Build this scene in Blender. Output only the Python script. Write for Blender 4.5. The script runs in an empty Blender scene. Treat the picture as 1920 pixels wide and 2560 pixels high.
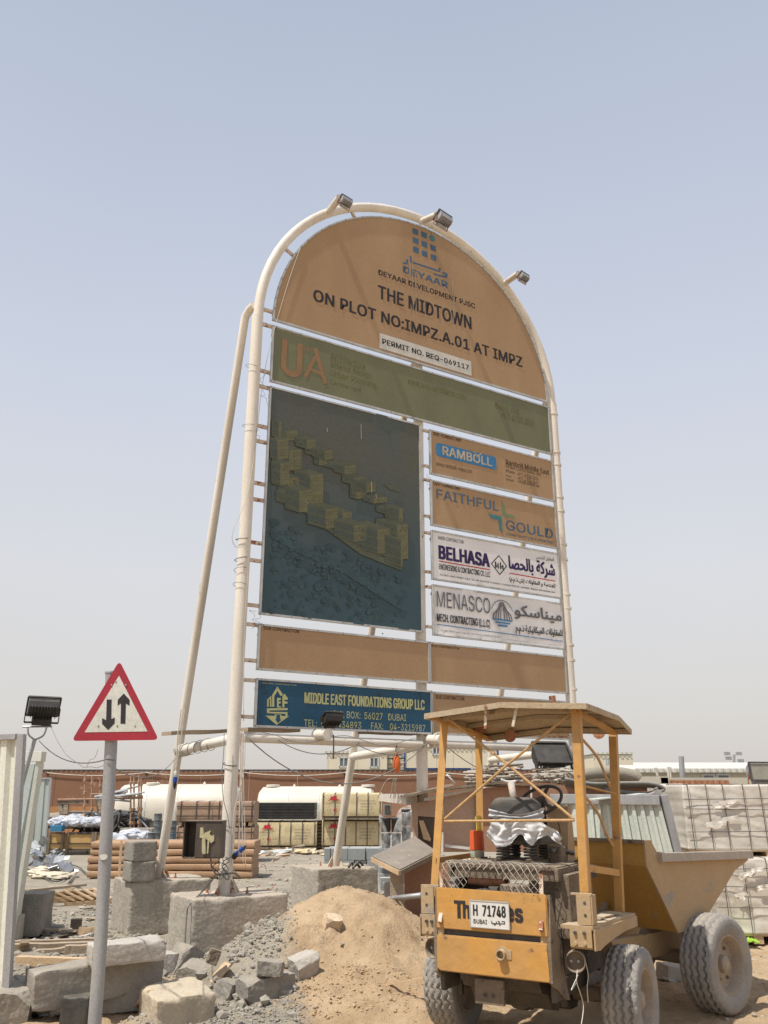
import bpy, bmesh, math, random
import numpy as np
from mathutils import Vector, Matrix, noise
R = math.radians
random.seed(7)
S = bpy.context.scene
COL = S.collection

# ------------------------------------------------------------------ camera
CAM_H = 1.8; PITCH = R(18.33); FPX = 2128.0
cd = bpy.data.cameras.new('camera'); cam = bpy.data.objects.new('camera', cd); COL.objects.link(cam)
cam.location = (0, 0, CAM_H); cam.rotation_euler = (R(90) + PITCH, 0, 0)
cd.sensor_fit = 'VERTICAL'; cd.sensor_height = 36; cd.lens = 36 * FPX / 2560; cd.clip_end = 3000; cd.clip_start = .05
S.camera = cam
# ------------------------------------------------------------------ light
SUN = Vector((-.49, -.395, 1.25)).normalized()          # towards the sun
w = bpy.data.worlds.new('World'); S.world = w; w.use_nodes = True
nt = w.node_tree; nt.nodes.clear()
out = nt.nodes.new('ShaderNodeOutputWorld'); bg = nt.nodes.new('ShaderNodeBackground')
sky = nt.nodes.new('ShaderNodeTexSky'); sky.sky_type = 'NISHITA'; sky.sun_disc = False
sky.sun_elevation = math.asin(SUN.z); sky.sun_rotation = math.atan2(SUN.x, SUN.y)
sky.air_density = 1.0; sky.dust_density = 3.0; sky.ozone_density = 1.5; sky.altitude = 0
# dusty desert air: the sky fades from pale blue to warm grey towards the horizon, the same all round
geo = nt.nodes.new('ShaderNodeTexCoord'); sep = nt.nodes.new('ShaderNodeSeparateXYZ')
rmp = nt.nodes.new('ShaderNodeValToRGB'); mx = nt.nodes.new('ShaderNodeMix'); mx.data_type = 'RGBA'
SKYK = .85
for i, (p, c) in enumerate([(0., (6.1, 5.65, 5.25)), (.10, (6.45, 6.2, 5.95)), (.24, (6.5, 6.5, 6.65)), (.44, (5.65, 6.0, 6.8)), (.76, (4.2, 4.75, 5.85)), (1., (3.6, 4.2, 5.4))]):
    el = rmp.color_ramp.elements[i] if i < 2 else rmp.color_ramp.elements.new(p)
    el.position = p; el.color = (c[0] / 10, c[1] / 10, c[2] / 10, 1)
mul = nt.nodes.new('ShaderNodeMix'); mul.data_type = 'RGBA'; mul.blend_type = 'MULTIPLY'; mul.inputs[0].default_value = 1
mul.inputs[7].default_value = (10, 10, 10, 1); mul.clamp_result = False
L = nt.links.new
L(geo.outputs['Generated'], sep.inputs[0]); L(sep.outputs['Z'], rmp.inputs[0])
L(rmp.outputs[0], mul.inputs[6]); mx.inputs[0].default_value = SKYK
L(sky.outputs[0], mx.inputs[6]); L(mul.outputs[2], mx.inputs[7])
hn = nt.nodes.new('ShaderNodeTexNoise'); hn.inputs['Scale'].default_value = 1.6; hn.inputs['Detail'].default_value = 3; L(geo.outputs['Generated'], hn.inputs[0])
hr = nt.nodes.new('ShaderNodeMapRange'); hr.inputs[1].default_value = .3; hr.inputs[2].default_value = .7; hr.inputs[3].default_value = .975; hr.inputs[4].default_value = 1.025; L(hn.outputs[0], hr.inputs[0])
hm_ = nt.nodes.new('ShaderNodeMix'); hm_.data_type = 'RGBA'; hm_.blend_type = 'MULTIPLY'; hm_.inputs[0].default_value = 1; L(mx.outputs[2], hm_.inputs[6]); L(hr.outputs[0], hm_.inputs[7])
L(hm_.outputs[2], bg.inputs[0]); L(bg.outputs[0], out.inputs[0])
bg.inputs[1].default_value = .12
sd = bpy.data.lights.new('sun', 'SUN'); sd.energy = 5.0; sd.angle = R(.6); sd.color = (1, .95, .86)
so = bpy.data.objects.new('sun', sd); COL.objects.link(so); so.rotation_euler = SUN.to_track_quat('Z', 'Y').to_euler()
S.view_settings.view_transform = 'Standard'; S.view_settings.look = 'None'
S.view_settings.exposure = 0.0; S.view_settings.gamma = 1; S.view_settings.use_curve_mapping = False
S.render.engine = 'CYCLES'

# ------------------------------------------------------------------ survey helpers: (crop, x, y) of the photograph -> a point in the place
CR = {1: (560, 440, .5425), 2: (400, 900, .4522), 3: (1000, 1000, .3617), 4: (0, 1600, .4339), 5: (400, 1700, .4219), 6: (1000, 1700, .5545),
      7: (0, 1850, .2893), 8: (400, 1850, .2893), 9: (700, 1820, .2893), 10: (1300, 1820, .3737), 11: (1060, 1730, .3255), 12: (1040, 2100, .3376),
      13: (0, 2150, .2893), 14: (400, 2150, .3978)}
def _ray(c, x, y):
    ox, oy, s = CR[c]; a = (ox + x * s - 960) / FPX; b = (oy + y * s - 1280) / FPX
    return Vector((a, math.cos(PITCH) + b * math.sin(PITCH), math.sin(PITCH) - b * math.cos(PITCH)))
def G(c, x, y, z=0.):
    r = _ray(c, x, y); return Vector((0, 0, CAM_H)) + r * ((z - CAM_H) / r.z)
def D(c, x, y, d):
    r = _ray(c, x, y); return Vector((0, 0, CAM_H)) + r * (d / r.y)

# ------------------------------------------------------------------ object helpers
def link(o): COL.objects.link(o); return o
def tag(o, label=None, cat=None, group=None, kind=None):
    if label: o['label'] = label
    if cat: o['category'] = cat
    if group: o['group'] = group
    if kind: o['kind'] = kind
    return o
def thing(name, label, cat, loc=(0, 0, 0), rz=0., group=None):
    o = link(bpy.data.objects.new(name, None)); o.empty_display_size = .1
    o.location = loc; o.rotation_euler = (0, 0, rz)
    return tag(o, label, cat, group)
def obj(name, bm, mat, parent=None, smooth=False, loc=None, rot=None, label=None):
    if isinstance(bm, bmesh.types.BMesh):
        me = bpy.data.meshes.new(name); bm.to_mesh(me); bm.free()
    elif isinstance(bm, tuple):
        me = bpy.data.meshes.new(name); me.from_pydata([tuple(v) for v in bm[0]], [], bm[1]); me.update()
    else: me = bm
    if mat is not None and not me.materials: me.materials.append(mat)
    if smooth: me.shade_smooth() if smooth is True else me.set_sharp_from_angle(angle=R(smooth))
    if smooth and smooth is not True:
        me.shade_smooth(); me.set_sharp_from_angle(angle=R(smooth))
    o = link(bpy.data.objects.new(name, me))
    if parent: o.parent = parent
    if loc is not None: o.location = loc
    if rot is not None: o.rotation_euler = rot
    if label: o['label'] = label
    return o
def solo(name, bm, mat, label, cat, loc=None, rot=None, group=None, smooth=False):
    return tag(obj(name, bm, mat, None, smooth, loc, rot), label, cat, group)
def copy_tree(o, parent=None):
    c = link(o.copy()); c.parent = parent
    for ch in list(o.children):
        copy_tree(ch, c)
    return c

def B(): return bmesh.new()
def box(bm, c, s, rot=None, bev=0.):
    """box centred at c with full sizes s"""
    m = Matrix.Translation(Vector(c))
    if rot is not None: m = m @ (rot.to_4x4() if isinstance(rot, Matrix) else Matrix.Rotation(rot, 4, 'Z'))
    m = m @ Matrix.Diagonal((s[0], s[1], s[2], 1))
    vs = bmesh.ops.create_cube(bm, size=1, matrix=m)['verts']
    if bev > 0:
        es = list({e for v in vs for e in v.link_edges})
        bmesh.ops.bevel(bm, geom=es, offset=bev, segments=2, profile=.7, affect='EDGES')
    return bm
def bar(bm, a, b, w, h=None, up=(0, 0, 1), bev=0.):
    """rectangular bar from a to b, w wide, h high"""
    a, b = Vector(a), Vector(b); h = w if h is None else h
    d = (b - a); ln = d.length; d.normalize(); u = Vector(up)
    s = d.cross(u)
    if s.length < 1e-4: s = d.cross(Vector((1, 0, 0)))
    s.normalize(); u = s.cross(d)
    rot = Matrix((d, s, u)).transposed()
    return box(bm, (a + b) / 2, (ln, w, h), rot, bev)
def tube(bm, pts, r, n=10, cap=True, rr=None):
    pts = [Vector(p) for p in pts]; rings = []
    t = (pts[1] - pts[0]).normalized(); ref = Vector((0, 0, 1)) if abs(t.z) < .9 else Vector((1, 0, 0))
    nrm = t.cross(ref).normalized()
    for i, p in enumerate(pts):
        if i == 0: t = pts[1] - pts[0]
        elif i == len(pts) - 1: t = pts[-1] - pts[-2]
        else: t = (pts[i + 1] - pts[i]).normalized() + (pts[i] - pts[i - 1]).normalized()
        if t.length < 1e-6: t = pts[i] - pts[i - 1]
        t.normalize(); nrm = (nrm - t * nrm.dot(t))
        if nrm.length < 1e-5: nrm = t.orthogonal()
        nrm.normalize(); bn = t.cross(nrm); ri = r if rr is None else rr[i]
        rings.append([bm.verts.new(p + (nrm * math.cos(2 * math.pi * k / n) + bn * math.sin(2 * math.pi * k / n)) * ri) for k in range(n)])
    for a, b in zip(rings, rings[1:]):
        for k in range(n): bm.faces.new((a[k], a[(k + 1) % n], b[(k + 1) % n], b[k]))
    if cap: bm.faces.new(rings[0][::-1]); bm.faces.new(rings[-1])
    return bm
def lathe(bm, prof, n=32, mat=None):
    """profile (r, h) turned about local Z, then moved by mat"""
    m = mat or Matrix.Identity(4); rings = []
    for r, h in prof:
        rings.append([bm.verts.new(m @ Vector((max(r, 1e-4) * math.cos(2 * math.pi * k / n), max(r, 1e-4) * math.sin(2 * math.pi * k / n), h))) for k in range(n)])
    for a, b in zip(rings, rings[1:]):
        for k in range(n): bm.faces.new((a[k], a[(k + 1) % n], b[(k + 1) % n], b[k]))
    return bm
def axis(p, d):
    """matrix that takes local Z to direction d at p"""
    return Matrix.Translation(Vector(p)) @ Vector(d).to_track_quat('Z', 'Y').to_matrix().to_4x4()
def prism(bm, poly, d0, d1, f=None):
    """polygon (a, b) extruded from d0 to d1; f(a, b, d) -> point"""
    f = f or (lambda a, b, d: (a, d, b))
    v0 = [bm.verts.new(f(a, b, d0)) for a, b in poly]; v1 = [bm.verts.new(f(a, b, d1)) for a, b in poly]
    n = len(poly); fs = [bm.faces.new(v0), bm.faces.new(v1[::-1])]
    for i in range(n): fs.append(bm.faces.new((v0[i], v1[i], v1[(i + 1) % n], v0[(i + 1) % n])))
    return bm
def fixn(bm): bmesh.ops.recalc_face_normals(bm, faces=bm.faces); return bm
def sag(a, b, drop, n=14, wob=0.):
    a, b = Vector(a), Vector(b); o = []
    for i in range(n + 1):
        t = i / n; p = a.lerp(b, t); p.z -= drop * 4 * t * (1 - t)
        if wob: p += Vector((noise.noise(p * 3), noise.noise(p * 3 + Vector((9, 0, 0))), noise.noise(p * 3 + Vector((0, 9, 0))))) * wob
        o.append(p)
    return o
def smooth_path(pts, k=6):
    pts = [Vector(p) for p in pts]; P = [pts[0]] + pts + [pts[-1]]; o = []
    for i in range(1, len(P) - 2):
        p0, p1, p2, p3 = P[i - 1], P[i], P[i + 1], P[i + 2]
        for j in range(k):
            t = j / k
            o.append(.5 * ((2 * p1) + (p2 - p0) * t + (2 * p0 - 5 * p1 + 4 * p2 - p3) * t * t + (3 * p1 - p0 - 3 * p2 + p3) * t ** 3))
    o.append(pts[-1]); return o
def rough_box(s, seed=0, r0=.03, amp=.008, k=16, chip=1.2, taper=0.):
    r0 *= .62; chip *= 1.6
    """weathered concrete block, base at z=0, centred in x, y"""
    bm = B(); bmesh.ops.create_cube(bm, size=1)
    bmesh.ops.subdivide_edges(bm, edges=bm.edges[:], cuts=k, use_grid_fill=True)
    hs = Vector(s) / 2; off = Vector((seed * 3.7, seed * 1.3, seed * 7.1))
    for v in bm.verts:
        p = Vector((v.co.x * s[0], v.co.y * s[1], v.co.z * s[2]))
        n1 = noise.noise(p * 6 + off); n2 = noise.noise(p * 26 + off)
        r = r0 * max(.2, .75 + chip * max(n1, -.1) * 1.35 + 1.2 * n2)
        q = Vector([max(-hs[i] + r, min(hs[i] - r, p[i])) for i in range(3)])
        d = p - q
        if d.length > 1e-6: p = q + d.normalized() * min(r, d.length)
        nn = v.co.normalized()
        p += nn * amp * (noise.noise(p * 9 + off) + .6 * noise.noise(p * 35 + off))
        tz = (p.z / s[2] + .5)
        p.x *= 1 - taper * tz; p.y *= 1 - taper * tz
        p.z += hs.z; v.co = p
    return bm

def rock(s, seed=0, cuts=7, k=2, amp=.006):
    """broken lump: a block with corners and edges knocked off, base at z=0"""
    rs = random.Random(seed); bm = B(); bmesh.ops.create_cube(bm, size=1)
    for _ in range(cuts):
        n = Vector([rs.choice((-1, 1)) * rs.uniform(.25, 1) for _ in range(3)])
        if rs.random() < .5: n[rs.randrange(3)] *= .15
        n.normalize(); sup = sum(abs(c) for c in n) * .5
        bmesh.ops.bisect_plane(bm, geom=bm.verts[:] + bm.edges[:] + bm.faces[:], plane_co=n * sup * rs.uniform(.72, .93), plane_no=n, clear_outer=True)
        bmesh.ops.holes_fill(bm, edges=[e for e in bm.edges if e.is_boundary], sides=0)
    bmesh.ops.triangulate(bm, faces=bm.faces[:])
    for _ in range(k): bmesh.ops.subdivide_edges(bm, edges=bm.edges[:], cuts=2, use_grid_fill=True)
    fixn(bm); bm.normal_update(); zmin = min(v.co.z for v in bm.verts); off = Vector((seed, 0, 0))
    for v in bm.verts:
        p = Vector((v.co.x * s[0], v.co.y * s[1], (v.co.z - zmin) * s[2])); v.co = p + v.normal * amp * (noise.noise(p * 10 + off) * 1.4 + noise.noise(p * 34 + off) + .6 * noise.noise(p * 80 + off))
    return bm

# ------------------------------------------------------------------ materials
def M(name, c1, c2=None, rough=.85, scale=3., bump=.15, bscale=40., metal=0., c3=None, spot=.62, sscale=9., fine=.12, streak=1., dust=None, dustamt=.5, spec=.3, trans=0., alpha=1.):
    m = bpy.data.materials.new(name); m.use_nodes = True; t = m.node_tree; N = t.nodes.new; K = t.links.new
    b = t.nodes['Principled BSDF']; b.inputs['Roughness'].default_value = rough; b.inputs['Metallic'].default_value = metal
    b.inputs['Specular IOR Level'].default_value = spec
    if trans: b.inputs['Transmission Weight'].default_value = trans
    if alpha < 1: b.inputs['Alpha'].default_value = alpha
    tc = N('ShaderNodeTexCoord'); mp = N('ShaderNodeMapping'); K(tc.outputs['Object'], mp.inputs[0]); mp.inputs['Scale'].default_value = (1, 1, 1 / streak)
    c2 = c2 or tuple(x * .8 for x in c1)
    n1 = N('ShaderNodeTexNoise'); n1.inputs['Scale'].default_value = scale; n1.inputs['Detail'].default_value = 6; n1.inputs['Roughness'].default_value = .62; K(mp.outputs[0], n1.inputs[0])
    r1 = N('ShaderNodeValToRGB'); r1.color_ramp.elements[0].position = .36; r1.color_ramp.elements[1].position = .64; K(n1.outputs[0], r1.inputs[0])
    r1.color_ramp.elements[0].color = (*c1, 1); r1.color_ramp.elements[1].color = (*c2, 1); cur = r1.outputs[0]
    if c3 is not None:
        n3 = N('ShaderNodeTexNoise'); n3.inputs['Scale'].default_value = sscale; n3.inputs['Detail'].default_value = 8; n3.inputs['Roughness'].default_value = .7; K(mp.outputs[0], n3.inputs[0])
        r3 = N('ShaderNodeValToRGB'); r3.color_ramp.elements[0].position = spot; r3.color_ramp.elements[1].position = min(1, spot + .03); K(n3.outputs[0], r3.inputs[0])
        x = N('ShaderNodeMix'); x.data_type = 'RGBA'; K(r3.outputs[0], x.inputs[0]); K(cur, x.inputs[6]); x.inputs[7].default_value = (*c3, 1); cur = x.outputs[2]
    n2 = N('ShaderNodeTexNoise'); n2.inputs['Scale'].default_value = bscale; n2.inputs['Detail'].default_value = 5; K(tc.outputs['Object'], n2.inputs[0])
    if fine:
        mr = N('ShaderNodeMapRange'); mr.inputs[1].default_value = .25; mr.inputs[2].default_value = .75; mr.inputs[3].default_value = 1 - fine; mr.inputs[4].default_value = 1 + fine; K(n2.outputs[0], mr.inputs[0])
        x = N('ShaderNodeMix'); x.data_type = 'RGBA'; x.blend_type = 'MULTIPLY'; x.inputs[0].default_value = 1; K(cur, x.inputs[6]); K(mr.outputs[0], x.inputs[7]); cur = x.outputs[2]
    if dust is not None:
        g = N('ShaderNodeNewGeometry'); sp = N('ShaderNodeSeparateXYZ'); K(g.outputs['Normal'], sp.inputs[0])
        mr = N('ShaderNodeMapRange'); mr.inputs[1].default_value = .2; mr.inputs[2].default_value = .9; mr.inputs[3].default_value = dustamt * .35; mr.inputs[4].default_value = dustamt * 1.6; K(sp.outputs['Z'], mr.inputs[0])
        mm = N('ShaderNodeMath'); mm.operation = 'MULTIPLY'; K(mr.outputs[0], mm.inputs[0]); K(n1.outputs[0], mm.inputs[1]); mm.use_clamp = True
        x = N('ShaderNodeMix'); x.data_type = 'RGBA'; K(mm.outputs[0], x.inputs[0]); K(cur, x.inputs[6]); x.inputs[7].default_value = (*dust, 1); cur = x.outputs[2]
    K(cur, b.inputs['Base Color'])
    if bump:
        bp = N('ShaderNodeBump'); bp.inputs['Strength'].default_value = min(1, bump); bp.inputs['Distance'].default_value = .02; K(n2.outputs[0], bp.inputs['Height']); K(bp.outputs[0], b.inputs['Normal'])
    return m
SAND = (.46, .35, .235)
m_cream = M('cream_paint', (.74, .69, .61), (.63, .57, .49), .5, 2.5, .12, 60, c3=(.30, .19, .12), spot=.66, sscale=7, streak=4)
m_creamrust = M('cream_rusty', (.66, .58, .48), (.5, .4, .3), .7, 8, .3, 60, c3=(.28, .11, .06), spot=.55, sscale=9)
m_rust = M('rust', (.30, .12, .06), (.42, .22, .14), .9, 8, .5, 60)
m_alu = M('aluminium_frame', (.55, .55, .53), (.42, .42, .41), .45, 6, .05, 80, metal=.3)
m_board = M('board_brown', (.42, .28, .16), (.36, .232, .13), .75, .8, .08, 30, fine=.05, streak=3, c3=(.43, .29, .18), spot=.66, sscale=2)
m_green = M('board_green', (.185, .185, .105), (.15, .16, .095), .7, 1.2, .06, 30, fine=.06, streak=3)
m_pict = M('board_picture', (.050, .068, .062), (.078, .070, .050), .6, .8, .05, 30, fine=.12, streak=2)
m_white = M('board_white', (.80, .78, .78), (.70, .69, .69), .6, 1.2, .04, 30, fine=.04)
m_blue = M('board_blue', (.015, .085, .16), (.02, .07, .12), .45, 1.2, .04, 30, fine=.05, c3=(.02, .055, .09), spot=.6, sscale=4)
def ink(n, c): return M(n, c, tuple(x * .85 for x in c), .7, 6, 0, 50, fine=.08)
i_black = ink('ink_black', (.035, .032, .035)); i_grey = ink('ink_grey', (.14, .14, .15)); i_navy = ink('ink_navy', (.045, .025, .11)); i_blue = ink('ink_blue', (.075, .14, .22))
i_rblue = ink('ink_bright_blue', (.05, .21, .42)); i_teal = ink('ink_teal', (.07, .22, .24)); i_lt = ink('ink_pale', (.52, .44, .33)); i_yel = ink('ink_yellow', (.52, .52, .26)); i_red = ink('ink_red', (.5, .04, .06))
i_orange = ink('ink_faded_orange', (.29, .175, .09)); i_gold = ink('ink_faded_gold', (.17, .155, .06)); i_lgreen = ink('ink_faint_green', (.2, .26, .14)); i_paper = ink('ink_paper', (.62, .6, .55)); i_brown = ink('ink_brown', (.10, .06, .035))
m_conc = M('concrete', (.32, .29, .25), (.42, .38, .325), .93, 2.2, .45, 26, c3=(.23, .21, .18), spot=.64, sscale=7, fine=.16, streak=2.2, dust=SAND, dustamt=.35)
m_conc2 = M('concrete_grey', (.235, .22, .195), (.32, .295, .26), .93, 3, .5, 32, fine=.12, dust=SAND, dustamt=.25)
m_conc3 = M('concrete_pale', (.46, .42, .37), (.38, .35, .31), .93, 3, .4, 32, fine=.1)
m_block = M('block_bluegrey', (.27, .29, .30), (.22, .24, .25), .9, 4, .35, 50, fine=.1, dust=(.55, .52, .46), dustamt=.5)
m_galv = M('galvanised', (.40, .40, .40), (.31, .31, .32), .5, 5, .08, 60, metal=.35, streak=4)
m_dark = M('dark_steel', (.035, .035, .036), (.06, .055, .05), .55, 6, .15, 60, dust=(.4, .35, .28), dustamt=.35)
m_black = M('black_plastic', (.02, .02, .022), (.03, .03, .03), .45, 6, .1, 60, dust=(.35, .32, .27), dustamt=.25)
m_glass = M('lamp_glass', (.32, .30, .25), (.25, .24, .2), .2, 6, 0, 60, spec=.5)
m_yel = M('dumper_yellow', (.53, .265, .055), (.42, .23, .075), .55, 2.6, .35, 10, c3=(.17, .10, .06), spot=.625, sscale=6, fine=.1, dust=(.46, .34, .21), dustamt=.7)
m_yel2 = M('dumper_yellow_dusty', (.40, .29, .17), (.36, .225, .10), .8, 2.0, .15, 40, c3=(.26, .235, .21), spot=.60, sscale=3, fine=.1, dust=(.50, .41, .30), dustamt=1.0)
m_yel3 = M('skip_yellow_brown', (.36, .20, .05), (.42, .24, .06), .7, 2.2, .15, 40, c3=(.28, .25, .21), spot=.62, sscale=3, fine=.1)
m_grime_or_shade = M('grimy_or_shaded_steel', (.13, .10, .075), (.2, .155, .11), .85, 4, .4, 40, c3=(.05, .045, .04), spot=.6, dust=(.42, .34, .25), dustamt=.6)  # real grime on most parts, painted shade on the dumper's side skirts
m_tyre = M('tyre_rubber', (.21, .205, .205), (.31, .29, .26), .9, 3, .3, 60, fine=.15, dust=(.45, .38, .30), dustamt=.5)
m_rim = M('rim_dusty', (.38, .31, .24), (.30, .25, .2), .8, 6, .2, 60, c3=(.22, .20, .19), spot=.62)
m_roof = M('canopy_sheet', (.42, .34, .24), (.36, .27, .17), .75, 3, .25, 40, c3=(.22, .15, .10), spot=.62, sscale=8)
m_wood = M('weathered_wood', (.42, .33, .24), (.33, .26, .19), .85, 3, .3, 40, streak=.15)
m_wood2 = M('pale_wood', (.58, .42, .27), (.48, .34, .21), .8, 3, .3, 40)
m_ply = M('brown_plywood', (.36, .20, .13), (.30, .165, .105), .7, 2.0, .12, 40, c3=(.42, .27, .19), spot=.60, sscale=3.5)
m_cable = M('cable_grey', (.25, .24, .22), (.2, .19, .18), .7, 6, 0, 60)
m_cord = M('rope_pale', (.62, .58, .50), (.5, .46, .4), .8, 6, 0, 60)
m_wire = M('wire_dark', (.06, .06, .065), (.09, .09, .09), .6, 6, 0, 60)

# ------------------------------------------------------------------ lettering
_tc = {}
try: FONT = bpy.data.fonts.load(bpy.utils.resource_path('LOCAL') + '/datafiles/fonts/Inter.woff2')   # Blender's own interface font
except Exception: FONT = None
def text_geo(s, bold=0.):
    k = (s, bold)
    if k in _tc: return _tc[k]
    cu = bpy.data.curves.new('lettering_curve', 'FONT'); cu.body = s; cu.size = 1
    if FONT is not None and max(map(ord, s)) < 0x600: cu.font = FONT
    cu.space_character = 1.0 + bold * .9
    cu.resolution_u = 3; cu.resolution_u = 3
    to = bpy.data.objects.new('lettering_curve', cu); COL.objects.link(to)
    dg = bpy.context.evaluated_depsgraph_get(); me = bpy.data.meshes.new_from_object(to.evaluated_get(dg))
    V = np.array([v.co[:] for v in me.vertices]) if len(me.vertices) else np.zeros((1, 3)); F = [tuple(p.vertices) for p in me.polygons]
    bpy.data.objects.remove(to); bpy.data.curves.remove(cu); bpy.data.meshes.remove(me)
    lo, hi = V.min(0), V.max(0); V = (V - lo) / np.maximum(hi - lo, 1e-6); _tc[k] = (V, F); return _tc[k]
class Print:
    """collects flat print; f(a, b) -> 3D point on the panel"""
    lay = 0.; cnt = 0
    def __init__(s): s.v = []; s.f = []
    def text(s, t, a0, b0, w, h, bold=0., f=None):
        V, F = text_geo(t, bold)
        d = min(bold * 1.35 * h, .10 * w / len(t)) if bold else 0.
        for k, (sx, sy) in enumerate([(0, 0)] if not bold else [(-1, -.6), (-1, .6), (1, -.6), (1, .6), (0, 0)]):
            o = len(s.v); s.v += [(a0 + d + p[0] * (w - 2 * d) + sx * d, b0 + .6 * d + p[1] * (h - 1.2 * d) + sy * d, k * .00025) for p in V]; s.f += [tuple(i + o for i in q) for q in F]
        return s
    def poly(s, pts):
        o = len(s.v); Print.cnt += 1; l_ = Print.lay + (Print.cnt % 7) * .00004; s.v += [(p[0], p[1], l_) for p in pts]; s.f.append(tuple(range(o, o + len(pts)))); return s
    def rect(s, a0, b0, a1, b1): return s.poly([(a0, b0), (a1, b0), (a1, b1), (a0, b1)])
    def line(s, pts, w):
        for (a, b), (c, d) in zip(pts, pts[1:]):
            l = math.hypot(c - a, d - b) or 1; nx, ny = -(d - b) / l * w / 2, (c - a) / l * w / 2; ex, ey = (c - a) / l * w * .3, (d - b) / l * w * .3
            s.poly([(a - nx - ex, b - ny - ey), (c - nx + ex, d - ny + ey), (c + nx + ex, d + ny + ey), (a + nx - ex, b + ny - ey)])
        return s
    def arc(s, cx, cy, r, a0, a1, w, n=12, ry=None):
        ry = ry or r; return s.line([(cx + r * math.cos(R(a0 + (a1 - a0) * i / n)), cy + ry * math.sin(R(a0 + (a1 - a0) * i / n))) for i in range(n + 1)], w)
    def build(s, name, mat, parent, f, label=None, nrm=(0, -1, 0)):
        bm = B(); vs = [bm.verts.new(Vector(f(v[0], v[1])) + Vector(nrm) * (v[2] if len(v) > 2 else 0)) for v in s.v]
        for q in s.f:
            try: bm.faces.new([vs[i] for i in q])
            except ValueError: pass
        return obj(name, bm, mat, parent, label=label)
# ================================================================== GROUND
def _hash(ix, iy, s): 
    n = np.sin(ix * 127.1 + iy * 311.7 + s * 74.7) * 43758.5453
    return n - np.floor(n)
def vnoise(x, y, s=0):
    ix, iy = np.floor(x), np.floor(y); fx, fy = x - ix, y - iy; fx = fx * fx * (3 - 2 * fx); fy = fy * fy * (3 - 2 * fy)
    a, b, c, d = _hash(ix, iy, s), _hash(ix + 1, iy, s), _hash(ix, iy + 1, s), _hash(ix + 1, iy + 1, s)
    return (a + (b - a) * fx) * (1 - fy) + (c + (d - c) * fx) * fy
def fbm(x, y, o=4, s=0):
    t = 0; a = .5
    for i in range(o): t = t + a * (vnoise(x, y, s + i) - .5); x = x * 2.03 + 5.1; y = y * 2.03 + 1.7; a *= .55
    return t
def ss(a, b, x): t = np.clip((x - a) / (b - a), 0, 1); return t * t * (3 - 2 * t)
def sandmask(x, y):
    p = np.exp(-((x + .3) / 1.2) ** 2 - ((y - 10.75) / .72) ** 2)
    q = ss(-.98, -.62, x + .35 * fbm(x * 1.5, y * 1.5, 3, 5) + .18 * (y - 8.6)) * ss(13.4, 11.6, y)
    left = ss(-1.75, -2.2, x + .3 * fbm(x * 2, y * 2, 3, 8)) * ss(9.9, 9.2, y)
    return np.clip(np.maximum(np.maximum(ss(.12, .3, p + .25 * fbm(x * 3, y * 3, 3, 6)), q), left), 0, 1)
def height(x, y):
    x = np.asarray(x, float); y = np.asarray(y, float)
    near = ss(18, 12, y)
    lump = fbm(x * 2.2, y * 2.2, 4, 1)
    h = .76 * np.exp(-(((x + .28 + .1 * lump) / 1.0) ** 2 + ((y - 10.5) / 1.15) ** 2) * (1 + .35 * lump))
    h = h + .30 * np.exp(-((x + 1.15) / .75) ** 2 - ((y - 9.75) / .75) ** 2) + .10 * np.exp(-((x + .35) / .9) ** 2 - ((y - 8.6) / .6) ** 2)
    h = h + .05 * np.exp(-((x + 3.9) / .9) ** 2 - ((y - 10.6) / 1.1) ** 2)
    h = h + near * (.055 * fbm(x * 1.3, y * 1.3, 3, 2) + .12 * fbm(x * 3.6, y * 3.6, 5, 3) + .055 * fbm(x * 15, y * 15, 3, 4))
    h = h + near * .09 * (np.abs(fbm(x * 1.9, y * 1.9, 4, 14)) - .12) * np.clip(h * 3, 0, 1)
    h = h - near * .05 * np.clip(1 - np.abs(fbm(x * 2.2 + 3, y * 2.6, 4, 12)) * 26, 0, 1) * np.clip(h * 3, 0, 1)
    h = h + (1 - near) * .05 * fbm(x * 1.8, y * 1.8, 4, 9)
    track = np.exp(-((y - 7.2 - (x - .6) * -.1) / 1.2) ** 2) * ss(.2, .8, x)
    return h * (1 - .6 * track)
def hz(x, y): return float(height(x, y))
def axis_list(lo, hi, step, far, grow=1.13):
    a = list(np.arange(lo, hi, step)); s = step; v = hi
    while v < far[1]: a.append(v); s *= grow; v += s
    s = step; v = lo; b = []
    while v > far[0]: s *= grow; v -= s; b.append(v)
    return np.array(b[::-1] + a + [far[1]])
xs = axis_list(-5.0, 5.6, .04, (-600, 600)); ys = axis_list(7.0, 14.5, .038, (-40, 1500), 1.09)
X, Y = np.meshgrid(xs, ys); Z = height(X, Y)
me = bpy.data.meshes.new('ground'); nx, ny = len(xs), len(ys)
co = np.stack([X.ravel(), Y.ravel(), Z.ravel()], 1)
i = np.arange(nx * ny).reshape(ny, nx); q = np.stack([i[:-1, :-1], i[:-1, 1:], i[1:, 1:], i[1:, :-1]], -1).reshape(-1, 4)
me.vertices.add(len(co)); me.vertices.foreach_set('co', co.ravel().astype(np.float32))
me.loops.add(q.size); me.loops.foreach_set('vertex_index', q.ravel().astype(np.int32))
me.polygons.add(len(q)); me.polygons.foreach_set('loop_start', np.arange(0, q.size, 4, dtype=np.int32)); me.update(); me.validate()
at_ = me.color_attributes.new('sand', 'FLOAT_COLOR', 'POINT'); sm = sandmask(X, Y).ravel()
at_.data.foreach_set('color', np.stack([sm, sm, sm, np.ones_like(sm)], 1).ravel().astype(np.float32)); me.shade_smooth()
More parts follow.
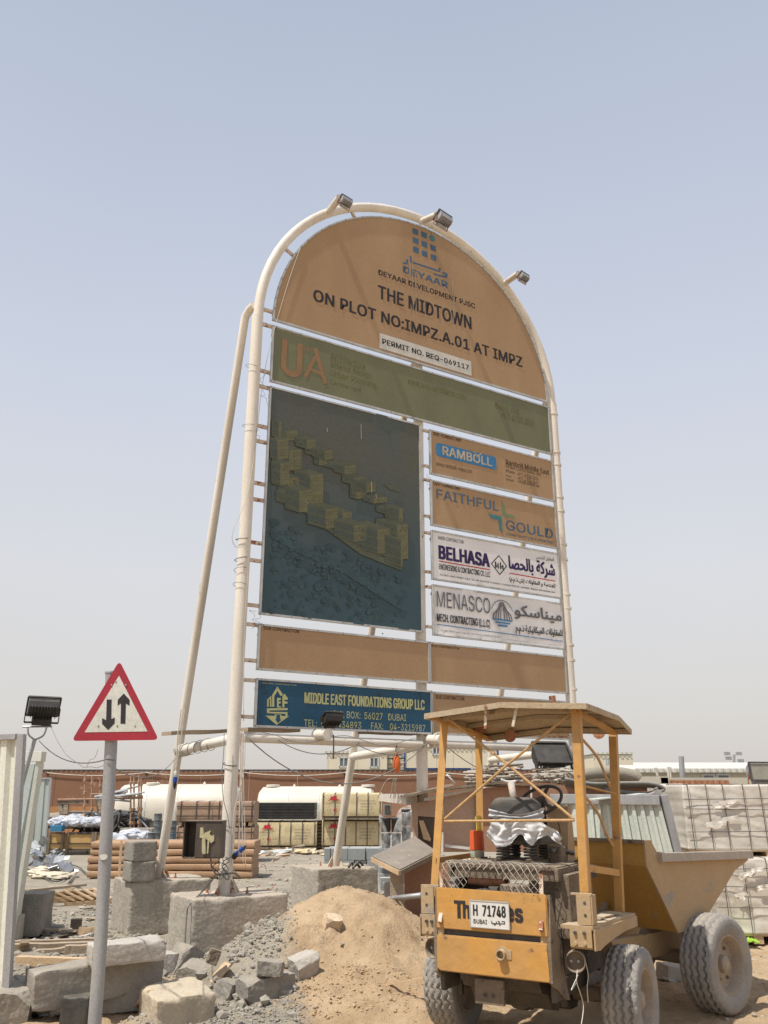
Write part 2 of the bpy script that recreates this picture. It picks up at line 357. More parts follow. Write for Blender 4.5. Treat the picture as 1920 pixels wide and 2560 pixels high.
def ground_mat():
    m = bpy.data.materials.new('ground'); m.use_nodes = True; t = m.node_tree; N = t.nodes.new; K = t.links.new; b = t.nodes['Principled BSDF']
    b.inputs['Roughness'].default_value = .95; b.inputs['Specular IOR Level'].default_value = .15
    at = N('ShaderNodeAttribute'); at.attribute_name = 'sand'; tc = N('ShaderNodeTexCoord')
    def nz(sc, det=6, ro=.6):
        n = N('ShaderNodeTexNoise'); n.inputs['Scale'].default_value = sc; n.inputs['Detail'].default_value = det; n.inputs['Roughness'].default_value = ro; K(tc.outputs['Object'], n.inputs[0]); return n.outputs[0]
    def ramp(s, p0, c0, p1, c1):
        r = N('ShaderNodeValToRGB'); r.color_ramp.elements[0].position = p0; r.color_ramp.elements[1].position = p1; r.color_ramp.elements[0].color = (*c0, 1); r.color_ramp.elements[1].color = (*c1, 1); K(s, r.inputs[0]); return r.outputs[0]
    def mix(f, a, c):
        x = N('ShaderNodeMix'); x.data_type = 'RGBA'
        K(f, x.inputs[0]); K(a, x.inputs[6]); K(c, x.inputs[7]); return x.outputs[2]
    sand = ramp(nz(2.2), .35, (.42, .295, .178), .65, (.53, .395, .255))
    sand = mix(ramp(nz(5, 8, .7), .58, (0, 0, 0), .66, (1, 1, 1)), sand, ramp(nz(30), .4, (.33, .22, .13), .6, (.43, .30, .19)))
    grey = ramp(nz(1.4), .35, (.29, .255, .20), .65, (.385, .34, .27))
    grey = mix(ramp(nz(9, 8, .75), .55, (0, 0, 0), .68, (1, 1, 1)), grey, ramp(nz(40), .4, (.19, .175, .15), .6, (.26, .235, .205)))
    c = mix(at.outputs['Color'], grey, sand); K(c, b.inputs['Base Color'])
    bp = N('ShaderNodeBump'); bp.inputs['Strength'].default_value = 1.0; bp.inputs['Distance'].default_value = .035; K(nz(26, 8, .7), bp.inputs['Height']); K(bp.outputs[0], b.inputs['Normal'])
    return m
me.materials.append(ground_mat()); g = link(bpy.data.objects.new('ground', me)); g['kind'] = 'structure'

# gravel and crumbs: nobody could count them
def crumb_field(name, n, region, size, mat, seed, flat=.7, dens=None):
    rs = np.random.RandomState(seed); bm0 = B(); bmesh.ops.create_icosphere(bm0, subdivisions=1, radius=1)
    base = np.array([v.co[:] for v in bm0.verts]); fc = np.array([[v.index for v in f.verts] for f in bm0.faces]); bm0.free()
    V = []; F = []; k = 0
    while k < n:
        x = rs.uniform(region[0], region[1]); y = rs.uniform(region[2], region[3])
        if dens is not None and rs.rand() > dens(x, y): continue
        s = size[0] + (size[1] - size[0]) * rs.rand() ** 4
        v = base * rs.uniform(.6, 1.25, base.shape); a = rs.uniform(0, 6.28); c, sn = math.cos(a), math.sin(a)
        v = v * np.array([1, .8, flat]) * s; v = np.stack([v[:, 0] * c - v[:, 1] * sn, v[:, 0] * sn + v[:, 1] * c, v[:, 2]], 1)
        v += np.array([x, y, hz(x, y) + s * .25]); V.append(v); F.append(fc + k * 12); k += 1
    V = np.concatenate(V); F = np.concatenate(F); me = bpy.data.meshes.new(name); me.from_pydata(V.tolist(), [], F.tolist()); me.materials.append(mat)
    o = link(bpy.data.objects.new(name, me)); o['kind'] = 'stuff'; return o
m_gravel = M('gravel', (.35, .32, .27), (.26, .235, .20), .95, 5, .3, 50)
m_gravel2 = M('pale_crumbs', (.44, .39, .33), (.34, .30, .25), .95, 5, .3, 50)
m_clod = M('sand_clods', (.47, .34, .215), (.40, .28, .175), .95, 5, .3, 50)
gm = lambda x, y: (1 - float(sandmask(x, y))) * float(ss(-.25, .2, fbm(np.array(x * 1.2), np.array(y * 1.2), 3, 21)))
tag(crumb_field('gravel', 6500, (-2.4, .4, 7.8, 11.0), (.004, .021), m_gravel, 3, dens=gm), 'loose grey gravel and broken concrete crumbs between the footings and the sand heap', 'gravel')
tag(crumb_field('gravel', 3200, (-5.2, -1.5, 9.0, 16.5), (.010, .055), m_gravel, 4, dens=gm), 'grey gravel strewn over the yard behind the road sign', 'gravel')
tag(crumb_field('rubble_crumbs', 1300, (-6.5, 3.2, 13.5, 30), (.012, .06), m_gravel2, 5), 'pale rubble crumbs littering the flat yard behind the sign board', 'rubble')
tag(crumb_field('sand_clods', 1500, (-1.9, 2.8, 7.5, 11.2), (.004, .018), m_clod, 6, dens=lambda x, y: float(sandmask(x, y)) * float(ss(-.1, .2, fbm(np.array(x * 1.7), np.array(y * 1.7), 3, 33)))), 'small clods of damp sand on the sand heap', 'sand')
tag(crumb_field('sand_clods', 800, (-1.0, .3, 8.1, 9.1), (.005, .022), m_clod, 16), 'band of brown clods along the foot of the sand heap', 'sand')
tag(crumb_field('gravel', 190, (-2.3, -.2, 8.0, 10.6), (.03, .085), m_gravel, 44, dens=lambda x, y: 1 - float(sandmask(x, y))), 'larger broken pieces mixed in the grey gravel left of the sand heap', 'gravel')
tag(crumb_field('gravel', 900, (2.6, 7.5, 6.8, 13), (.006, .03), m_gravel2, 8), 'small stones on the dusty ground beside the dumper', 'gravel')
# ================================================================== PROJECT SIGN BOARD
import unicodedata
_af = {}
for cp in range(0xFE70, 0xFEFD):
    dcm = unicodedata.decomposition(chr(cp)).split()
    if len(dcm) == 2 and dcm[0][0] == '<': _af.setdefault(chr(int(dcm[1], 16)), {})[dcm[0][1:-1]] = chr(cp)
def ar(s):
    """joined letter forms in drawing order"""
    o = []
    for i, ch in enumerate(s):
        if ch not in _af: o.append(ch); continue
        pv = i > 0 and s[i - 1] in _af and 'initial' in _af[s[i - 1]]; nx_ = i + 1 < len(s) and s[i + 1] in _af and 'final' in _af[s[i + 1]] and 'initial' in _af[ch]
        f = _af[ch]; o.append(f.get('medial' if pv and nx_ else 'final' if pv else 'initial' if nx_ else 'isolated', ch))
    return ''.join(reversed(o)).replace('(', '\1').replace(')', '(').replace('\1', ')')
P0 = G(4, 567 / .4339, (2240 - 1600) / .4339, .65); AU = R(58.6)
UX = Vector((math.sin(AU), math.cos(AU), 0)); UB = Vector((-math.cos(AU), math.sin(AU), 0))
def SP(c, x, y):
    r = _ray(c, x, y); o = Vector((0, 0, CAM_H)); t = (P0 - o).dot(UB) / r.dot(UB); q = o + r * t - P0; return q.dot(UX), o.z + r.z * t
SG = thing('sign_board', 'tall arched white-pipe hoarding carrying project and contractor panels, standing on concrete footings', 'sign board', (P0.x, P0.y, 0), math.atan2(UX.y, UX.x))
def SW(u, b, z): return Vector((P0.x, P0.y, 0)) + UX * u + UB * b + Vector((0, 0, z))
PR = .084; RC = (2.875, 8.5); RR = 2.87
# posts and arch
def wob(p, a=.006): return Vector(p) + Vector((noise.noise(Vector(p) * .7), 0, 0)) * a
for u in (0., 5.75):
    obj('post', tube(B(), [(u - .03 * (1 - t), 0, .66 + (8.5 - .66) * t) for t in [i / 12 for i in range(13)]] , PR, 20), m_cream, SG, 60)
obj('post', tube(B(), [(2.88, .10, .68), (2.9, .10, 8.62)], .08, 20), m_cream, SG, 60)
obj('arch', tube(B(), [(RC[0] - RR * math.cos(R(a)), 0, RC[1] + RR * 1.0 * math.sin(R(a))) for a in range(0, 181, 5)], .075, 20), m_cream, SG, 60)
for u, b, bt in ((-.1, 2.33, 8.55), (2.96, 2.78, 8.45), (5.75, 2.7, 8.45)):
    ut = {-.1: -.12, 2.96: 2.82, 5.75: 5.68}[u]
    br = obj('brace', tube(B(), [(u, b, .68), (u * .5 + ut * .5, (b + .17) / 2, (.68 + bt) / 2), (ut, .19, bt), (ut + .03, .12, bt + .09), (ut + .06, .02, bt + .12)], .062, 18), m_cream, SG, 60)
# footplates
def footplate(u, b, z=.66):
    bm = B(); box(bm, (u, b, z + .012), (.44, .44, .022), bev=.004)
    fp = obj('footplate', bm, m_creamrust, SG)
    bm = B()
    for a in range(4):
        c, s = math.cos(a * math.pi / 2 + .3), math.sin(a * math.pi / 2 + .3); bm = B()
        prism(bm, [(.07, 0), (.19, 0), (.085, .15), (.07, .15)], -.006, .006, lambda p, q, d: (u + c * p - s * d, b + s * p + c * d, z + .023 + q)); obj('gusset', fixn(bm), m_creamrust, fp)
    bm = B()
    for sx in (-1, 1):
        for sy in (-1, 1): obj('bolt', lathe(B(), [(0, 0), (.018, 0), (.018, .03), (.01, .032), (.01, .07), (0, .07)], 6, Matrix.Translation((u + sx * .18, b + sy * .18, z + .023))), m_rust, fp)
footplate(0, 0); footplate(-.1, 2.33); footplate(2.96, 2.78); footplate(5.75, 0); footplate(2.88, .03, .66); footplate(5.75, 2.7)
# low horizontal pipes
zb = SP(5, 700, 348)[1]
obj('cross_pipe', tube(B(), [(.08, 0, zb), (2.8, 0, zb - .01)], .060, 18), m_cream, SG, 60)
obj('cross_pipe', tube(B(), [(2.98, 0, zb + .0), (5.66, 0, zb + .0)], .058, 18), m_cream, SG, 60)
def brace_b(b0, bt, z): return b0 + (.19 - b0) * (z - .68) / (bt - .68)
for u, ut, b0 in ((-.1, 0, 2.33), (2.94, 2.88, 2.78), (5.74, 5.75, 2.7)):
    bb = brace_b(b0, 8.5, zb - .12)
    obj('side_pipe', tube(B(), [(ut - .02, .07, zb - .02), (u - .01, bb, zb - .10)], .062, 18), m_cream, SG, 60)
for (cx, cy, r) in ((942, 332, .062), (1605, 362, .066)):
    u, z = SP(5, cx, cy)
    st = obj('capped_stub', tube(B(), [(u - .05, .0, z + .02), (u - .06, -.36, z)], r, 18), m_cream, SG, 60)
    obj('end_cap', lathe(B(), [(0, .0), (r + .01, 0), (r + .01, .012), (0, .012)], 22, axis((u - .06, -.372, z), (0, 1, 0))), m_cream, st)
# brackets from the posts to the panels
def bracket(u0, u1, z, sz=.045): obj('bracket', bar(B(), (u0, 0, z), (u1, 0, z), sz, sz), m_creamrust, SG)
for c, x, y in ((1, 200, 620), (1, 190, 686), (2, 565, 60), (2, 565, 148), (2, 550, 365), (2, 550, 450), (2, 540, 682), (2, 535, 772), (2, 525, 1010), (2, 520, 1108), (2, 505, 1355), (2, 500, 1462), (2, 490, 1660), (2, 490, 1770), (2, 475, 1972)):
    bracket(.06, .25, SP(c, x, y)[1])
for c, x, y in ((3, 185, 215), (3, 182, 457), (3, 182, 552), (3, 182, 802), (3, 182, 917), (3, 188, 1187), (3, 195, 1292), (3, 198, 1567), (3, 128, 455), (3, 128, 555), (3, 130, 810), (3, 135, 940)):
    u, z = SP(c, x, y); bracket(2.93 if x > 150 else 2.80, 3.05 if x > 150 else 2.88, z, .04)
for c, x, y in ((3, 1045, 100), (3, 1060, 365), (3, 1065, 450), (3, 1080, 675), (3, 1085, 770), (3, 1100, 1000), (3, 1110, 1105), (3, 1125, 1345), (3, 1135, 1440), (3, 1150, 1695), (3, 1155, 1800), (3, 1170, 2000)):
    z = SP(c, x, y)[1]; bracket(5.58, 5.70, z, .05)
    bm = B(); lathe(bm, [(PR + .004, -.018), (PR + .012, -.018), (PR + .012, .018), (PR + .004, .018)], 20, Matrix.Translation((5.75, 0, z))); obj('clamp_ring', bm, m_cream, SG)
for a in (28, 62, 118, 150):
    c, s = math.cos(R(a)), math.sin(R(a)); bm = B()
    bar(bm, (RC[0] - (RR - .05) * c, 0, RC[1] + (RR - .05) * s), (RC[0] - 2.64 * c, 0, RC[1] + 2.64 * s), .04, .04); obj('bracket', bm, m_creamrust, SG)
# panels
FY = -.045
def panel(u0, z0, u1, z1, mat, label, arch=False, buckle=0.):
    bm = B()
    if arch:
        r = 2.68; cx = 2.915
        poly = [(cx + r * math.cos(R(a)), z0 + r * 1.0 * math.sin(R(a))) for a in range(0, 181, 4)]
    else: poly = [(u0, z0), (u1, z0), (u1, z1), (u0, z1)]
    prism(bm, poly, FY + .002, FY + .03); fixn(bm)
    if buckle:
        bmesh.ops.subdivide_edges(bm, edges=bm.edges[:], cuts=24, use_grid_fill=True)
        for v in bm.verts:
            if v.co.y < FY + .01:
                e = min(abs(v.co.z - z0), abs(z1 - v.co.z)); v.co.y -= .004 * 0 + buckle * math.exp(-e * 9) * max(0, noise.noise(Vector((v.co.x * 2.6, 0, v.co.z * 1.5)))) 
    p = obj('panel', bm, mat, SG, 40, label=label)
    loop = poly if arch else poly
    bm = B()
    n = len(loop)
    for i in range(n):
        a, b = loop[i], loop[(i + 1) % n]; d = Vector((b[0] - a[0], 0, b[1] - a[1])).normalized() * .012
        bar(bm, Vector((a[0], FY + .011, a[1])) - d, Vector((b[0], FY + .011, b[1])) + d, .042, .026, up=Vector((0, 1, 0)).cross(d))
    obj('frame', bm, m_alu, p)
    bm = B()
    if not arch:
        for i in range(int((u1 - u0) / .4) + 1):
            for z in (z0, z1): lathe(bm, [(.007, 0), (.005, .006), (0, .007)], 6, axis((u0 + .05 + i * .4, FY - .011, z), (0, -1, 0)))
        obj('screw', bm, m_dark, p)['kind'] = 'stuff'
        for z in (z0 + .12, z1 - .12): obj('back_rail', bar(B(), (u0, FY + .055, z), (u1, FY + .055, z), .04, .04), m_creamrust, p)
    else:
        for z in (8.6, 9.3, 10.1, 10.8):
            hw = math.sqrt(max(0, 2.68 ** 2 - (z - z0) ** 2)); obj('back_rail', bar(B(), (2.915 - hw, FY + .055, z), (2.915 + hw, FY + .055, z), .04, .04), m_creamrust, p)
    return p
pf = lambda a, b: (a, FY - .0025, b)
pf2 = lambda a, b: (a, FY - .0045, b)
pf3 = lambda a, b: (a, FY - .0065, b)
def T(pr, s, c, bl, tr, bold=0.):
    u0, z0 = SP(c, *bl); u1, z1 = SP(c, *tr); h = z1 - z0; return pr.text(s, u0, z0 - .05 * h, u1 - u0, h * 1.18, bold)
dome = panel(0, 8.5, 0, 0, m_board, 'arched brown top panel with the project name in black', arch=True)
k = Print(); T(k, 'DEYAAR DEVELOPMENT PJSC', 1, (705, 460), (1150, 597), .02); T(k, 'THE MIDTOWN', 1, (703, 567), (1132, 661), .022); T(k, 'ON PLOT NO:IMPZ.A.01 AT IMPZ', 1, (405, 578), (1366, 845), .026)
k.build('lettering', i_black, dome, pf)
k = Print()
for i, (x, y) in enumerate([(875, 263), (915, 278), (877, 305), (917, 321), (957, 338), (878, 347), (918, 365), (959, 382)]):
    u, z = SP(1, x, y); k.rect(u - .058, z - .055, u + .058, z + .055)
T(k, 'DEYAAR', 1, (818, 448), (1024, 497), .03)
def pl(c, pts): return [SP(c, *p) for p in pts]
k.line(pl(1, [(820, 408), (836, 410), (838, 392)]), .035); k.line(pl(1, [(852, 378), (855, 402), (885, 412), (985, 445), (988, 432)]), .035); k.line(pl(1, [(1002, 452), (1020, 458), (1018, 470), (985, 466)]), .035)
k.line(pl(1, [(962, 458), (970, 461)]), .03); k.line(pl(1, [(975, 462), (983, 465)]), .03)
k.build('emblem', i_blue, dome, pf)
u, z = SP(1, 953, 293); k = Print(); k.poly([(u + .06 * math.cos(R(a)), z + .06 * math.sin(R(a))) for a in range(0, 360, 24)]); k.build('emblem_dot', i_teal, dome, pf)
k = Print(); u0, z0 = SP(1, 708, 797); u1, z1 = SP(1, 1132, 870); k.rect(2.07, 8.555, 3.905, 8.83); k.build('permit_strip', i_paper, dome, pf2, label='white permit number strip stuck on the lower edge')
k = Print(); T(k, 'PERMIT NO. REQ-069117', 1, (722, 780), (1120, 880), .025); k.build('lettering', i_black, dome, pf3)
# streaks run down the dome
k = Print()
for x, z, l in ((2.72, 10.4, 1.1), (2.78, 10.2, .8), (2.66, 10.5, .5), (3.55, 10.6, 1.3), (3.58, 10.3, .6)): k.line([(x, z), (x + .01, z - l)], .008)
k.build('drip_stain', i_lt, dome, pf2)
gp = panel(.24, 7.49, 5.61, 8.39, m_green, 'faded olive green panel with orange lettering')
k = Print(); T(k, 'LEAD CONSULTANT', 1, (238, 713), (387, 745)); k.build('lettering', i_lt, gp, pf)
k = Print()
ul, uz = SP(1, 268, 872); ur = SP(1, 341, 890)[0]; uc = (ul + ur) / 2; zt1 = SP(1, 268, 757)[1]
k.rect(ul - .045, uz, ul + .045, zt1); k.rect(ur - .045, uz, ur + .045, zt1); k.arc(uc, uz, (ur - ul) / 2, 180, 360, .09, 16)
k.line(pl(1, [(415, 805), (459, 957)]), .075); k.line(pl(1, [(412, 842), (368, 928)]), .06); k.line(pl(1, [(384, 893), (436, 915)]), .05); k.line(pl(1, [(378, 786), (378, 822)]), .018); k.line(pl(1, [(355, 797), (400, 810)]), .018)
k.build('emblem', i_orange, gp, pf)
k = Print()
for s, bl, tr in (('Architecture', (485, 855), (645, 868)), ('Interior Design', (485, 893), (672, 915)), ('Urban Planning', (485, 932), (695, 960)), ('Landscape', (485, 968), (625, 985)), ('www.u+a-architects.com', (840, 962), (1105, 1010)), ('Dubai, UAE', (1245, 1080), (1355, 1085)), ('+971 4 358 3050', (1268, 1118), (1420, 1135))): T(k, s, 1, bl, tr)
k.build('lettering', i_gold, gp, pf)
def picture_mat():
    m = M('board_picture2', (.080, .102, .098), (.100, .100, .078), .6, .8, .05, 30, fine=.12, streak=2); t = m.node_tree; b = t.nodes['Principled BSDF']; src = b.inputs['Base Color'].links[0].from_socket
    tc = t.nodes.new('ShaderNodeTexCoord'); sp = t.nodes.new('ShaderNodeSeparateXYZ'); mr = t.nodes.new('ShaderNodeMapRange'); x = t.nodes.new('ShaderNodeMix'); x.data_type = 'RGBA'
    t.links.new(tc.outputs['Object'], sp.inputs[0]); t.links.new(sp.outputs['Z'], mr.inputs[0]); mr.inputs[1].default_value = 4.6; mr.inputs[2].default_value = 6.6; t.links.new(mr.outputs[0], x.inputs[0]); x.inputs[6].default_value = (.046, .084, .100, 1); t.links.new(src, x.inputs[7]); t.links.new(x.outputs[2], b.inputs['Base Color']); return m
m_pict = picture_mat()
pic = panel(.24, 4.07, 2.82, 7.39, m_pict, 'large dark panel printed with a faded aerial view of apartment blocks', buckle=.03)
# aerial view of blocks: flat print in faded tones
random.seed(11)
pt = {n: Print() for n in 'abcdef'}
def bld(x, y, w1, w2, h, s=1.):
    """x,y = bottom of the front corner in crop pixels of the panel; left face w1, right face w2"""
    o = lambda px_, py_: SP(2, px_ , py_); Print.lay = Print.bl = getattr(Print, 'bl', .001) + .00014
    sl1, sl2 = -.22, -.42
    A_, B_, C_ = (x, y), (x - w1, y + w1 * -.30), (x + w2, y - w2 * .12)
    pt['a'].poly([o(*A_), o(*B_), o(B_[0], B_[1] - h), o(A_[0], A_[1] - h)]); pt['b'].poly([o(*A_), o(*C_), o(C_[0], C_[1] - h), o(A_[0], A_[1] - h)])
    pt['c'].poly([o(A_[0], A_[1] - h), o(C_[0], C_[1] - h), o(C_[0] - w1 * .8, C_[1] - h - w1 * .30), o(B_[0], B_[1] - h)])
    Print.lay += .00012
    for i in range(1, int(h / 14)):
        yy = y - h + i * 14
        if i % 4 == 3: continue
        for j in range(int(w2 / 11)): a = x + 4 + j * 11; pt['d'].poly([o(a, yy - (a - x) * .12), o(a + 6, yy - (a + 6 - x) * .12), o(a + 6, yy + 8 - (a + 6 - x) * .12), o(a, yy + 8 - (a - x) * .12)])
        for j in range(int(w1 / 11)): a = x - 9 - j * 11; pt['e'].poly([o(a, yy + (a - x) * .30), o(a + 5, yy + (a + 5 - x) * .30), o(a + 5, yy + 8 + (a + 5 - x) * .30), o(a, yy + 8 + (a - x) * .30)])
for a in ((648, 440, 40, 16, 90), (690, 455, 30, 60, 50), (760, 470, 30, 50, 30), (850, 540, 60, 62, 40), (870, 590, 30, 42, 70), (950, 610, 60, 60, 28), (1065, 700, 70, 60, 40), (1075, 775, 35, 55, 75), (1170, 800, 60, 75, 30), (1245, 860, 60, 72, 30),
          (705, 620, 95, 68, 110), (640, 700, 30, 40, 90), (700, 770, 60, 60, 110), (820, 860, 90, 72, 215), (680, 800, 50, 60, 60), (1000, 950, 125, 50, 100), (1100, 1030, 60, 80, 110), (1300, 1110, 118, 60, 190)): bld(*a)
for a in ((640, 560, 40, 60, 110), (655, 700, 50, 50, 120), (760, 850, 80, 70, 120), (905, 940, 100, 66, 110), (1060, 1010, 110, 70, 90), (1190, 1075, 90, 70, 130), (1320, 1150, 90, 10, 150), (800, 500, 60, 50, 50), (900, 560, 70, 46, 50), (1010, 640, 60, 60, 46), (1130, 740, 70, 50, 50), (1310, 900, 80, 20, 70)): bld(*a)
Print.lay = .0005
for pts in ([(610, 640), (700, 740), (820, 880), (950, 970), (1100, 1080), (1325, 1170), (1325, 1140), (1110, 1040), (950, 940), (830, 850), (700, 720), (610, 610)], [(1220, 690), (1290, 700), (1325, 740), (1260, 720)]): pt['c'].poly(pl(2, pts))
Print.lay = .0007
for i in range(260):
    x = random.uniform(600, 1320); y = 880 + (x - 600) * .45 + random.random() ** 1.3 * 520
    if y > 1400 + (x - 600) * .09: continue
    r = random.uniform(6, 22); pt['e' if random.random() < .7 else 'f'].poly([SP(2, x + r * random.uniform(.6, 1.1) * math.cos(R(a)), y + .8 * r * random.uniform(.6, 1.1) * math.sin(R(a))) for a in range(0, 360, 45)])
Print.lay = .0009
for i in range(30):
    x = random.uniform(610, 1300); y = 930 + (x - 600) * .42 + random.random() * 330; pt['c'].line(pl(2, [(x, y), (x + 3, y + 3)]), .02)
Print.lay = .0003
pt['f'].poly(pl(2, [(605, 985), (760, 1075), (1000, 1180), (1325, 1390), (1325, 1340), (1010, 1130), (770, 1030), (605, 940)]))
Print.lay = 0.
pics = {'a': (.088, .098, .066), 'b': (.150, .145, .078), 'c': (.105, .115, .078), 'd': (.110, .108, .060), 'e': (.042, .072, .082), 'f': (.050, .088, .10)}
for j, n in enumerate('facbde'):
    c = pics[n]; pt[n].build('print', M('print_' + {'a': 'olive', 'b': 'ochre', 'c': 'khaki', 'd': 'moss', 'e': 'deep_green', 'f': 'dull_teal'}[n], c, tuple(v * .82 for v in c), .6, 3, 0, 60, fine=.2), pic, lambda a, b: (a, FY - .0115, b))['kind'] = 'stuff'
k = Print()
for x, y, l in ((911, 385, 20), (1098, 365, 80), (1155, 680, 60), (1180, 750, 20)): k.line(pl(2, [(x, y), (x + 2, y + l)]), .006)
k.build('scratch', i_paper, pic, lambda a, b: (a, FY - .028, b))
# the four company panels
rp = panel(3.03, 6.61, 5.61, 7.35, m_board, 'brown panel with a blue name plate')
k = Print(); T(k, 'SUB-CONSULTANT', 3, (218, 248), (415, 278), .01); T(k, 'www.ramboll-mea.com', 3, (240, 458), (485, 490)); T(k, 'Ramboll Middle East', 3, (720, 450), (1017, 493), .015)
T(k, 'PO Box 116921 Dubai, UAE', 3, (720, 475), (962, 514)); 
for s, x, x2, y in (('Phone', 722, 780, 503), ('Fax', 722, 756, 533), ('Email', 724, 775, 560)): T(k, s, 3, (x, y), (x2, y - 2))
for s, x, x2, y in (('+971 4 334 3616', 798, 945, 527), ('+971 4 334 3617', 800, 945, 557), ('info@ramboll.ae', 804, 950, 580)): T(k, s, 3, (x, y), (x2, y + 14))
k.build('lettering', i_brown, rp, pf)
k = Print(); a, b = SP(3, 238, 300), SP(3, 655, 490); u0, u1, z1, z0 = a[0], b[0], a[1], b[1]; c_ = .03
k.poly([(u0 + c_, z0), (u1 - c_, z0), (u1, z0 + c_), (u1, z1 - c_), (u1 - c_, z1), (u1 - .40, z1), (u1 - .48, z1 - .04), (u1 - .45, z1 - .02), (u1 - .5, z1), (u0 + c_, z1), (u0, z1 - c_), (u0, z0 + c_)]); k.build('name_plate', i_rblue, rp, pf)
k = Print(); T(k, 'RAMBOLL', 3, (282, 383), (622, 413), .03); k.line(pl(3, [(518, 402), (552, 372)]), .02); k.build('lettering', i_lt, rp, pf2)
fp_ = panel(3.03, 5.76, 5.61, 6.49, m_board, 'brown panel with a blue and green angle emblem')
k = Print(); T(k, 'COST-CONSULTANT', 3, (220, 590), (406, 608), .01); k.build('lettering', i_brown, fp_, pf)
k = Print(); T(k, 'FAITHFUL', 3, (242, 683), (668, 718), .01); T(k, 'GOULD', 3, (722, 898), (1042, 905), .01); k.build('lettering', i_blue, fp_, pf)
k = Print(); T(k, 'CONSTRUCTIVE EXPERTISE', 3, (722, 938), (1045, 985)); k.build('lettering', i_blue, fp_, pf)
k = Print(); k.poly(pl(3, [(598, 790), (690, 812), (695, 925), (676, 905), (668, 835), (616, 822)])); k.build('emblem', i_teal, fp_, pf)
k = Print(); k.poly(pl(3, [(692, 700), (712, 738), (716, 790), (768, 802), (788, 828), (698, 808)])); k.build('emblem', i_lgreen, fp_, pf)
bp_ = panel(3.03, 4.90, 5.61, 5.66, m_white, 'white panel with navy lettering and red rules')
k = Print(); T(k, 'MAIN CONTRACTOR:', 3, (254, 967), (430, 978)); T(k, 'ENGINEERING & CONTRACTING CO. LLC', 3, (258, 1172), (610, 1196), .012); T(k, 'P.O BOX: 5450, DUBAI .U.A.E, TEL: 04-2663925 / 2668431 / 2668463 FAX: 04-2660585, Website: www.belhasa.com', 3, (265, 1218), (1058, 1330), .012)
T(k, ar('المقاول الرئيسي'), 3, (930, 1108), (1050, 1098)); T(k, ar('للهندسة و المقاولات (ش.ذ.م.م)'), 3, (745, 1265), (1060, 1278), .012); k.build('lettering', i_black, bp_, pf)
k = Print(); T(k, 'BELHASA', 3, (255, 1100), (606, 1078), .05); T(k, ar('شركة بالحصا'), 3, (740, 1190), (1055, 1145), .04); k.build('lettering', i_navy, bp_, pf)
k = Print(); k.line(pl(3, [(258, 1117), (606, 1177)]), .016); k.line(pl(3, [(744, 1201), (1058, 1256)]), .016); k.build('red_rule', i_red, bp_, pf)
k = Print(); q = pl(3, [(620, 1135), (671, 1080), (724, 1153), (678, 1210)]); k.line(q + [q[0]], .016); k.line(pl(3, [(648, 1125), (650, 1160)]), .03); k.line(pl(3, [(665, 1135), (667, 1165)]), .025); k.line(pl(3, [(682, 1130), (684, 1170)]), .025); k.line(pl(3, [(698, 1148), (700, 1172)]), .025); k.line(pl(3, [(648, 1150), (665, 1153)]), .015); k.line(pl(3, [(682, 1155), (698, 1158)]), .015); k.build('emblem', i_black, bp_, pf)
mp_ = panel(3.03, 4.05, 5.61, 4.80, m_white, 'white panel with a globe and waves emblem', buckle=.05)
k = Print(); T(k, 'MENASCO', 3, (238, 1430), (604, 1388)); T(k, ar('ميناسكو'), 3, (776, 1512), (1096, 1470), .02)
k.build('lettering', i_grey, mp_, lambda a, b: (a, FY - .022, b))
k = Print(); T(k, 'MECH. CONTRACTING (L.L.C)', 3, (238, 1540), (604, 1530), .015); T(k, ar('للمقاولات الميكانيكية ذ.م.م'), 3, (782, 1620), (1103, 1600), .015); T(k, 'Tel 04-2611164,7. Fax 04-2611696  P.O.BOX # 19086', 3, (262, 1602), (675, 1640)); T(k, 'E-Mail-info@menascodubai.com Website - www.Menascodubai.com', 3, (715, 1662), (1090, 1700)); k.build('lettering', i_black, mp_, lambda a, b: (a, FY - .022, b))
cu_, cz_ = SP(3, 690, 1480)
k = Print()
for dx, h in ((-.19, .10), (-.14, .17), (-.09, .22), (-.04, .24), (.04, .24), (.09, .22), (.14, .17), (.19, .10)): k.line([(cu_ + dx, cz_ - .10), (cu_ + dx * .9, cz_ - .02), (cu_ + dx * .35, cz_ + h * .75)], .02)
k.arc(cu_, cz_, .215, 15, 165, .012, 16, .21); k.build('emblem', i_grey, mp_, lambda a, b: (a, FY - .022, b))
k = Print()
for j in range(3):
    hw = .19 - .05 * j; k.line([(cu_ - hw + i * hw / 6, cz_ - .10 - .045 * j - .012 * (i % 2)) for i in range(13)], .022)
k.line(pl(3, [(240, 1555), (1103, 1672)]), .012); k.build('wave_emblem', i_rblue, mp_, lambda a, b: (a, FY - .022, b))
s1 = panel(.24, 3.34, 2.93, 3.92, m_board, 'blank brown panel, left half of its row'); k = Print(); T(k, 'SUB CONTRACTOR', 2, (564, 1492), (762, 1496), .01); k.build('lettering', i_brown, s1, pf)
s2 = panel(2.95, 3.34, 5.61, 3.92, m_board, 'blank brown panel, right half of its row'); k = Print(); T(k, 'SUB CONTRACTOR', 3, (205, 1708), (398, 1716), .01); k.build('lettering', i_brown, s2, pf)
b1 = panel(.24, 2.62, 2.96, 3.21, m_blue, 'dark blue panel with pale yellow lettering'); k = Print()
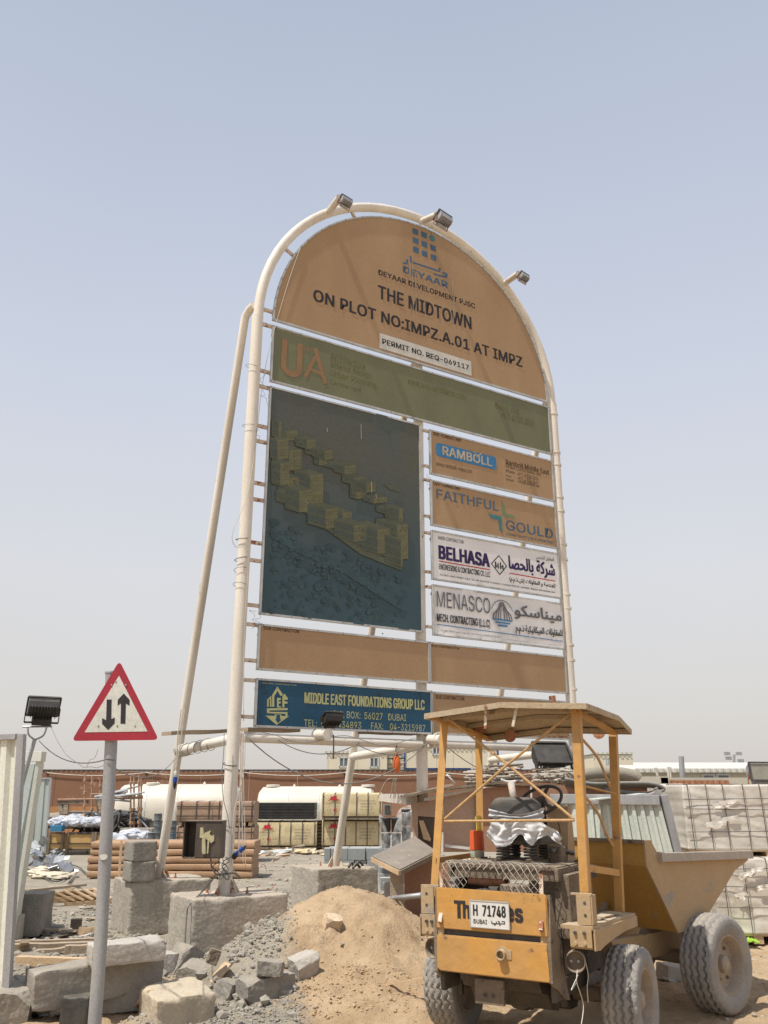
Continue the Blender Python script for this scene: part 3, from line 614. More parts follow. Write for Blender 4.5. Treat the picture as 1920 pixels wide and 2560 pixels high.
T(k, 'PILING CONTRACTOR', 5, (600, 24), (800, 30)); T(k, 'MIDDLE EAST FOUNDATIONS GROUP LLC', 5, (845, 137), (1557, 127), .03); T(k, 'P.O. BOX:  56027   DUBAI', 5, (1016, 222), (1447, 210)); T(k, 'TEL:  04-3434893', 5, (843, 274), (1182, 255)); T(k, 'FAX:    04-3215987', 5, (1240, 290), (1560, 272)); k.build('lettering', i_yel, b1, pf)
k = Print()
for q in ([(625, 160), (626, 118), (650, 95), (652, 160), (642, 160), (642, 112), (636, 122), (636, 160)], [(655, 160), (655, 92), (686, 40), (718, 85), (716, 95), (704, 96), (688, 66), (668, 98), (668, 160)], [(684, 108), (706, 108), (706, 120), (694, 122), (694, 130), (706, 130), (706, 140), (694, 142), (694, 156), (708, 158), (708, 166), (684, 164)],
          [(716, 164), (716, 98), (728, 82), (748, 110), (746, 120), (728, 118), (728, 128), (746, 130), (746, 142), (728, 142), (728, 164)], [(624, 170), (748, 168), (746, 180), (640, 182), (640, 190), (746, 192), (746, 216), (734, 214), (734, 202), (660, 200), (624, 198)],
          [(615, 212), (670, 214), (670, 205), (710, 206), (710, 214), (755, 216), (682, 268)]): k.poly(pl(5, q))
k.build('emblem', i_yel, b1, pf)
k = Print(); k.poly(pl(5, [(672, 232), (680, 232), (680, 208), (702, 208), (702, 236), (710, 236), (690, 258)])); k.build('emblem', m_blue, b1, pf2)
b2 = panel(2.97, 2.62, 5.61, 3.20, m_board, 'brown panel in the bottom row, mostly hidden by the dumper canopy'); k = Print(); T(k, 'SUB CONTRACTOR', 5, (1622, 108), (1780, 120), .01)
k = Print(); T(k, 'SUB CONTRACTOR', 11, (75, 52), (296, 42), .01); k.build('lettering', i_brown, b2, pf)
# floodlights on stub arms along the arch
def flood_head(parent, p, yaw, tilt, s=1., mats=None, bracket_to=None):
    """floodlight: sloping housing, fins, glass, hood rim, control gear box; faces local -Y"""
    hm, gm_ = mats or (m_galv, m_glass)
    rot = Matrix.Rotation(yaw, 4, 'Z') @ Matrix.Rotation(tilt, 4, 'X'); T0 = Matrix.Translation(Vector(p)) @ rot @ Matrix.Scale(s, 4)
    f = obj('floodlight', None or bpy.data.meshes.new('floodlight'), hm, parent) if False else None
    bm = B()
    prof = [(-.0, -.13), (0, .13), (.06, .125), (.13, .08), (.15, 0), (.13, -.08), (.06, -.125)]
    v0 = [bm.verts.new(T0 @ Vector((-.20, a, b))) for a, b in prof]; v1 = [bm.verts.new(T0 @ Vector((.20, a, b))) for a, b in prof]
    bm.faces.new(v0); bm.faces.new(v1[::-1])
    for i in range(len(prof)): bm.faces.new((v0[i], v1[i], v1[(i + 1) % len(prof)], v0[(i + 1) % len(prof)]))
    f = obj('floodlight', fixn(bm), hm, parent)
    bm = B()
    for a, b in (((-.215, -.145), (.215, -.145)), ((.215, -.145), (.215, .145)), ((.215, .145), (-.215, .145)), ((-.215, .145), (-.215, -.145))): bar(bm, (a[0], -.012, a[1]), (b[0], -.012, b[1]), .03, .024)
    for v in bm.verts: v.co = T0 @ v.co
    obj('rim', bm, m_dark if hm is not m_black else m_black, f)
    bm = B(); box(bm, (0, -.004, 0), (.39, .008, .25))
    for v in bm.verts: v.co = T0 @ v.co
    obj('glass', bm, gm_, f)
    bm = B()
    for i in range(9):
        bm = B(); box(bm, (-.16 + i * .04, .092, 0), (.006, .15, .18))
        for v in bm.verts: v.co = T0 @ v.co
        obj('cooling_fin', bm, hm, f)
    bm = B(); box(bm, (0, .10, -.16), (.26, .12, .09), bev=.01)
    for v in bm.verts: v.co = T0 @ v.co
    obj('gear_box', bm, hm, f)
    bm = B(); bar(bm, (-.225, .04, 0), (-.225, .09, -.2), .012, .03); bar(bm, (.225, .04, 0), (.225, .09, -.2), .012, .03); bar(bm, (-.225, .09, -.2), (.225, .09, -.2), .03, .012)
    for v in bm.verts: v.co = T0 @ v.co
    obj('yoke', bm, m_rust if hm is m_galv else hm, f)
    return f
for (bx, by), (hx, hy), ln, s in (((478, 172), (540, 98), .55, .50), ((905, 212), (985, 178), .5, .72), ((1290, 498), (1362, 448), .55, .50)):
    u, z = SP(1, bx, by); r = _ray(1, hx, hy); o = Vector((0, 0, CAM_H)); pp = Vector((P0.x, P0.y, 0)) - UB * ln; t = (pp - o).dot(UB) / r.dot(UB); q = o + r * t - P0; u2, z2 = q.dot(UX), o.z + r.z * t
    obj('lamp_arm', tube(B(), [(u, 0, z), (u2 - .03, -ln, z2 - .02)], .055, 14), m_cream, SG, 60)
    flood_head(SG, (u2 + .12 * s, -ln - .02, z2 - .06), R(180 + 12), R(-50), s)
u, z = SP(5, 945, 300)
bm = B(); bar(bm, (u - .06, -.30, z - .10), (u - .06, -.30, z + .06), .03, .01); obj('lamp_bracket', bm, m_dark, SG)
flood_head(SG, (u, -.34, z + .16), R(180), R(-60), .62, (m_black, m_glass))
# ================================================================== DUMPER
DA = Vector((1.20, 7.51, 0)); DPS = R(29.3); DRZ = R(90) - DPS
DE = Vector((math.sin(DPS), math.cos(DPS), 0)); DL = Vector((-math.cos(DPS), math.sin(DPS), 0))
DU = thing('site_dumper', 'dusty yellow site dumper with a patched canopy, parked beside the sand heap', 'dumper', tuple(DA), DRZ)
def RD(c, x, y, X=None, Yl=None, Zz=None):
    """photo point on a plane of the dumper's own frame -> local point"""
    r = _ray(c, x, y); o = Vector((0, 0, CAM_H))
    if X is not None: t = (DA + DE * X - o).dot(DE) / r.dot(DE)
    elif Yl is not None: t = (DA + DL * Yl - o).dot(DL) / r.dot(DL)
    else: t = (Zz - o.z) / r.z
    q = o + r * t - DA; return Vector((q.dot(DE), q.dot(DL), q.z))
# --- wheels
def tyre_mesh(rad, wid, n=150):
    bm = B(); prof = []
    hw = wid / 2
    for i in range(27):                      # tread from -hw to hw
        t = -1 + 2 * i / 26; prof.append((rad - .022 * abs(t) ** 3.2, t * hw * .92, True))
    side = [(rad - .045, hw * .98), (rad - .085, hw * 1.03), (rad - .12, hw * 1.0), (rad * .60, hw * .86), (rad * .585, hw * .80), (rad * .56, hw * .78)]
    full = [(r, -y, False) for r, y in reversed(side)] + prof + [(r, y, False) for r, y in side]
    rings = []
    for k in range(n):
        th = 2 * math.pi * k / n; ring = []
        z = abs(((th * 30 / (2 * math.pi)) % 1) * 2 - 1) - .5
        for r, y, tr in full:
            if tr:
                g = 1.0
                for y0 in (-.62, -.2, .2, .62):
                    g = min(g, max(0, (abs(y / hw - y0 - z * .17) - .045) / .035))
                e = abs(y / hw)
                if e > .8: g = min(g, 1 if ((th * 60 / (2 * math.pi)) % 1) > .3 else .35)
                r = r - .020 * (1 - min(1, g))
            ring.append(bm.verts.new((r * math.cos(th), y, r * math.sin(th))))
        rings.append(ring)
    for k in range(n):
        a, b = rings[k], rings[(k + 1) % n]
        for i in range(len(full) - 1): bm.faces.new((a[i], a[i + 1], b[i + 1], b[i]))
    return bm
RY = Matrix.Rotation(R(90), 4, 'X')
def wheel(parent, x, y, rad, wid, out, steer=0., label=None):
    """out = +1 left side of the machine, -1 right side: rim dish faces that way"""
    t = obj('wheel', tyre_mesh(rad, wid), m_tyre, parent, 50, (x, y, rad - .012), (0, 0, steer), label)
    hw = wid / 2; bm = B(); m = axis((0, 0, 0), (0, out, 0))
    lathe(bm, [(rad * .60, hw * .86), (rad * .57, hw * .9), (rad * .545, hw * .82), (rad * .52, hw * .35), (rad * .50, hw * .25), (rad * .46, hw * .22), (rad * .40, hw * .30), (rad * .27, hw * .30), (rad * .25, hw * .34), (.0, hw * .34)], 44, m)
    lathe(bm, [(rad * .60, -hw * .86), (rad * .57, -hw * .9), (rad * .52, -hw * .35), (rad * .3, -hw * .1), (0, -hw * .1)], 44, m)
    obj('rim', bm, m_rim, t, 40)
    bm = B(); lathe(bm, [(0, hw * .75), (rad * .12, hw * .72), (rad * .17, hw * .6), (rad * .18, hw * .3)], 24, m); obj('hub', bm, m_rim, t, 40)
    for k in range(6):
        a = k * math.pi / 3; bm = B(); lathe(bm, [(0, hw * .46), (.013, hw * .46), (.014, hw * .3)], 6, m @ Matrix.Translation((rad * .33 * math.cos(a), rad * .33 * math.sin(a), 0))); obj('wheel_nut', bm, m_grime_or_shade, t)
    return t
wheel(DU, .0, .70, .365, .27, 1); wheel(DU, .0, -.73, .365, .27, -1)
FPS = R(48) - DPS                                     # the front half is steered to the right
FC = Vector((2.40, 8.92, 0)) - DA; FX, FYl = FC.dot(DE), FC.dot(DL)
FM = Matrix.Translation((FX, FYl, 0)) @ Matrix.Rotation(-FPS, 4, 'Z')
def fpt(x, y, z): return FM @ Vector((x, y, z))
for yy, o_ in ((.72, 1), (-.76, -1)):
    p = fpt(.03, yy, 0); wheel(DU, p.x, p.y, .40, .30, o_, -FPS)
# --- chassis
m_soot = M('sooty_steel', (.045, .038, .032), (.08, .065, .05), .8, 5, .3, 40, dust=(.3, .25, .19), dustamt=.3)
bm = B(); tube(bm, [(0, -.6, .36), (0, .6, .36)], .055, 12); lathe(bm, [(0, -.16), (.12, -.14), (.15, 0), (.12, .14), (0, .16)], 16, axis((0, .1, .34), (1, 0, 0))); obj('rear_axle', bm, m_grime_or_shade, DU, 40)
bm = B(); tube(bm, [fpt(0, -.6, .40), fpt(0, .6, .40)], .06, 12); lathe(bm, [(0, -.16), (.12, -.14), (.16, 0), (.12, .14), (0, .16)], 16, axis(fpt(0, .0, .38), (1, 0, 0))); obj('front_axle', bm, m_grime_or_shade, DU, 40)
bm = B()
for s in (-1, 1): box(bm, (.12, s * .27, .50), (1.3, .07, .17), bev=.006)
box(bm, (.78, 0, .50), (.10, .6, .22), bev=.006); box(bm, (.2, 0, .46), (.08, .55, .16)); obj('rear_chassis', bm, m_soot, DU)
bm = B()
for s in (-1, 1):
    a, b = fpt(-.85, s * .28, .50), fpt(.55, s * .34, .52); bar(bm, a, b, .06, .20, bev=.006)
bar(bm, fpt(-.85, -.33, .50), fpt(-.85, .33, .50), .10, .2, bev=.006)
obj('front_chassis', bm, m_yel2, DU)
bm = B(); lathe(bm, [(0, 0), (.07, 0), (.07, .34), (0, .34)], 16, Matrix.Translation((.93, -.01, .36))); obj('pivot_pin', bm, m_grime_or_shade, DU, 40)
bm = B(); tube(bm, [(.35, -.2, .48), (1.1, -.22, .50)], .035, 10); tube(bm, [(.9, -.215, .49), (1.25, -.25, .5)], .02, 8); obj('steering_ram', bm, m_grime_or_shade, DU, 40)
# engine sump and gearbox hanging below the tail
bm = B(); prism(bm, [(-.78, .56), (-.72, .47), (-.6, .44), (-.52, .33), (-.38, .30), (-.3, .37), (-.2, .38), (-.12, .26), (.05, .25), (.14, .34), (.3, .36), (.5, .45), (.5, .6), (-.78, .6)], -.30, .30, lambda a, b, d: (a, d, b)); fixn(bm); obj('sump', bm, m_soot, DU)
bm = B(); box(bm, (-.80, .06, .46), (.03, .22, .16), bev=.004); obj('tow_plate', bm, m_grime_or_shade, DU)
for dy in (-.03, .03):
    obj('tow_bolt', lathe(B(), [(0, .0), (.012, 0), (.012, .012), (0, .012)], 8, axis((-.815, .06 + dy, .44), (-1, 0, 0))), m_dark, DU)
# --- tail panels
def yz_panel(y0, z0, y1, z1, x=-.90, th=.02, bev=.006):
    bm = B(); box(bm, (x + th / 2, (y0 + y1) / 2, (z0 + z1) / 2), (th, abs(y1 - y0), z1 - z0), bev=bev); return bm
bm = B(); prism(bm, [(.425, 1.138), (-.42, 1.13), (-.432, 1.115), (-.43, .858), (.425, .86)], -.90, -.875, lambda a, b, d: (d, a, b)); bmesh.ops.bevel(bm, geom=bm.edges[:], offset=.006, segments=2, affect='EDGES'); fixn(bm)
tp = obj('tail_panel', bm, m_yel, DU)
bm = B(); prism(bm, [(.43, .818), (-.425, .818), (-.435, .60), (-.43, .575), (.40, .58), (.43, .60)], -.905, -.87, lambda a, b, d: (d, a, b)); bmesh.ops.bevel(bm, geom=bm.edges[:], offset=.008, segments=2, affect='EDGES'); fixn(bm)
lp = obj('lower_tail_panel', bm, m_yel, DU)
obj('tail_recess', yz_panel(.40, .80, -.40, .88, -.868, .02, 0), m_dark, DU)
bm = B(); box(bm, (-.86, .40, .84), (.05, .05, .10)); box(bm, (-.86, -.40, .84), (.05, .06, .10)); obj('corner_bracket', bm, m_yel2, DU)
for (y, z) in ((.39, .90), (-.385, .90)):
    obj('bolt', lathe(B(), [(0, .012), (.012, .012), (.013, 0)], 6, axis((-.90, y, z), (-1, 0, 0))), m_rust, tp)
dpf = lambda o_: (lambda a, b: (-.90 - o_, -a, b))
k = Print(); q = lambda x, y: RD(12, x, y, X=-.903)
def TD(pr, s, bl, tr, bold=0.):
    a, b = q(*bl), q(*tr); return pr.text(s, -a.y, a.z, -b.y + a.y, b.z - a.z, bold)
TD(k, 'T', (282, 577), (352, 450), .05); TD(k, 'h', (348, 580), (398, 452), .05); TD(k, 'es', (660, 606), (790, 508), .06); k.build('lettering', i_black, tp, dpf(.0025), nrm=(-1, 0, 0))
a, b = q(408, 640), q(690, 462); bm = B(); box(bm, (-.912, (a.y + b.y) / 2, (a.z + b.z) / 2), (.006, abs(a.y - b.y), abs(a.z - b.z)), bev=.002)
plt = obj('number_plate', bm, M('plate_white', (.66, .65, .62), (.6, .58, .54), .5, 6, 0, 60), tp)
bm = B()
for s in ((a.y, a.z, b.y, a.z), (a.y, b.z, b.y, b.z), (a.y, a.z, a.y, b.z), (b.y, a.z, b.y, b.z)): bar(bm, (-.914, s[0], s[1]), (-.914, s[2], s[3]), .006, .01, up=(1, 0, 0))
obj('plate_rim', bm, m_alu, tp)
k = Print(); TD(k, 'H  71748', (428, 558), (668, 490), .03); TD(k, 'DUBAI', (432, 615), (530, 590), .02)
for pts in ([(566, 600), (566, 616), (600, 618), (600, 604)], [(600, 618), (622, 618), (622, 602), (612, 602)], [(622, 618), (662, 620), (662, 604), (640, 602)], [(582, 626), (596, 626)], [(622, 628), (630, 628)]): k.line([(-q(*p).y, q(*p).z) for p in pts], .006)
k.build('plate_lettering', i_black, tp, dpf(.0165), nrm=(-1, 0, 0))
ex = q(640, 845); bm = B(); m = axis((-.90, ex.y, ex.z), (-1, 0, 0))
lathe(bm, [(.027, -.02), (.027, .05), (.034, .05), (.034, .012), (.05, .012), (.05, 0)], 20, m); box(bm, (-.906, ex.y - .025, ex.z), (.01, .09, .06), bev=.003)
obj('exhaust', bm, m_yel2, lp, 40); obj('exhaust_bore', lathe(B(), [(.027, .0), (0, .0)], 16, m), m_black, lp)
# --- side skirts of the engine bay; their shade is put into the dark colour
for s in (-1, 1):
    bm = B(); prism(bm, [(-.90, .575), (-.90, .80), (-.865, 1.125), (-.84, 1.12), (-.62, .50), (-.58, .42), (-.66, .44)], -.012, .012, lambda a, b, d: (a, s * (.435 + .03 * max(0, a + .88)) + d, b)); fixn(bm); obj('side_skirt', bm, m_grime_or_shade, DU)
bm = B()
for s in (-1, 1):
    bm = B(); box(bm, (-.55, s * .40, .62), (.04, .03, .5)); box(bm, (-.02, s * .40, .9), (.05, .04, .8)); box(bm, (-.45, s * .42, .50), (.75, .03, .12)); box(bm, (-.3, s * .415, .70), (.5, .02, .4)); obj('engine_bay_frame', bm, m_soot, DU)
# --- engine under the seat deck
bm = B(); box(bm, (-.36, .05, .78), (.5, .36, .42), bev=.02); box(bm, (-.34, .05, 1.02), (.42, .2, .08), bev=.02)
eng = obj('engine', bm, m_dark, DU)
bm = B()
for i in range(4): lathe(bm, [(0, .06), (.04, .06), (.05, .03), (.05, 0)], 12, Matrix.Translation((-.5 + .11 * i, .05, 1.06)))
obj('injector_cap', bm, m_grime_or_shade, eng)
bm = B(); lathe(bm, [(0, .1), (.11, .09), (.12, .02), (.12, -.04), (0, -.04)], 24, Matrix.Translation((-.68, -.12, 1.07))); obj('air_filter', bm, m_grime_or_shade, eng, 40)
bm = B(); tube(bm, smooth_path([(-.7, -.1, 1.05), (-.72, .1, 1.10), (-.6, .25, 1.05), (-.4, .3, .9)]), .03, 10); obj('air_hose', bm, m_black, eng, 40)
bm = B(); lathe(bm, [(0, 0), (.05, 0), (.05, .3), (0, .3)], 16, axis((-.55, .30, 1.18), (0, -1, 0))); obj('silencer', bm, m_rust, eng, 40)
bm = B(); lathe(bm, [(0, -.015), (.13, -.015), (.13, .015), (0, .015)], 24, axis((-.72, .05, .8), (1, 0, 0))); obj('fan_pulley', bm, m_grime_or_shade, eng, 40)
bm = B(); box(bm, (-.42, .36, 1.0), (.5, .03, .36)); obj('bay_partition', bm, m_black, DU)
# --- deck over the engine
bm = B(); box(bm, (-.30, 0, 1.275), (.66, .86, .03), bev=.008); box(bm, (-.30, -.43, 1.235), (.7, .03, .09), bev=.01); box(bm, (-.30, .43, 1.235), (.7, .03, .09), bev=.01); box(bm, (-.60, 0, 1.235), (.03, .8, .09)); obj('seat_deck', bm, m_grime_or_shade, DU)
bm = B(); box(bm, (.10, -.30, 1.20), (.5, .30, .10), bev=.03); obj('deck_box', bm, m_dark, DU)
# --- expanded metal mesh, torn in the middle
bm = B()
def mpt(s, t):   # s across -1..1 , t along 0 (deck) .. 1 (down at tail)
    y = -s * .40; L_ = t * .58
    if L_ < .27: p = (-.55 - L_, y, 1.305 + .01 * math.sin(L_ * 9))
    elif L_ < .33: a = (L_ - .27) / .06 * math.pi / 2; p = (-.82 - .05 * math.sin(a), y, 1.305 - .05 * (1 - math.cos(a)))
    else: p = (-.87 - .01 * math.sin((L_ - .33) * 8), y, 1.255 - (L_ - .33))
    return Vector(p) + Vector((0, .012 * s, 0)) * t + Vector((1, 0, 1)) * .008 * noise.noise(Vector((s * 3, t * 3, 0)))
nu, nv = 30, 20
def keep(i, j):
    s = -1 + 2 * i / nu; t = j / nv; dn = (t - .52) / .48
    if dn < 0: return True
    w_l = .50 * (1 - .75 * dn) + .04 * math.sin(dn * 17); w_r = .78 * (1 - .78 * dn) + .05 * math.sin(dn * 13)
    return (s + 1) < w_l + .18 or (1 - s) < w_r + .12
for i in range(nu):
    for j in range(nv):
        if (i + j) % 2: continue
        for (a, b, c_, d) in ((i, j, i + 1, j + 1), (i + 1, j + 1, i + 2, j), (i, j, i + 1, j - 1), ):
            if c_ > nu or d < 0 or d > nv: continue
            if keep(i, j) and keep(c_, d): tube(bm, [mpt(-1 + 2 * a / nu, b / nv), mpt(-1 + 2 * c_ / nu, d / nv)], .0028, 4, False)
mm_ = obj('mesh_guard', bm, M('expanded_mesh', (.42, .38, .32), (.34, .30, .25), .7, 8, 0, 60), DU); mm_['kind'] = 'stuff'
for s in (-1, 1):
    bm = B(); bar(bm, mpt(s, .56), mpt(s, 1.0), .028, .006, up=(1, 0, 0)); bar(bm, mpt(s, 1.0), mpt(s, 1.0) + Vector((-.045, 0, -.10)), .03, .006, up=(1, 0, 0)); obj('guard_strap', bm, m_creamrust, DU)
# --- mudguard steps with canopy brackets
for s in (-1, 1):
    LS = -.055 if s > 0 else 0
    o_ = lambda x, y, z: (x, s * y, z)
    bm = B(); prism(bm, [(-.74, .925), (.46, .885), (.46, .865), (-.74, .90)], .47, .70 + LS, lambda a, b, d: (a, s * d, b)); fixn(bm); st = obj('mudguard', bm, m_yel2, DU)
    bm = B(); prism(bm, [(-.73, .90), (.46, .866), (.46, .79), (.05, .80), (-.25, .79), (-.5, .775), (-.62, .76), (-.73, .77)], .70 + LS, .712 + LS, lambda a, b, d: (a, s * d, b)); fixn(bm); obj('mudguard_skirt', bm, m_yel2, DU)
    bm = B(); prism(bm, [(-.742, .915), (-.742, .79), (-.72, .775), (-.70, .775), (-.70, .90)], .535 + LS * .6, .69 + LS * 1.1, lambda a, b, d: (a, s * d, b)); fixn(bm); obj('end_plate', bm, m_yel2, DU)
    for yy in (.575 + LS * .6, .64 + LS):
        for z in (.81, .88): obj('bolt', lathe(B(), [(0, .016), (.011, .016), (.013, 0)], 6, axis((-.742, s * yy, z), (-1, 0, 0))), m_dark if z > .85 else m_yel2, DU)
    bm = B(); bar(bm, (-.715, s * (.64 + LS), .93), (-.715, s * (.64 + LS), 1.12), .012, .10, up=(0, 1, 0)); bar(bm, (-.665, s * (.695 + LS), .93), (-.665, s * (.695 + LS), 1.12), .10, .012, up=(0, 1, 0)); box(bm, (-.70, s * (.625 + LS), 1.125), (.035, .15, .012)); obj('post_socket', bm, m_yel2, DU)
    for z in (.99, 1.07): obj('socket_hole', lathe(B(), [(0, .001), (.011, .001)], 10, axis((-.7225, s * (.65 + LS), z), (-1, 0, 0))), m_dark, DU)
    for j in range(3): 
        bm = B(); box(bm, (-.25 + .2 * j, s * .58, .922 - .006 * j), (.16, .12, .01), s * .15 * j); obj('tread_plate', bm, m_yel2, DU)
    # round rear lamp hanging below
    lm = axis((-.70, s * .55, .69), (-1, s * .30, 0)); bm = B(); lathe(bm, [(.072, -.05), (.072, .02), (.066, .025), (.062, .02), (.060, -.02), (0, -.02)], 28, lm); rl = obj('lamp_housing', bm, m_grime_or_shade, DU, 40)
    for dz in (-.03, .02): obj('lamp_screw', lathe(B(), [(0, .0), (.010, -.004), (.010, -.02)], 10, lm @ Matrix.Translation((dz, 0, 0))), m_galv, rl)
bm = B(); box(bm, (-.27, -.435, 1.02), (.58, .12, .43), bev=.015); obj('tank', bm, m_grime_or_shade, DU)
bm = B(); lathe(bm, [(0, .03), (.04, .03), (.045, 0)], 16, Matrix.Translation((-.2, -.435, 1.235))); obj('tank_cap', bm, m_black, DU)
# --- front footwell and steering
bm = B(); box(bm, (.42, 0, .72), (.5, .8, .03)); box(bm, (.62, 0, .95), (.03, .5, .45)); obj('footwell', bm, m_grime_or_shade, DU)
sw = RD(11, 892, 835, X=.18); 
bm = B(); tube(bm, [(.42, sw.y + .02, 1.10), (sw.x + .03, sw.y, sw.z - .06), (sw.x, sw.y, sw.z)], .03, 12); obj('steering_column', bm, m_dark, DU, 40)
sm_ = axis(sw, (-.62, .12, .8)) ; ring = [sm_ @ Vector((.19 * math.cos(a), .19 * math.sin(a), 0)) for a in [i * 2 * math.pi / 40 for i in range(41)]]
bm = B(); tube(bm, ring, .014, 10, False); stw = obj('steering_wheel', bm, m_black, DU, 40)
bm = B()
for a in (90, 210, 330): tube(bm, [sm_ @ Vector((0, 0, -.015)), sm_ @ Vector((.185 * math.cos(R(a)), .185 * math.sin(R(a)), 0))], .016, 8)
lathe(bm, [(0, .02), (.05, .01), (.055, -.03), (0, -.03)], 20, sm_); obj('wheel_spoke', bm, m_black, stw, 40)
bm = B(); prism(bm, [(.10, 1.25), (.32, 1.25), (.28, 1.70), (.20, 1.70)], -.28, -.10, lambda a, b, d: (a, d, b)); fixn(bm); obj('control_console', bm, m_yel2, DU)
bm = B(); tube(bm, [RD(11, *p, Yl=-.30) for p in ((950, 968), (1030, 990), (1050, 1085), (1005, 1090))], .008, 8); obj('hand_rail', bm, m_grime_or_shade, DU, 40)
lv = [RD(12, *p, Yl=-.28) for p in ((1000, 85), (1060, 70), (1160, 98))]
bm = B(); tube(bm, lv, .014, 8, rr=[.022, .015, .018]); obj('lever', bm, m_black, DU, 40)
bm = B(); box(bm, tuple(RD(12, 1050, 110, Yl=-.27)), (.12, .10, .13), bev=.015); obj('lever_box', bm, m_grime_or_shade, DU)
# --- seat: padded back, springs, cloth tied over it
def seat_mesh():
    bm = B(); bmesh.ops.create_cube(bm, size=1); bmesh.ops.subdivide_edges(bm, edges=bm.edges[:], cuts=8, use_grid_fill=True)
    for v in bm.verts:
        x, y, z = v.co; e = max(0, (abs(y) - .30) / .2); z2 = z * (1 - .45 * e * e) ; p = Vector((x * .09 * (1 - .5 * (abs(z) * 2) ** 3 * .5), y * .40, z2 * .22)); p.x += .03 * z + .05 * (2 * y) ** 2 * .6 - .01 * noise.noise(Vector((y * 5, z * 5, 1))); v.co = p
    return bm
sc_ = RD(11, 690, 900, X=-.42)
sb = obj('seat_back', seat_mesh(), m_dark, DU, True, tuple(sc_ + Vector((0, 0, -.02))))
bm = B(); box(bm, (sc_.x + .22, sc_.y, 1.47), (.42, .42, .10), bev=.035); obj('seat_cushion', bm, m_dark, DU, 40)
for yy in (-.11, .12):
    for xx in (-.38, -.15):
        pts = [Vector((xx + .05 * math.cos(a), sc_.y + yy + .05 * math.sin(a), 1.32 + .11 * a / (10 * math.pi))) for a in [i * 10 * math.pi / 80 for i in range(81)]]
        bm = B(); tube(bm, pts, .009, 6); obj('spring', bm, m_dark, DU)
bm = B(); box(bm, (-.27, sc_.y, 1.30), (.42, .36, .02)); box(bm, (-.27, sc_.y + .12, 1.315), (.45, .03, .02)); box(bm, (-.27, sc_.y - .12, 1.315), (.45, .03, .02)); obj('seat_rail', bm, m_grime_or_shade, DU)
# cloth: strips wrapped round the back, hanging ragged
m_cloth = M('tied_cloth', (.60, .60, .60), (.48, .48, .49), .85, 5, .2, 60, c3=(.40, .38, .36), spot=.66)
def cloth_grid(f, nu_=30, nv_=22):
    bm = B(); g_ = [[bm.verts.new(f(i / nu_, j / nv_)) for j in range(nv_ + 1)] for i in range(nu_ + 1)]
    for i in range(nu_):
        for j in range(nv_): bm.faces.new((g_[i][j], g_[i + 1][j], g_[i + 1][j + 1], g_[i][j + 1]))
    return bm
def c1(u_, v_):
    px_ = 500 + 420 * u_; top = 905 + 60 * math.sin(u_ * 3.1) - 30 * u_ + 0 * v_; bot = 1000 - 10 * u_; py = top + (bot - top) * v_ - 18 * (1 - abs(2 * u_ - .5))
    p = RD(11, px_, py, X=-.51 + .06 * (2 * u_ - 1) ** 2); p.x -= .018 * math.sin(v_ * 14 + 3 * u_) + .012 * noise.noise(Vector((u_ * 9, v_ * 4, 0))); return p
def c2(u_, v_):
    px_ = 500 + 560 * u_; top = 985 + 15 * math.sin(u_ * 6) + 140 * max(0, u_ - .65) / .35; bot = [1105, 1185, 1190, 1150, 1090, 1130, 1185, 1130, 1100, 1150, 1200]
    k_ = u_ * 10; i = min(9, int(k_)); b_ = bot[i] + (bot[i + 1] - bot[i]) * (k_ - i); py = top + (b_ - top) * v_
    px_ += 14 * math.sin(v_ * 5 + u_ * 9); p = RD(11, px_, py, X=-.53 + .05 * (2 * u_ - 1) ** 2 + .10 * max(0, u_ - .7)); p.x -= .022 * math.sin(u_ * 34 + v_ * 2.5) + .03 * noise.noise(Vector((u_ * 6, v_ * 5, 4))); return p
solo_ = solo('seat_cloth', cloth_grid(c1), m_cloth, 'white cloth band knotted round the top of the dumper seat', 'cloth', smooth=True)
for o2, f_, lb in ((solo_, None, None), (solo('seat_cloth', cloth_grid(c2, 44, 26), m_cloth, 'ragged white cloth hanging in folds below the dumper seat back', 'cloth', smooth=True), None, None)):
    o2.location = DA; o2.rotation_euler = (0, 0, DRZ)
# --- canopy
LEAN = .17
def post(x0, y, z0, x1, z1, lab=None):
    bm = B(); w_ = .062
    for (a, b, c_, d) in ((w_, .008, 0, -w_ / 2), (.008, w_, -w_ / 2, 0)):
        p0, p1 = Vector((x0, y, z0)), Vector((x1, y, z1)); v = [bm.verts.new(p + Vector((c_ * 0 + sx * (a if a < b else .004 if False else a) / 2, 0, 0)) ) for p in (p0,) for sx in (0,)]
    bm.free(); bm = B(); s = 1 if y > 0 else -1
    bar(bm, (x0, y, z0), (x1, y, z1), w_, .008, up=(1, 0, 0)); bar(bm, (x0 + .03, y + s * w_ / 2, z0), (x1 + .03, y + s * w_ / 2, z1), .008, w_, up=(1, 0, 0))
    return obj('canopy_post', bm, m_yel, DU)
rl0, rl1 = RD(12, 165, 420, Yl=.56), RD(11, 158, 180, Yl=.56)
post(-.66, .57, .93, RD(11, 160, 190, Yl=.57).x, 2.42); post(-.66, -.63, .93, RD(11, 1158, 130, Yl=-.63).x, 2.42)
fr = RD(6, 985, 1040, Yl=-.58); fl = RD(6, 365, 780, Yl=.57)
post(fr.x, -.58, .89, RD(11, 1440, 240, Yl=-.58).x, 2.36); post(fl.x - .03, .57, .89, RD(11, 420, 290, Yl=.57).x, 2.36)
def rod(pts, r, name='cross_brace', mat=None): return obj(name, tube(B(), pts, r, 8), mat or m_creamrust, DU, 40)
XB = lambda x, y, yl: RD(11, x, y, X=-.66 + .16 * (1 - (y - 150) / 1100) * .9)
m_rebar = M('painted_rebar', (.52, .34, .16), (.42, .25, .12), .7, 30, .5, 90)
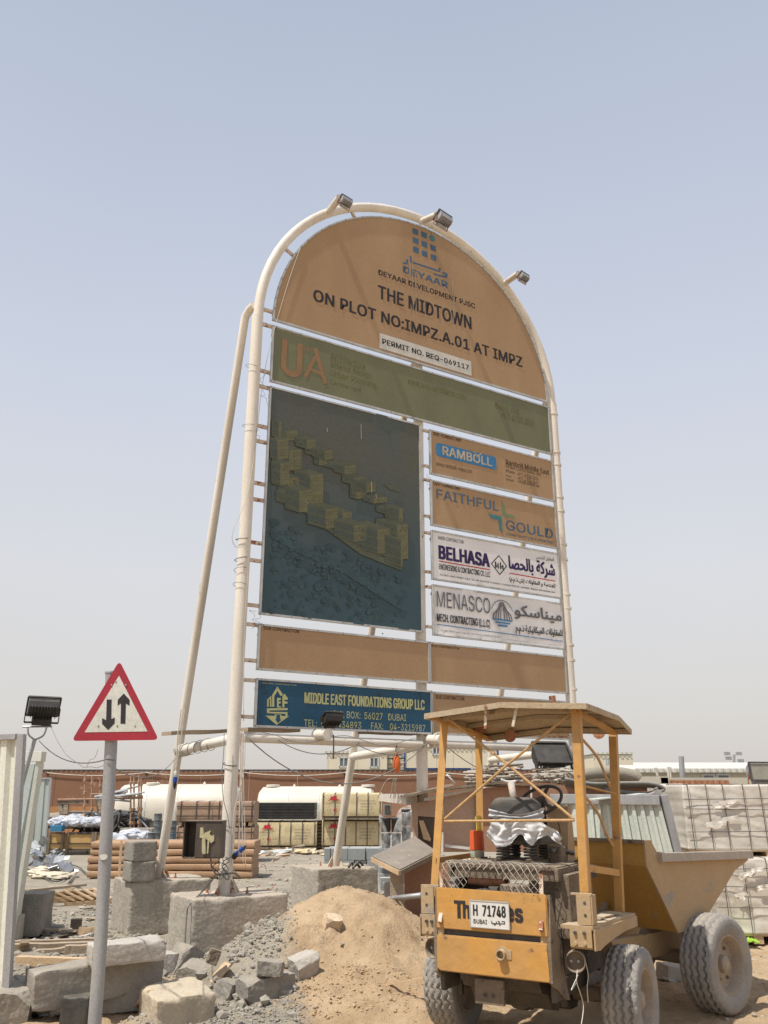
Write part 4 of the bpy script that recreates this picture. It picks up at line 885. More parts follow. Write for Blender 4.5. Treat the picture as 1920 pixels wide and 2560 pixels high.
rod([XB(190, 205, 0), XB(645, 560, 0), XB(1150, 975, 0)], .0105, mat=m_rebar); rod([XB(1125, 165, 0), XB(640, 565, 0) + Vector((-.02, 0, 0)), XB(160, 975, 0)], .0105, mat=m_rebar); rod([XB(158, 993, 0), XB(1155, 985, 0)], .0105, mat=m_rebar)
SB = lambda x, y: RD(11, x, y, Yl=-.62)
rod(smooth_path([SB(1200, 345), SB(1330, 500), SB(1400, 660), SB(1425, 730)], 5), .011, mat=m_rebar); rod(smooth_path([SB(1215, 780), SB(1330, 920), SB(1400, 1090), SB(1450, 1180)], 5), .011, mat=m_rebar)
bm = B(); bar(bm, SB(1215, 720), SB(1455, 780), .008, .045, up=(0, 1, 0)); 
obj('side_strap', bm, m_yel, DU)
a, b = RD(6, 830, 845, Yl=-.63), RD(6, 990, 870, Yl=-.60); bm = B(); bar(bm, a, b, .008, .05); obj('side_strap', bm, m_yel, DU)
obj('left_strap', bar(B(), (-.6, .57, 1.3), (.28, .57, 1.3), .008, .04), m_yel, DU)
obj('canopy_rail', bar(B(), RD(11, 920, 345, Yl=-.1), RD(11, 1130, 345, Yl=-.55), .014, .014), m_creamrust, DU)
# roof: shallow gable of sheet with folded lips
ra = [RD(11, 5, 168, X=-.70), RD(11, 590, 95, X=-.70), RD(11, 1255, 95, Yl=-.76)]
fz = .11
xr = -.70; xf = RD(11, 1590, 290, Yl=-.76).x; zl, zm, zr = ra[0].z, ra[1].z + .01, ra[2].z; yl, ym, yr = ra[0].y, ra[1].y, -.76
def roof_z(y, x):
    z = zl + (zm - zl) * (y - yl) / (ym - yl) if y > ym else zm + (zr - zm) * (y - ym) / (yr - ym)
    t = (x - xr) / (xf - xr); return z - (.03 * t + .085 * max(0, t - .7) / .3) - .01 * noise.noise(Vector((x * 4, y * 4, 0)))
bm = B(); nxr, nyr = 14, 12; gr = []
ysr = [yl + (ym - yl) * i / 6 for i in range(6)] + [ym + (yr - ym) * i / 6 for i in range(7)]
top = [[bm.verts.new((xr + (xf - xr) * i / nxr, y, roof_z(y, xr + (xf - xr) * i / nxr) + .004)) for y in ysr] for i in range(nxr + 1)]
bot = [[bm.verts.new(v.co - Vector((0, 0, .006))) for v in row] for row in top]
for i in range(nxr):
    for j in range(len(ysr) - 1):
        bm.faces.new((top[i][j], top[i + 1][j], top[i + 1][j + 1], top[i][j + 1])); bm.faces.new((bot[i][j + 1], bot[i + 1][j + 1], bot[i + 1][j], bot[i][j]))
fixn(bm); rf = obj('canopy_roof', bm, m_roof, DU)
def lip(pts, name='roof_lip'):
    for a, b in zip(pts, pts[1:]):
        bm = B(); bar(bm, Vector(a) - Vector((0, 0, .018)), Vector(b) - Vector((0, 0, .018)), .012, .045, bev=.003); obj(name, bm, m_roof, rf)
rz_ = lambda x, y: Vector((x, y, roof_z(y, x)))
lip([rz_(xr, yl), rz_(xr, ym)]); lip([rz_(xr, ym), rz_(xr, yr)]); xm = xr + (xf - xr) * .7
lip([rz_(xr, yr), rz_(xm, yr)]); lip([rz_(xm, yr), rz_(xf, yr)]); lip([rz_(xr, yl), rz_(xm, yl)]); lip([rz_(xm, yl), rz_(xf, yl)]); lip([rz_(xf, yl), rz_(xf, ym)]); lip([rz_(xf, ym), rz_(xf, yr)])
for x in (-.45, .15, .55):
    for ya, yb in ((yl, ym), (ym, yr)):
        obj('roof_rib', bar(B(), rz_(x, ya) - Vector((0, 0, .025)), rz_(x, yb) - Vector((0, 0, .025)), .04, .03), m_roof, rf)
for s_ in (.57, -.62): obj('roof_rail', bar(B(), (-.6, s_, roof_z(s_, -.6) - .03), (.6, s_, roof_z(s_, .6) - .03), .05, .03), m_yel, rf)
for (x, y, x2, y2) in ((472, 142, 472, 280), (710, 122, 682, 265)):
    a, b = RD(11, x, y, X=-.66), RD(11, x2, y2, X=-.66); bm = B(); bar(bm, a, b, .022, .006, up=(1, 0, 0)); obj('hanging_strip', bm, m_creamrust, rf)
obj('roof_bolt', lathe(B(), [(0, .012), (.012, .012), (.014, 0)], 6, axis(RD(11, 470, 108, X=-.712), (-1, 0, 0))), m_rust, rf)
for (x, y) in ((665, 338), (1345, 312)):
    p = RD(11, x, y, X=.45 if x < 900 else .70); bm = B(); lathe(bm, [(0, -.03), (.04, -.03), (.055, 0), (.058, .012), (.05, .014), (0, .010)], 20, axis(p, (-1, 0, .1))); hl = obj('work_lamp', bm, m_rust, DU, 40)
    obj('lamp_stem', tube(B(), [p + Vector((.01, 0, .03)), p + Vector((.01, 0, .10))], .01, 6), m_grime_or_shade, hl)
p = RD(11, 395, 290, X=.3); obj('lamp_socket', box(B(), p, (.06, .16, .05), bev=.01), m_rust, DU)
# --- skip on the front half
SW_ = .63
def sk(x, z, y): return fpt(x, y, z)
prof_o = [(-.75, 1.41), (-.75, 1.21), (-.35, .655), (.01, .655), (.80, 1.10), (1.10, 1.17)]
skb = B(); rows = [[skb.verts.new(sk(x, z, y)) for x, z in prof_o] for y in (-SW_, SW_)]
inn = [(-.73, 1.41), (-.73, 1.22), (-.34, .675), (.0, .675), (.80, 1.125), (1.10, 1.195)]
rows2 = [[skb.verts.new(sk(x, z, y)) for x, z in inn] for y in (-SW_, SW_)]
for i in range(len(prof_o) - 1):
    skb.faces.new((rows[0][i], rows[0][i + 1], rows[1][i + 1], rows[1][i])); skb.faces.new((rows2[0][i], rows2[1][i], rows2[1][i + 1], rows2[0][i + 1]))
for rr_ in (0, 1):
    for i in range(len(prof_o) - 1): skb.faces.new((rows[rr_][i], rows[rr_][i + 1], rows2[rr_][i + 1], rows2[rr_][i]))
skb.faces.new((rows[0][0], rows[1][0], rows2[1][0], rows2[0][0])); skb.faces.new((rows[0][-1], rows[1][-1], rows2[1][-1], rows2[0][-1])); fixn(skb)
skp = obj('skip', skb, m_yel3, DU)
for s in (-1, 1):
    bm = B(); prism(bm, [(-.755, 1.415), (-.66, 1.415), (-.56, 1.30), (1.10, 1.25), (1.08, 1.17), (.80, 1.095), (.01, .65), (-.35, .65), (-.755, 1.205)], SW_ - .005, SW_ + .013, lambda a, b, d: sk(a, b, s * d)); fixn(bm); obj('side_plate', bm, m_yel2, skp)
    bm = B(); bar(bm, sk(-.57, 1.272, s * (SW_ + .03)), sk(1.12, 1.225, s * (SW_ + .03)), .06, .075, bev=.008); obj('rim_lip', bm, M('rim_worn', (.42, .37, .31), (.34, .31, .28), .8, 6, .3, 50, c3=(.45, .30, .12), spot=.62) if s < 0 else m_grime_or_shade, skp)
bm = B(); bar(bm, sk(-.76, 1.405, -SW_), sk(-.76, 1.405, SW_), .03, .03); obj('back_lip', bm, m_grime_or_shade, skp)
bm = B(); bar(bm, sk(1.1, 1.19, -SW_), sk(1.1, 1.19, SW_), .03, .03); obj('spout_lip', bm, m_grime_or_shade, skp)
bm = B()
for s in (-1, 1): prism(bm, [(-.35, .655), (.0, .655), (.1, .60), (-.4, .60)], s * .30 - .03, s * .30 + .03, lambda a, b, d: sk(a, b, d))
fixn(bm); obj('skip_mount', bm, m_grime_or_shade, DU)
bm = B(); tube(bm, [sk(-.75, .62, .0), sk(-.45, .85, 0)], .04, 10); obj('tipping_ram', bm, m_grime_or_shade, DU, 40)
# --- dangling wires at the tail
for pts in (((1195, 960), (1190, 1050), (1215, 1130), (1240, 1230), (1225, 1363)), ((1255, 900), (1275, 1000), (1268, 1090), (1275, 1200)), ((1200, 1000), (1150, 1110), (1185, 1060))):
    obj('loose_wire', tube(B(), smooth_path([RD(12, *p, Yl=-.60) for p in pts], 5), .003, 5), m_cord, DU)
# orange jug and stuff on the deck (left rear)
jp = RD(12, 455, 100, Zz=1.31); jp = Vector((-.10, .34, 1.295)); jw = DA + DE * jp.x + DL * jp.y + Vector((0, 0, jp.z))
jw = D(11, 430, 1130, 7.6); 
bm = B(); lathe(bm, [(0, 0), (.065, 0), (.068, .01), (.075, .16), (.08, .165), (.08, .175), (0, .175)], 24, Matrix.Translation((0, 0, 0)))
# canister sits on a deck shelf beside the seat
cz = 1.29; jw = G(12, 455, 130, cz)
j = thing('water_canister', 'orange-red canister with a yellow cap on the dumper deck left of the seat', 'canister', tuple(jw))
bm = B(); lathe(bm, [(0, .0), (.055, 0), (.06, .01), (.06, .06)], 20); obj('clear_base', bm, M('clear_plastic', (.5, .52, .42), None, .2, 3, 0, 50, spec=.5), j, 40)
bm = B(); lathe(bm, [(.062, .06), (.066, .065), (.062, .08), (.058, .20), (.052, .215), (0, .215)], 20); obj('body', bm, M('orange_plastic', (.62, .10, .02), (.5, .08, .02), .4, 4, 0, 50), j, 40)
bm = B(); lathe(bm, [(.024, .215), (.022, .28), (.016, .30), (.03, .305), (.03, .32), (.018, .335), (0, .335)], 16, Matrix.Translation((.02, 0, 0))); obj('cap', bm, M('yellow_plastic', (.75, .55, .10), None, .4, 3, 0, 50), j, 40)
# ================================================================== CONCRETE FOOTINGS
U = (UX.x, UX.y); RZS = math.atan2(UX.y, UX.x)
def footing(u, b, s, label, seed, mat=None, group='concrete footings of the sign board', z0=0., drz=0.):
    p = SW(u, b, z0); return solo('concrete_footing', rough_box(s, seed, .055, .006, 40 if seed < 4 else 16, 1.3), mat or m_conc, label, 'concrete block', tuple(p), (0, 0, RZS + drz), group, True)
footing(.03, .02, (1.16, .86, .68), 'large rough concrete footing under the nearest post, with a cable down its left face', 1)
footing(-.02, 2.42, (1.12, .90, .68), 'rough concrete footing behind and left of the nearest one, carrying the two-block pillar', 2)
footing(2.98, 2.85, (1.10, .95, .69), 'concrete footing with whitish stains and rusty left edge, behind the sand heap', 3)
footing(2.88, .05, (.9, .8, .66), 'low concrete footing half hidden behind the wooden table and dumper', 4, m_conc2)
footing(5.75, 0, (.9, .8, .66), 'concrete footing of the far right post, hidden behind the dumper', 5, m_conc2)
footing(5.75, 2.7, (.9, .8, .66), 'concrete footing of the farthest slanted brace, behind the dumper', 6, m_conc2)
# two cubes stacked as a short pillar on the second footing
pp = D(4, 790, 1375, 12.55)
for i in range(2):
    solo('concrete_cube', rough_box((.34, .34, .255), 20 + i, .012, .003, 10, .8), m_conc2, ['lower cube of the short grey pillar on the left footing', 'upper cube of the short grey pillar on the left footing'][i], 'concrete block', (pp.x, pp.y + .05, .675 + i * .256), (0, 0, R(33 + 2 * i)), 'cubes of the short pillar', True)
# debris on footings
# ================================================================== BIG BROKEN BLOCKS IN THE LEFT FOREGROUND
def chunk(name, c, xy, z0, s, rz, label, seed, mat=None, tilt=(0, 0), r0=.02, group=None, cat='concrete block', d=None):
    p = G(c, xy[0], xy[1], z0) if d is None else D(c, xy[0], xy[1], d)
    return solo(name, rock([v * 1.06 for v in s], seed) if name in ('concrete_lump',) else rough_box(s, seed, r0, .006, 16, 1.4), mat or m_conc2, label, cat, tuple(p), (R(tilt[0]), R(tilt[1]), R(rz)), group, 42)
G_R = 'broken concrete lumps around the sand heap'
chunk('concrete_beam', 13, (820, 1190), .12, (1.12, .30, .30), 36, 'long rough dark concrete beam lying behind the foot of the road sign pole', 31, m_conc2, (0, -3), .03, cat='concrete beam')
chunk('concrete_kerb', 13, (1085, 880), .42, (.62, .30, .17), 27, 'pale rounded kerbstone lying on top of the long concrete beam', 32, m_conc3, (0, -2), .045, cat='kerbstone')
chunk('concrete_block', 13, (960, 1300), .0, (.50, .26, .17), 20, 'small grey block wedged under the right end of the long beam', 33, m_conc2, (0, -2), .012)
chunk('concrete_block', 13, (650, 1417), -.02, (.22, .24, .22), 8, 'dark block standing under the middle of the long beam, left of the sign pole', 34, m_dark, (0, 0), .012)
chunk('concrete_block', 13, (1520, 1440), -.06, (.50, .55, .30), 30, 'big square concrete block with two holes in its top, at the bottom left', 35, M('concrete_sandy', (.50, .42, .31), (.42, .36, .28), .93, 2, .5, 30, fine=.1), (4, -3), .04)
tb_ = [o for o in COL.objects if o.get('label', '').startswith('big square concrete block')][0]; tb_.name = 'concrete_block'
for v in tb_.data.vertices:
    if v.co.z > .26:
        for hx, hy in ((-.07, .05), (.06, .06), (.0, .02)):
            d2_ = ((v.co.x - hx) / .035) ** 2 + ((v.co.y - hy) / .022) ** 2
            if d2_ < 1: v.co.z -= .05
for a in ((13, (1360, 1040), .0, (.34, .26, .24), 28, 'pale square slab end against the foot of the nearest footing', 36, m_conc3, (0, 4)),
          (13, (1530, 1030), .0, (.24, .20, .30), 50, 'tilted pointed concrete lump leaning on the nearest footing', 37, m_conc2, (0, 28)),
          (13, (1690, 1080), .02, (.30, .24, .18), -20, 'wedge of broken concrete beside the wooden offcut', 38, m_conc2, (8, 12)),
          (14, (660, 880), .05, (.44, .26, .19), 34, 'rectangular grey block lying in the gravel before the sand heap', 39, m_conc2, (0, -2)),
          (14, (690, 735), .25, (.22, .16, .13), 10, 'small rough block sitting on top of the rectangular grey block', 40, m_conc2, (0, 2)),
          (14, (915, 790), .10, (.24, .16, .26), 40, 'white-edged concrete fragment standing on end against the sand heap', 41, m_conc3, (10, -14)),
          (14, (850, 760), .14, (.18, .14, .12), 60, 'sandy lump leaning on the standing white fragment', 42, M('sandy_lump', (.50, .38, .26), (.42, .33, .24), .95, 4, .5, 40), (20, 20)),
          (14, (1065, 455), .45, (.16, .13, .16), 20, 'pale flat stone stuck in the upper left slope of the sand heap', 43, M('pale_stone', (.60, .47, .33), (.52, .4, .28), .95, 4, .4, 40), (25, 10)),
          (14, (780, 550), .34, (.09, .09, .11), 30, 'little white stone on the gravel ridge left of the sand heap', 44, m_conc3, (10, 10)),
          (14, (425, 878), .03, (.26, .2, .15), 60, 'grey broken stone in the gravel right of the two-holed block', 45, m_conc2, (14, 10)),
          (14, (320, 650), .28, (.10, .09, .12), 10, 'dark stone at the base corner of the nearest footing', 46, m_grime_or_shade, (0, 20)),
          (13, (200, 1290), .0, (.26, .3, .22), 40, 'dark lump of concrete beside the fence foot', 47, m_conc2, (10, 8)),
          (13, (60, 1400), .0, (.34, .3, .26), 10, 'broad rock at the very bottom left corner by the fence', 48, m_conc2, (10, 8)),
          (13, (270, 1330), .0, (.22, .2, .16), 70, 'rounded rock in the shadow left of the long beam', 49, m_conc2, (0, 18)),
          (13, (330, 1075), .08, (.12, .08, .05), 0, 'flat sandy stone in front of the long beam\'s left end', 50, m_conc3, (0, 5)),
          (13, (1290, 1125), .0, (.16, .14, .14), 30, 'small grey stone under the kerbstone\'s right end', 51, m_conc2, (20, 10))):
    chunk('concrete_lump', a[0], a[1], a[2], a[3], a[4], a[5], a[6], a[7], a[8], .018, G_R, 'concrete lump')
# grey precast block by the fence and neighbours
chunk('concrete_block', 13, (240, 640), .0, (.46, .5, .52), 4, 'dark square concrete block behind the fence, in its shade', 60, m_conc2, (0, 0), .02)
chunk('concrete_block', 13, (135, 690), .0, (.12, .2, .3), 4, 'narrow pale block between the fence post and the dark square block', 61, m_conc3, (0, 0), .04)
# ================================================================== CORRUGATED FENCE
m_fence = M('fence_sheet', (.66, .66, .58), (.58, .58, .51), .55, 1.5, .06, 40, streak=5, c3=(.42, .38, .30), spot=.68, sscale=4)
m_fence2 = M('fence_sheet_grey', (.40, .44, .42), (.34, .38, .36), .55, 1.5, .06, 40, streak=5)
def corrugated(bm, a, b, z0, z1, pitch=.20, depth=.035, lean=(0, 0), th=.004, tilt_top=0.):
    a, b = Vector(a), Vector(b); d = (b - a); ln = d.length; d.normalize(); nrm = Vector((-d.y, d.x, 0)); pts = []; n = max(1, int(ln / pitch))
    for i in range(n):
        for t, h in ((0, 0), (.30, 0), (.42, 1), (.78, 1), (.90, 0)): pts.append(((i + t) * ln / n, h * depth))
    pts.append((ln, 0)); lean = Vector((lean[0], lean[1], 0))
    F = [[], []]; Bk = [[], []]
    for s, h in pts:
        for k_, z in enumerate((z0, z1 + tilt_top * s / ln)):
            p = a + d * s + nrm * h + lean * (z - z0); p.z = z; F[k_].append(bm.verts.new(p)); q = p - nrm * th; Bk[k_].append(bm.verts.new(q))
    for i in range(len(pts) - 1):
        bm.faces.new((F[0][i], F[0][i + 1], F[1][i + 1], F[1][i])); bm.faces.new((Bk[0][i + 1], Bk[0][i], Bk[1][i], Bk[1][i + 1]))
        bm.faces.new((F[1][i], F[1][i + 1], Bk[1][i + 1], Bk[1][i])); bm.faces.new((F[0][i + 1], F[0][i], Bk[0][i], Bk[0][i + 1]))
    return fixn(bm)
def fence(A_, C_, ztop, mat, label, lean=(0, 0), post=True, pm=None, pitch=.2, tilt=0.):
    t = thing('corrugated_fence', label, 'fence', tuple(A_), 0, 'site fence panels on the left'); o_ = Vector(A_)
    obj('sheet', corrugated(B(), Vector((0, 0, 0)), Vector(C_) - o_, -.1, ztop, pitch, .04, lean, tilt_top=tilt), mat, t)
    d = (Vector(C_) - o_); e = d + Vector((lean[0], lean[1], 0)) * ztop
    bm = B(); bar(bm, Vector((lean[0] * ztop, lean[1] * ztop, ztop + .01)), Vector((e.x, e.y, ztop + tilt + .01)), .07, .05, bev=.004); obj('top_rail', bm, pm or mat, t)
    if post:
        bm = B(); bar(bm, d + Vector((.03, 0, -.1)), Vector((e.x + .03, e.y, ztop + tilt + .03)), .06, .075, up=(0, 1, 0), bev=.004); obj('post', bm, pm or m_galv, t)
    return t
f1 = D(4, 40, 2212, 8.0); ft = D(4, 143, 552, 8.05); lean1 = ((ft.x - f1.x) / ft.z, 0)
fence((f1.x - 2.9, f1.y + 1.6, 0), (f1.x - .04, f1.y, 0), ft.z - .02, m_fence, 'nearest pale corrugated fence panel at the left edge, with a steel end post', lean1, True, m_galv, .19)
g1 = G(4, 60, 1700, 0); g2 = D(4, 200, 665, 12.0)
t = thing('corrugated_fence', 'narrow leaning fence panel behind the nearest one, with a broad flat cap', 'fence', (0, 0, 0), 0, 'site fence panels on the left')
ga, gb = D(4, 78, 1690, 12.2), D(4, 232, 690, 12.0)
bm = B(); corrugated(bm, (ga.x - .9, ga.y + .35, 0), (ga.x - .02, ga.y, 0), -.1, gb.z - .05, .22, .05, ((gb.x - ga.x) / gb.z, 0)); obj('sheet', bm, m_fence2, t)
bm = B(); bar(bm, (ga.x, ga.y, -.1), (gb.x, gb.y, gb.z), .05, .16, up=(0, 1, 0), bev=.004); obj('post', bm, m_fence, t)
bm = B(); bar(bm, D(4, 140, 672, 12.0), D(4, 252, 672, 11.95), .12, .13, bev=.006); obj('top_rail', bm, m_fence, t)
b = D(7, 385, 975, 29); zt = D(7, 400, 335, 29).z; tp_ = D(7, 432, 335, 29)
fence((-15, 29.6, 0), (b.x, 29.0, 0), zt, m_fence2, 'far grey-green corrugated fence panel ending beside the timber crates', ((tp_.x - b.x) / zt, 0), True, m_galv, .25)
# floodlight on the fence
p = D(4, 250, 385, 8.6)
FL = thing('floodlight', 'large dusty floodlight on a forked pipe above the left fence', 'floodlight', (0, 0, 0))
f_ = flood_head(FL, tuple(p), R(207), R(-36), .70, (m_black, m_glass))
bm = B(); a, b = D(4, 178, 650, 8.7), D(4, 200, 575, 8.7); tube(bm, [a - Vector((.12, 0, .8)), a, b], .02, 8); obj('pole', bm, m_galv, FL)
bm = B(); c1_, c2_ = D(4, 160, 500, 8.65), D(4, 270, 498, 8.65); tube(bm, smooth_path([b, D(4, 165, 545, 8.65), c1_], 4), .009, 6); obj('fork', bm, m_galv, FL)
bm = B(); tube(bm, smooth_path([b, D(4, 250, 550, 8.65), c2_], 4), .009, 6); obj('fork', bm, m_galv, FL)
bm = B(); tube(bm, [c1_ - Vector((.05, 0, 0)), c2_ + Vector((.05, 0, 0))], .010, 6); obj('cross_bar', bm, m_galv, FL)
# ================================================================== ROAD SIGN
RS = thing('road_sign', 'red-bordered triangular two-way traffic sign with black arrows on a grey pole', 'road sign', (0, 0, 0))
rd = 7.0; base = D(13, 815, 1417, rd); base = base + (D(13, 815, 1417, rd) - D(4, 640, 600, rd)) * .06; tp0 = D(4, 642, 185, rd)
obj('pole', tube(B(), [base, D(13, 870, 700, rd), D(4, 640, 600, rd), tp0], .048, 20), m_galv, RS, 50)
obj('pole_cap', lathe(B(), [(.053, -.01), (.05, .004), (0, .01)], 20, Matrix.Translation(tp0)), m_galv, RS)
sf = lambda x, y, o_=0.: D(4, x, y, rd - .075 - o_)
def tri(c, r):  # rounded triangle from corner list
    o_ = []
    n = 3
    for i in range(3):
        p, a, b = Vector(c[i]), Vector(c[(i - 1) % 3]), Vector(c[(i + 1) % 3]); u_, v_ = (a - p).normalized(), (b - p).normalized()
        for k_ in range(7):
            t = k_ / 6; q1, q2 = p + u_ * r, p + v_ * r; o_.append(tuple(q1 * (1 - t) ** 2 + p * 2 * t * (1 - t) + q2 * t * t))
    return o_
m_red = M('sign_red', (.36, .022, .04), (.30, .02, .035), .35, 3, 0, 50, spec=.5, c3=(.42, .06, .07), spot=.68)
def plate(pts, o0, o1, mat, name, par):
    bm = B(); prism(bm, pts, o0, o1, lambda a, b, d: sf(a, b, d)); fixn(bm); return obj(name, bm, mat, par)
pl_ = plate(tri([(688, 118), (916, 576), (412, 582)], 34), 0, .006, m_red, 'sign_plate', RS)
plate([(686, 205), (850, 527), (487, 532)], .0065, .0085, M('sign_white', (.62, .62, .56), (.56, .56, .51), .4, 2, 0, 40), 'white_field', pl_)
plate([(615, 343), (643, 343), (641, 455), (661, 447), (660, 480), (623, 518), (588, 483), (588, 450), (611, 462)], .009, .0105, i_black, 'down_arrow', pl_)
plate([(713, 308), (747, 345), (746, 377), (725, 366), (722, 482), (694, 482), (697, 364), (677, 378), (679, 344)], .009, .0105, i_black, 'up_arrow', pl_)
for (x, y) in ((643, 260), (725, 260), (567, 495), (675, 494), (778, 495), (668, 240)): obj('rivet', lathe(B(), [(.008, 0), (.006, .004), (0, .005)], 8, axis(sf(x, y, .009), (0, -1, 0))), m_galv, pl_)
bm = B(); bar(bm, sf(560, 495, -.012), sf(790, 495, -.012), .03, .02); obj('back_rail', bm, m_galv, RS)
# sticker on pole
k = Print(); k.poly([(.03 * math.cos(R(a)), .022 * math.sin(R(a))) for a in range(0, 360, 20)]); c0 = D(4, 597, 1248, rd - .056); k.build('sticker', i_paper, RS, lambda a, b: (c0.x + a, c0.y - .001 + 6 * a * a, c0.z + b))
# ================================================================== CABLES AND HANGING LEADS
def cable(pts, r, label, mat=m_cable, name='cable', cat='cable', path=True, n=5, group=None):
    return solo(name, tube(B(), smooth_path(pts, 5) if path else pts, r, n), mat, label, cat, smooth=True, group=group)
cable(sag(D(4, 225, 580, 9), D(4, 610, 690, 7.06), .10, 10), .0045, 'thin cable sagging from the fence floodlight to the road sign pole', m_wire, path=False)
cable(sag(D(4, 285, 490, 8.6), D(4, 600, 725, 7.1), .14, 10, .02), .003, 'hair-thin wire drooping under the other from the floodlight to the sign pole', m_cable, path=False)
cable([D(4, *p, 7.1) for p in ((565, 630), (545, 680), (520, 690), (505, 720), (500, 735))], .002, 'curled loose wire end left of the road sign pole', m_cable)
cable(sag(D(4, 663, 740, 7.06), SW(-.1, brace_b(2.33, 8.5, 2.36) - .06, 2.36), .18, 14), .005, 'cable sagging from the road sign pole to the leaning brace', m_cable, path=False)
cable([D(4, x, 692 + 4 * math.sin(x), 6.94) for x in (608, 620, 640, 663)], .005, 'cable wound once round the road sign pole', m_wire)
zc2 = zb
cable(sag(SW(.10, -.08, zb + .02), SW(2.90, -.08, zb + .04), .58, 20), .008, 'long cable sagging lowest beneath the horizontal pipe', m_cable, path=False, group='cables slung under the pipe')
cable(sag(SW(.55, -.08, zb - .02), SW(1.75, -.08, zb - .02), .16, 14), .006, 'short cable loop under the pipe, left of the black floodlight', m_cable, path=False, group='cables slung under the pipe')
cable(sag(SW(1.7, -.08, zb - .04), SW(2.9, -.08, zb + .02), .15, 14), .006, 'short cable loop under the pipe, right of the black floodlight', m_cable, path=False, group='cables slung under the pipe')
cable(sag(SW(3.0, -.3, zb - .02), SW(5.6, -.1, zb - .05), .42, 14), .007, 'cable sagging under the right half of the pipe behind the dumper canopy', m_cable, path=False, group='cables slung under the pipe')
cable([SW(u_, -.085 + .01 * math.sin(u_ * 20), zb + .055 * math.sin(u_ * 5.2) + .01) for u_ in [.1 + i * .14 for i in range(20)]], .0045, 'grey cable winding along the front of the horizontal pipe', m_cable)
for i, (x, r_) in enumerate(((472, .005), (482, .0045), (495, .006), (503, .0045))):
    pts = [D(5, x - 2 + 7 * math.sin(i + y * .004), y, 10.85) for y in (305, 420, 560, 700, 820, 930, 1040 + 25 * i)]
    cable(pts, r_, ['rusty thin rope hanging close against the nearest post', 'pale rope hanging second from the nearest post', 'thicker pale rope hanging third from the nearest post', 'outermost pale rope hanging right of the nearest post'][i], m_cord if i != 0 else m_creamrust, 'rope', 'rope', group='ropes hanging down the nearest post')
cable([D(5, *p, 10.80) for p in ((503, 320), (500, 500), (470, 660), (440, 780), (425, 1000), (430, 1110), (470, 1160), (468, 1165))], .005, 'slack pale rope swinging from the pipe down to the post foot', m_cord, 'rope', 'rope')
cable([D(5, *p, 10.85) for p in ((380, 310), (378, 420), (368, 560), (375, 700), (400, 800), (412, 880))], .005, 'grey cable running down the left side of the nearest post', m_cable)
# strapping round the post
for i, (c, x0, x1, y) in enumerate(((5, 372, 470, 500), (2, 425, 497, 990), (2, 412, 480, 1100), (2, 410, 482, 1160), (2, 408, 478, 1245), (8, 545, 640, 745), (2, 472, 540, 35), (2, 460, 525, 362))):
    u_, z_ = SP(c, (x0 + x1) / 2, y); rr_ = .092
    pts = [SW(-.045 + rr_ * math.cos(a), rr_ * math.sin(a), z_ + .02 * math.sin(a * 1 + i)) for a in [k_ * 2 * math.pi / 20 for k_ in range(21)]]
    cable(pts, .006 if i in (0, 1, 2) else .0035, ['thick tie wire round the nearest post just below the pipe', 'upper dark loop of cable tied round the left post halfway up', 'lower dark loop of cable tied round the left post halfway up', 'thin wire round the left post below the two dark loops', 'lowest thin wire round the left post above the blue panel', 'wire round the post behind the meter box', 'wire round the left post beside the olive panel', 'wire round the left post near the top of the big picture panel'][i], m_cable if i else m_wire, 'tie_wire', 'wire', path=False, group='wires tied round the left post')
u1_, z1_ = SP(1, 325, 335)
cable([SW(.62, -.06, z1_), SW(*(lambda q_: (q_[0], -.06, q_[1]))(SP(1, 285, 510))), SW(*(lambda q_: (q_[0], -.06, q_[1]))(SP(1, 205, 790))), SW(*(lambda q_: (q_[0], -.06, q_[1]))(SP(1, 165, 1000))), SW(*(lambda q_: (q_[0], -.07, q_[1]))(SP(2, 520, 450))), SW(*(lambda q_: (q_[0], -.1, q_[1]))(SP(2, 470, 750))), SW(*(lambda q_: (q_[0], -.12, q_[1]))(SP(2, 385, 960))), SW(*(lambda q_: (q_[0], -.1, q_[1]))(SP(2, 400, 1040))), SW(*(lambda q_: (q_[0], -.1, q_[1]))(SP(2, 470, 1085))), SW(*(lambda q_: (q_[0], -.1, q_[1]))(SP(2, 450, 1500))), SW(*(lambda q_: (q_[0], -.1, q_[1]))(SP(2, 445, 2000)))], .0045, 'long pale cord running from the arch down the left post', m_cord, 'rope', 'rope')
for i, (c, x, y) in enumerate(((2, 560, 60), (2, 570, 165), (2, 505, 1380), (2, 545, 1400), (3, 182, 520), (1, 945, 240), (2, 530, 390))):
    rs = random.Random(i); u_, z_ = SP(c, x, y); pts = [SW(u_ + rs.uniform(-.06, .06), -.06 + rs.uniform(-.02, .02), z_ - .04 * k_ + rs.uniform(-.03, .03)) for k_ in range(7)]
    cable(pts, .0022, ['wire tangle at the bracket by the olive panel', 'wire tangle at the top bracket of the picture panel', 'wire tangle at the bottom bracket of the picture panel', 'wire end curling below the picture panel corner', 'wire tangle on the middle post between two company panels', 'dark wire ends hanging under the top floodlight', 'wire ends sticking out beside the picture panel'][i], m_wire, 'wire_tangle', 'wire', group='wire tangles on the sign board')
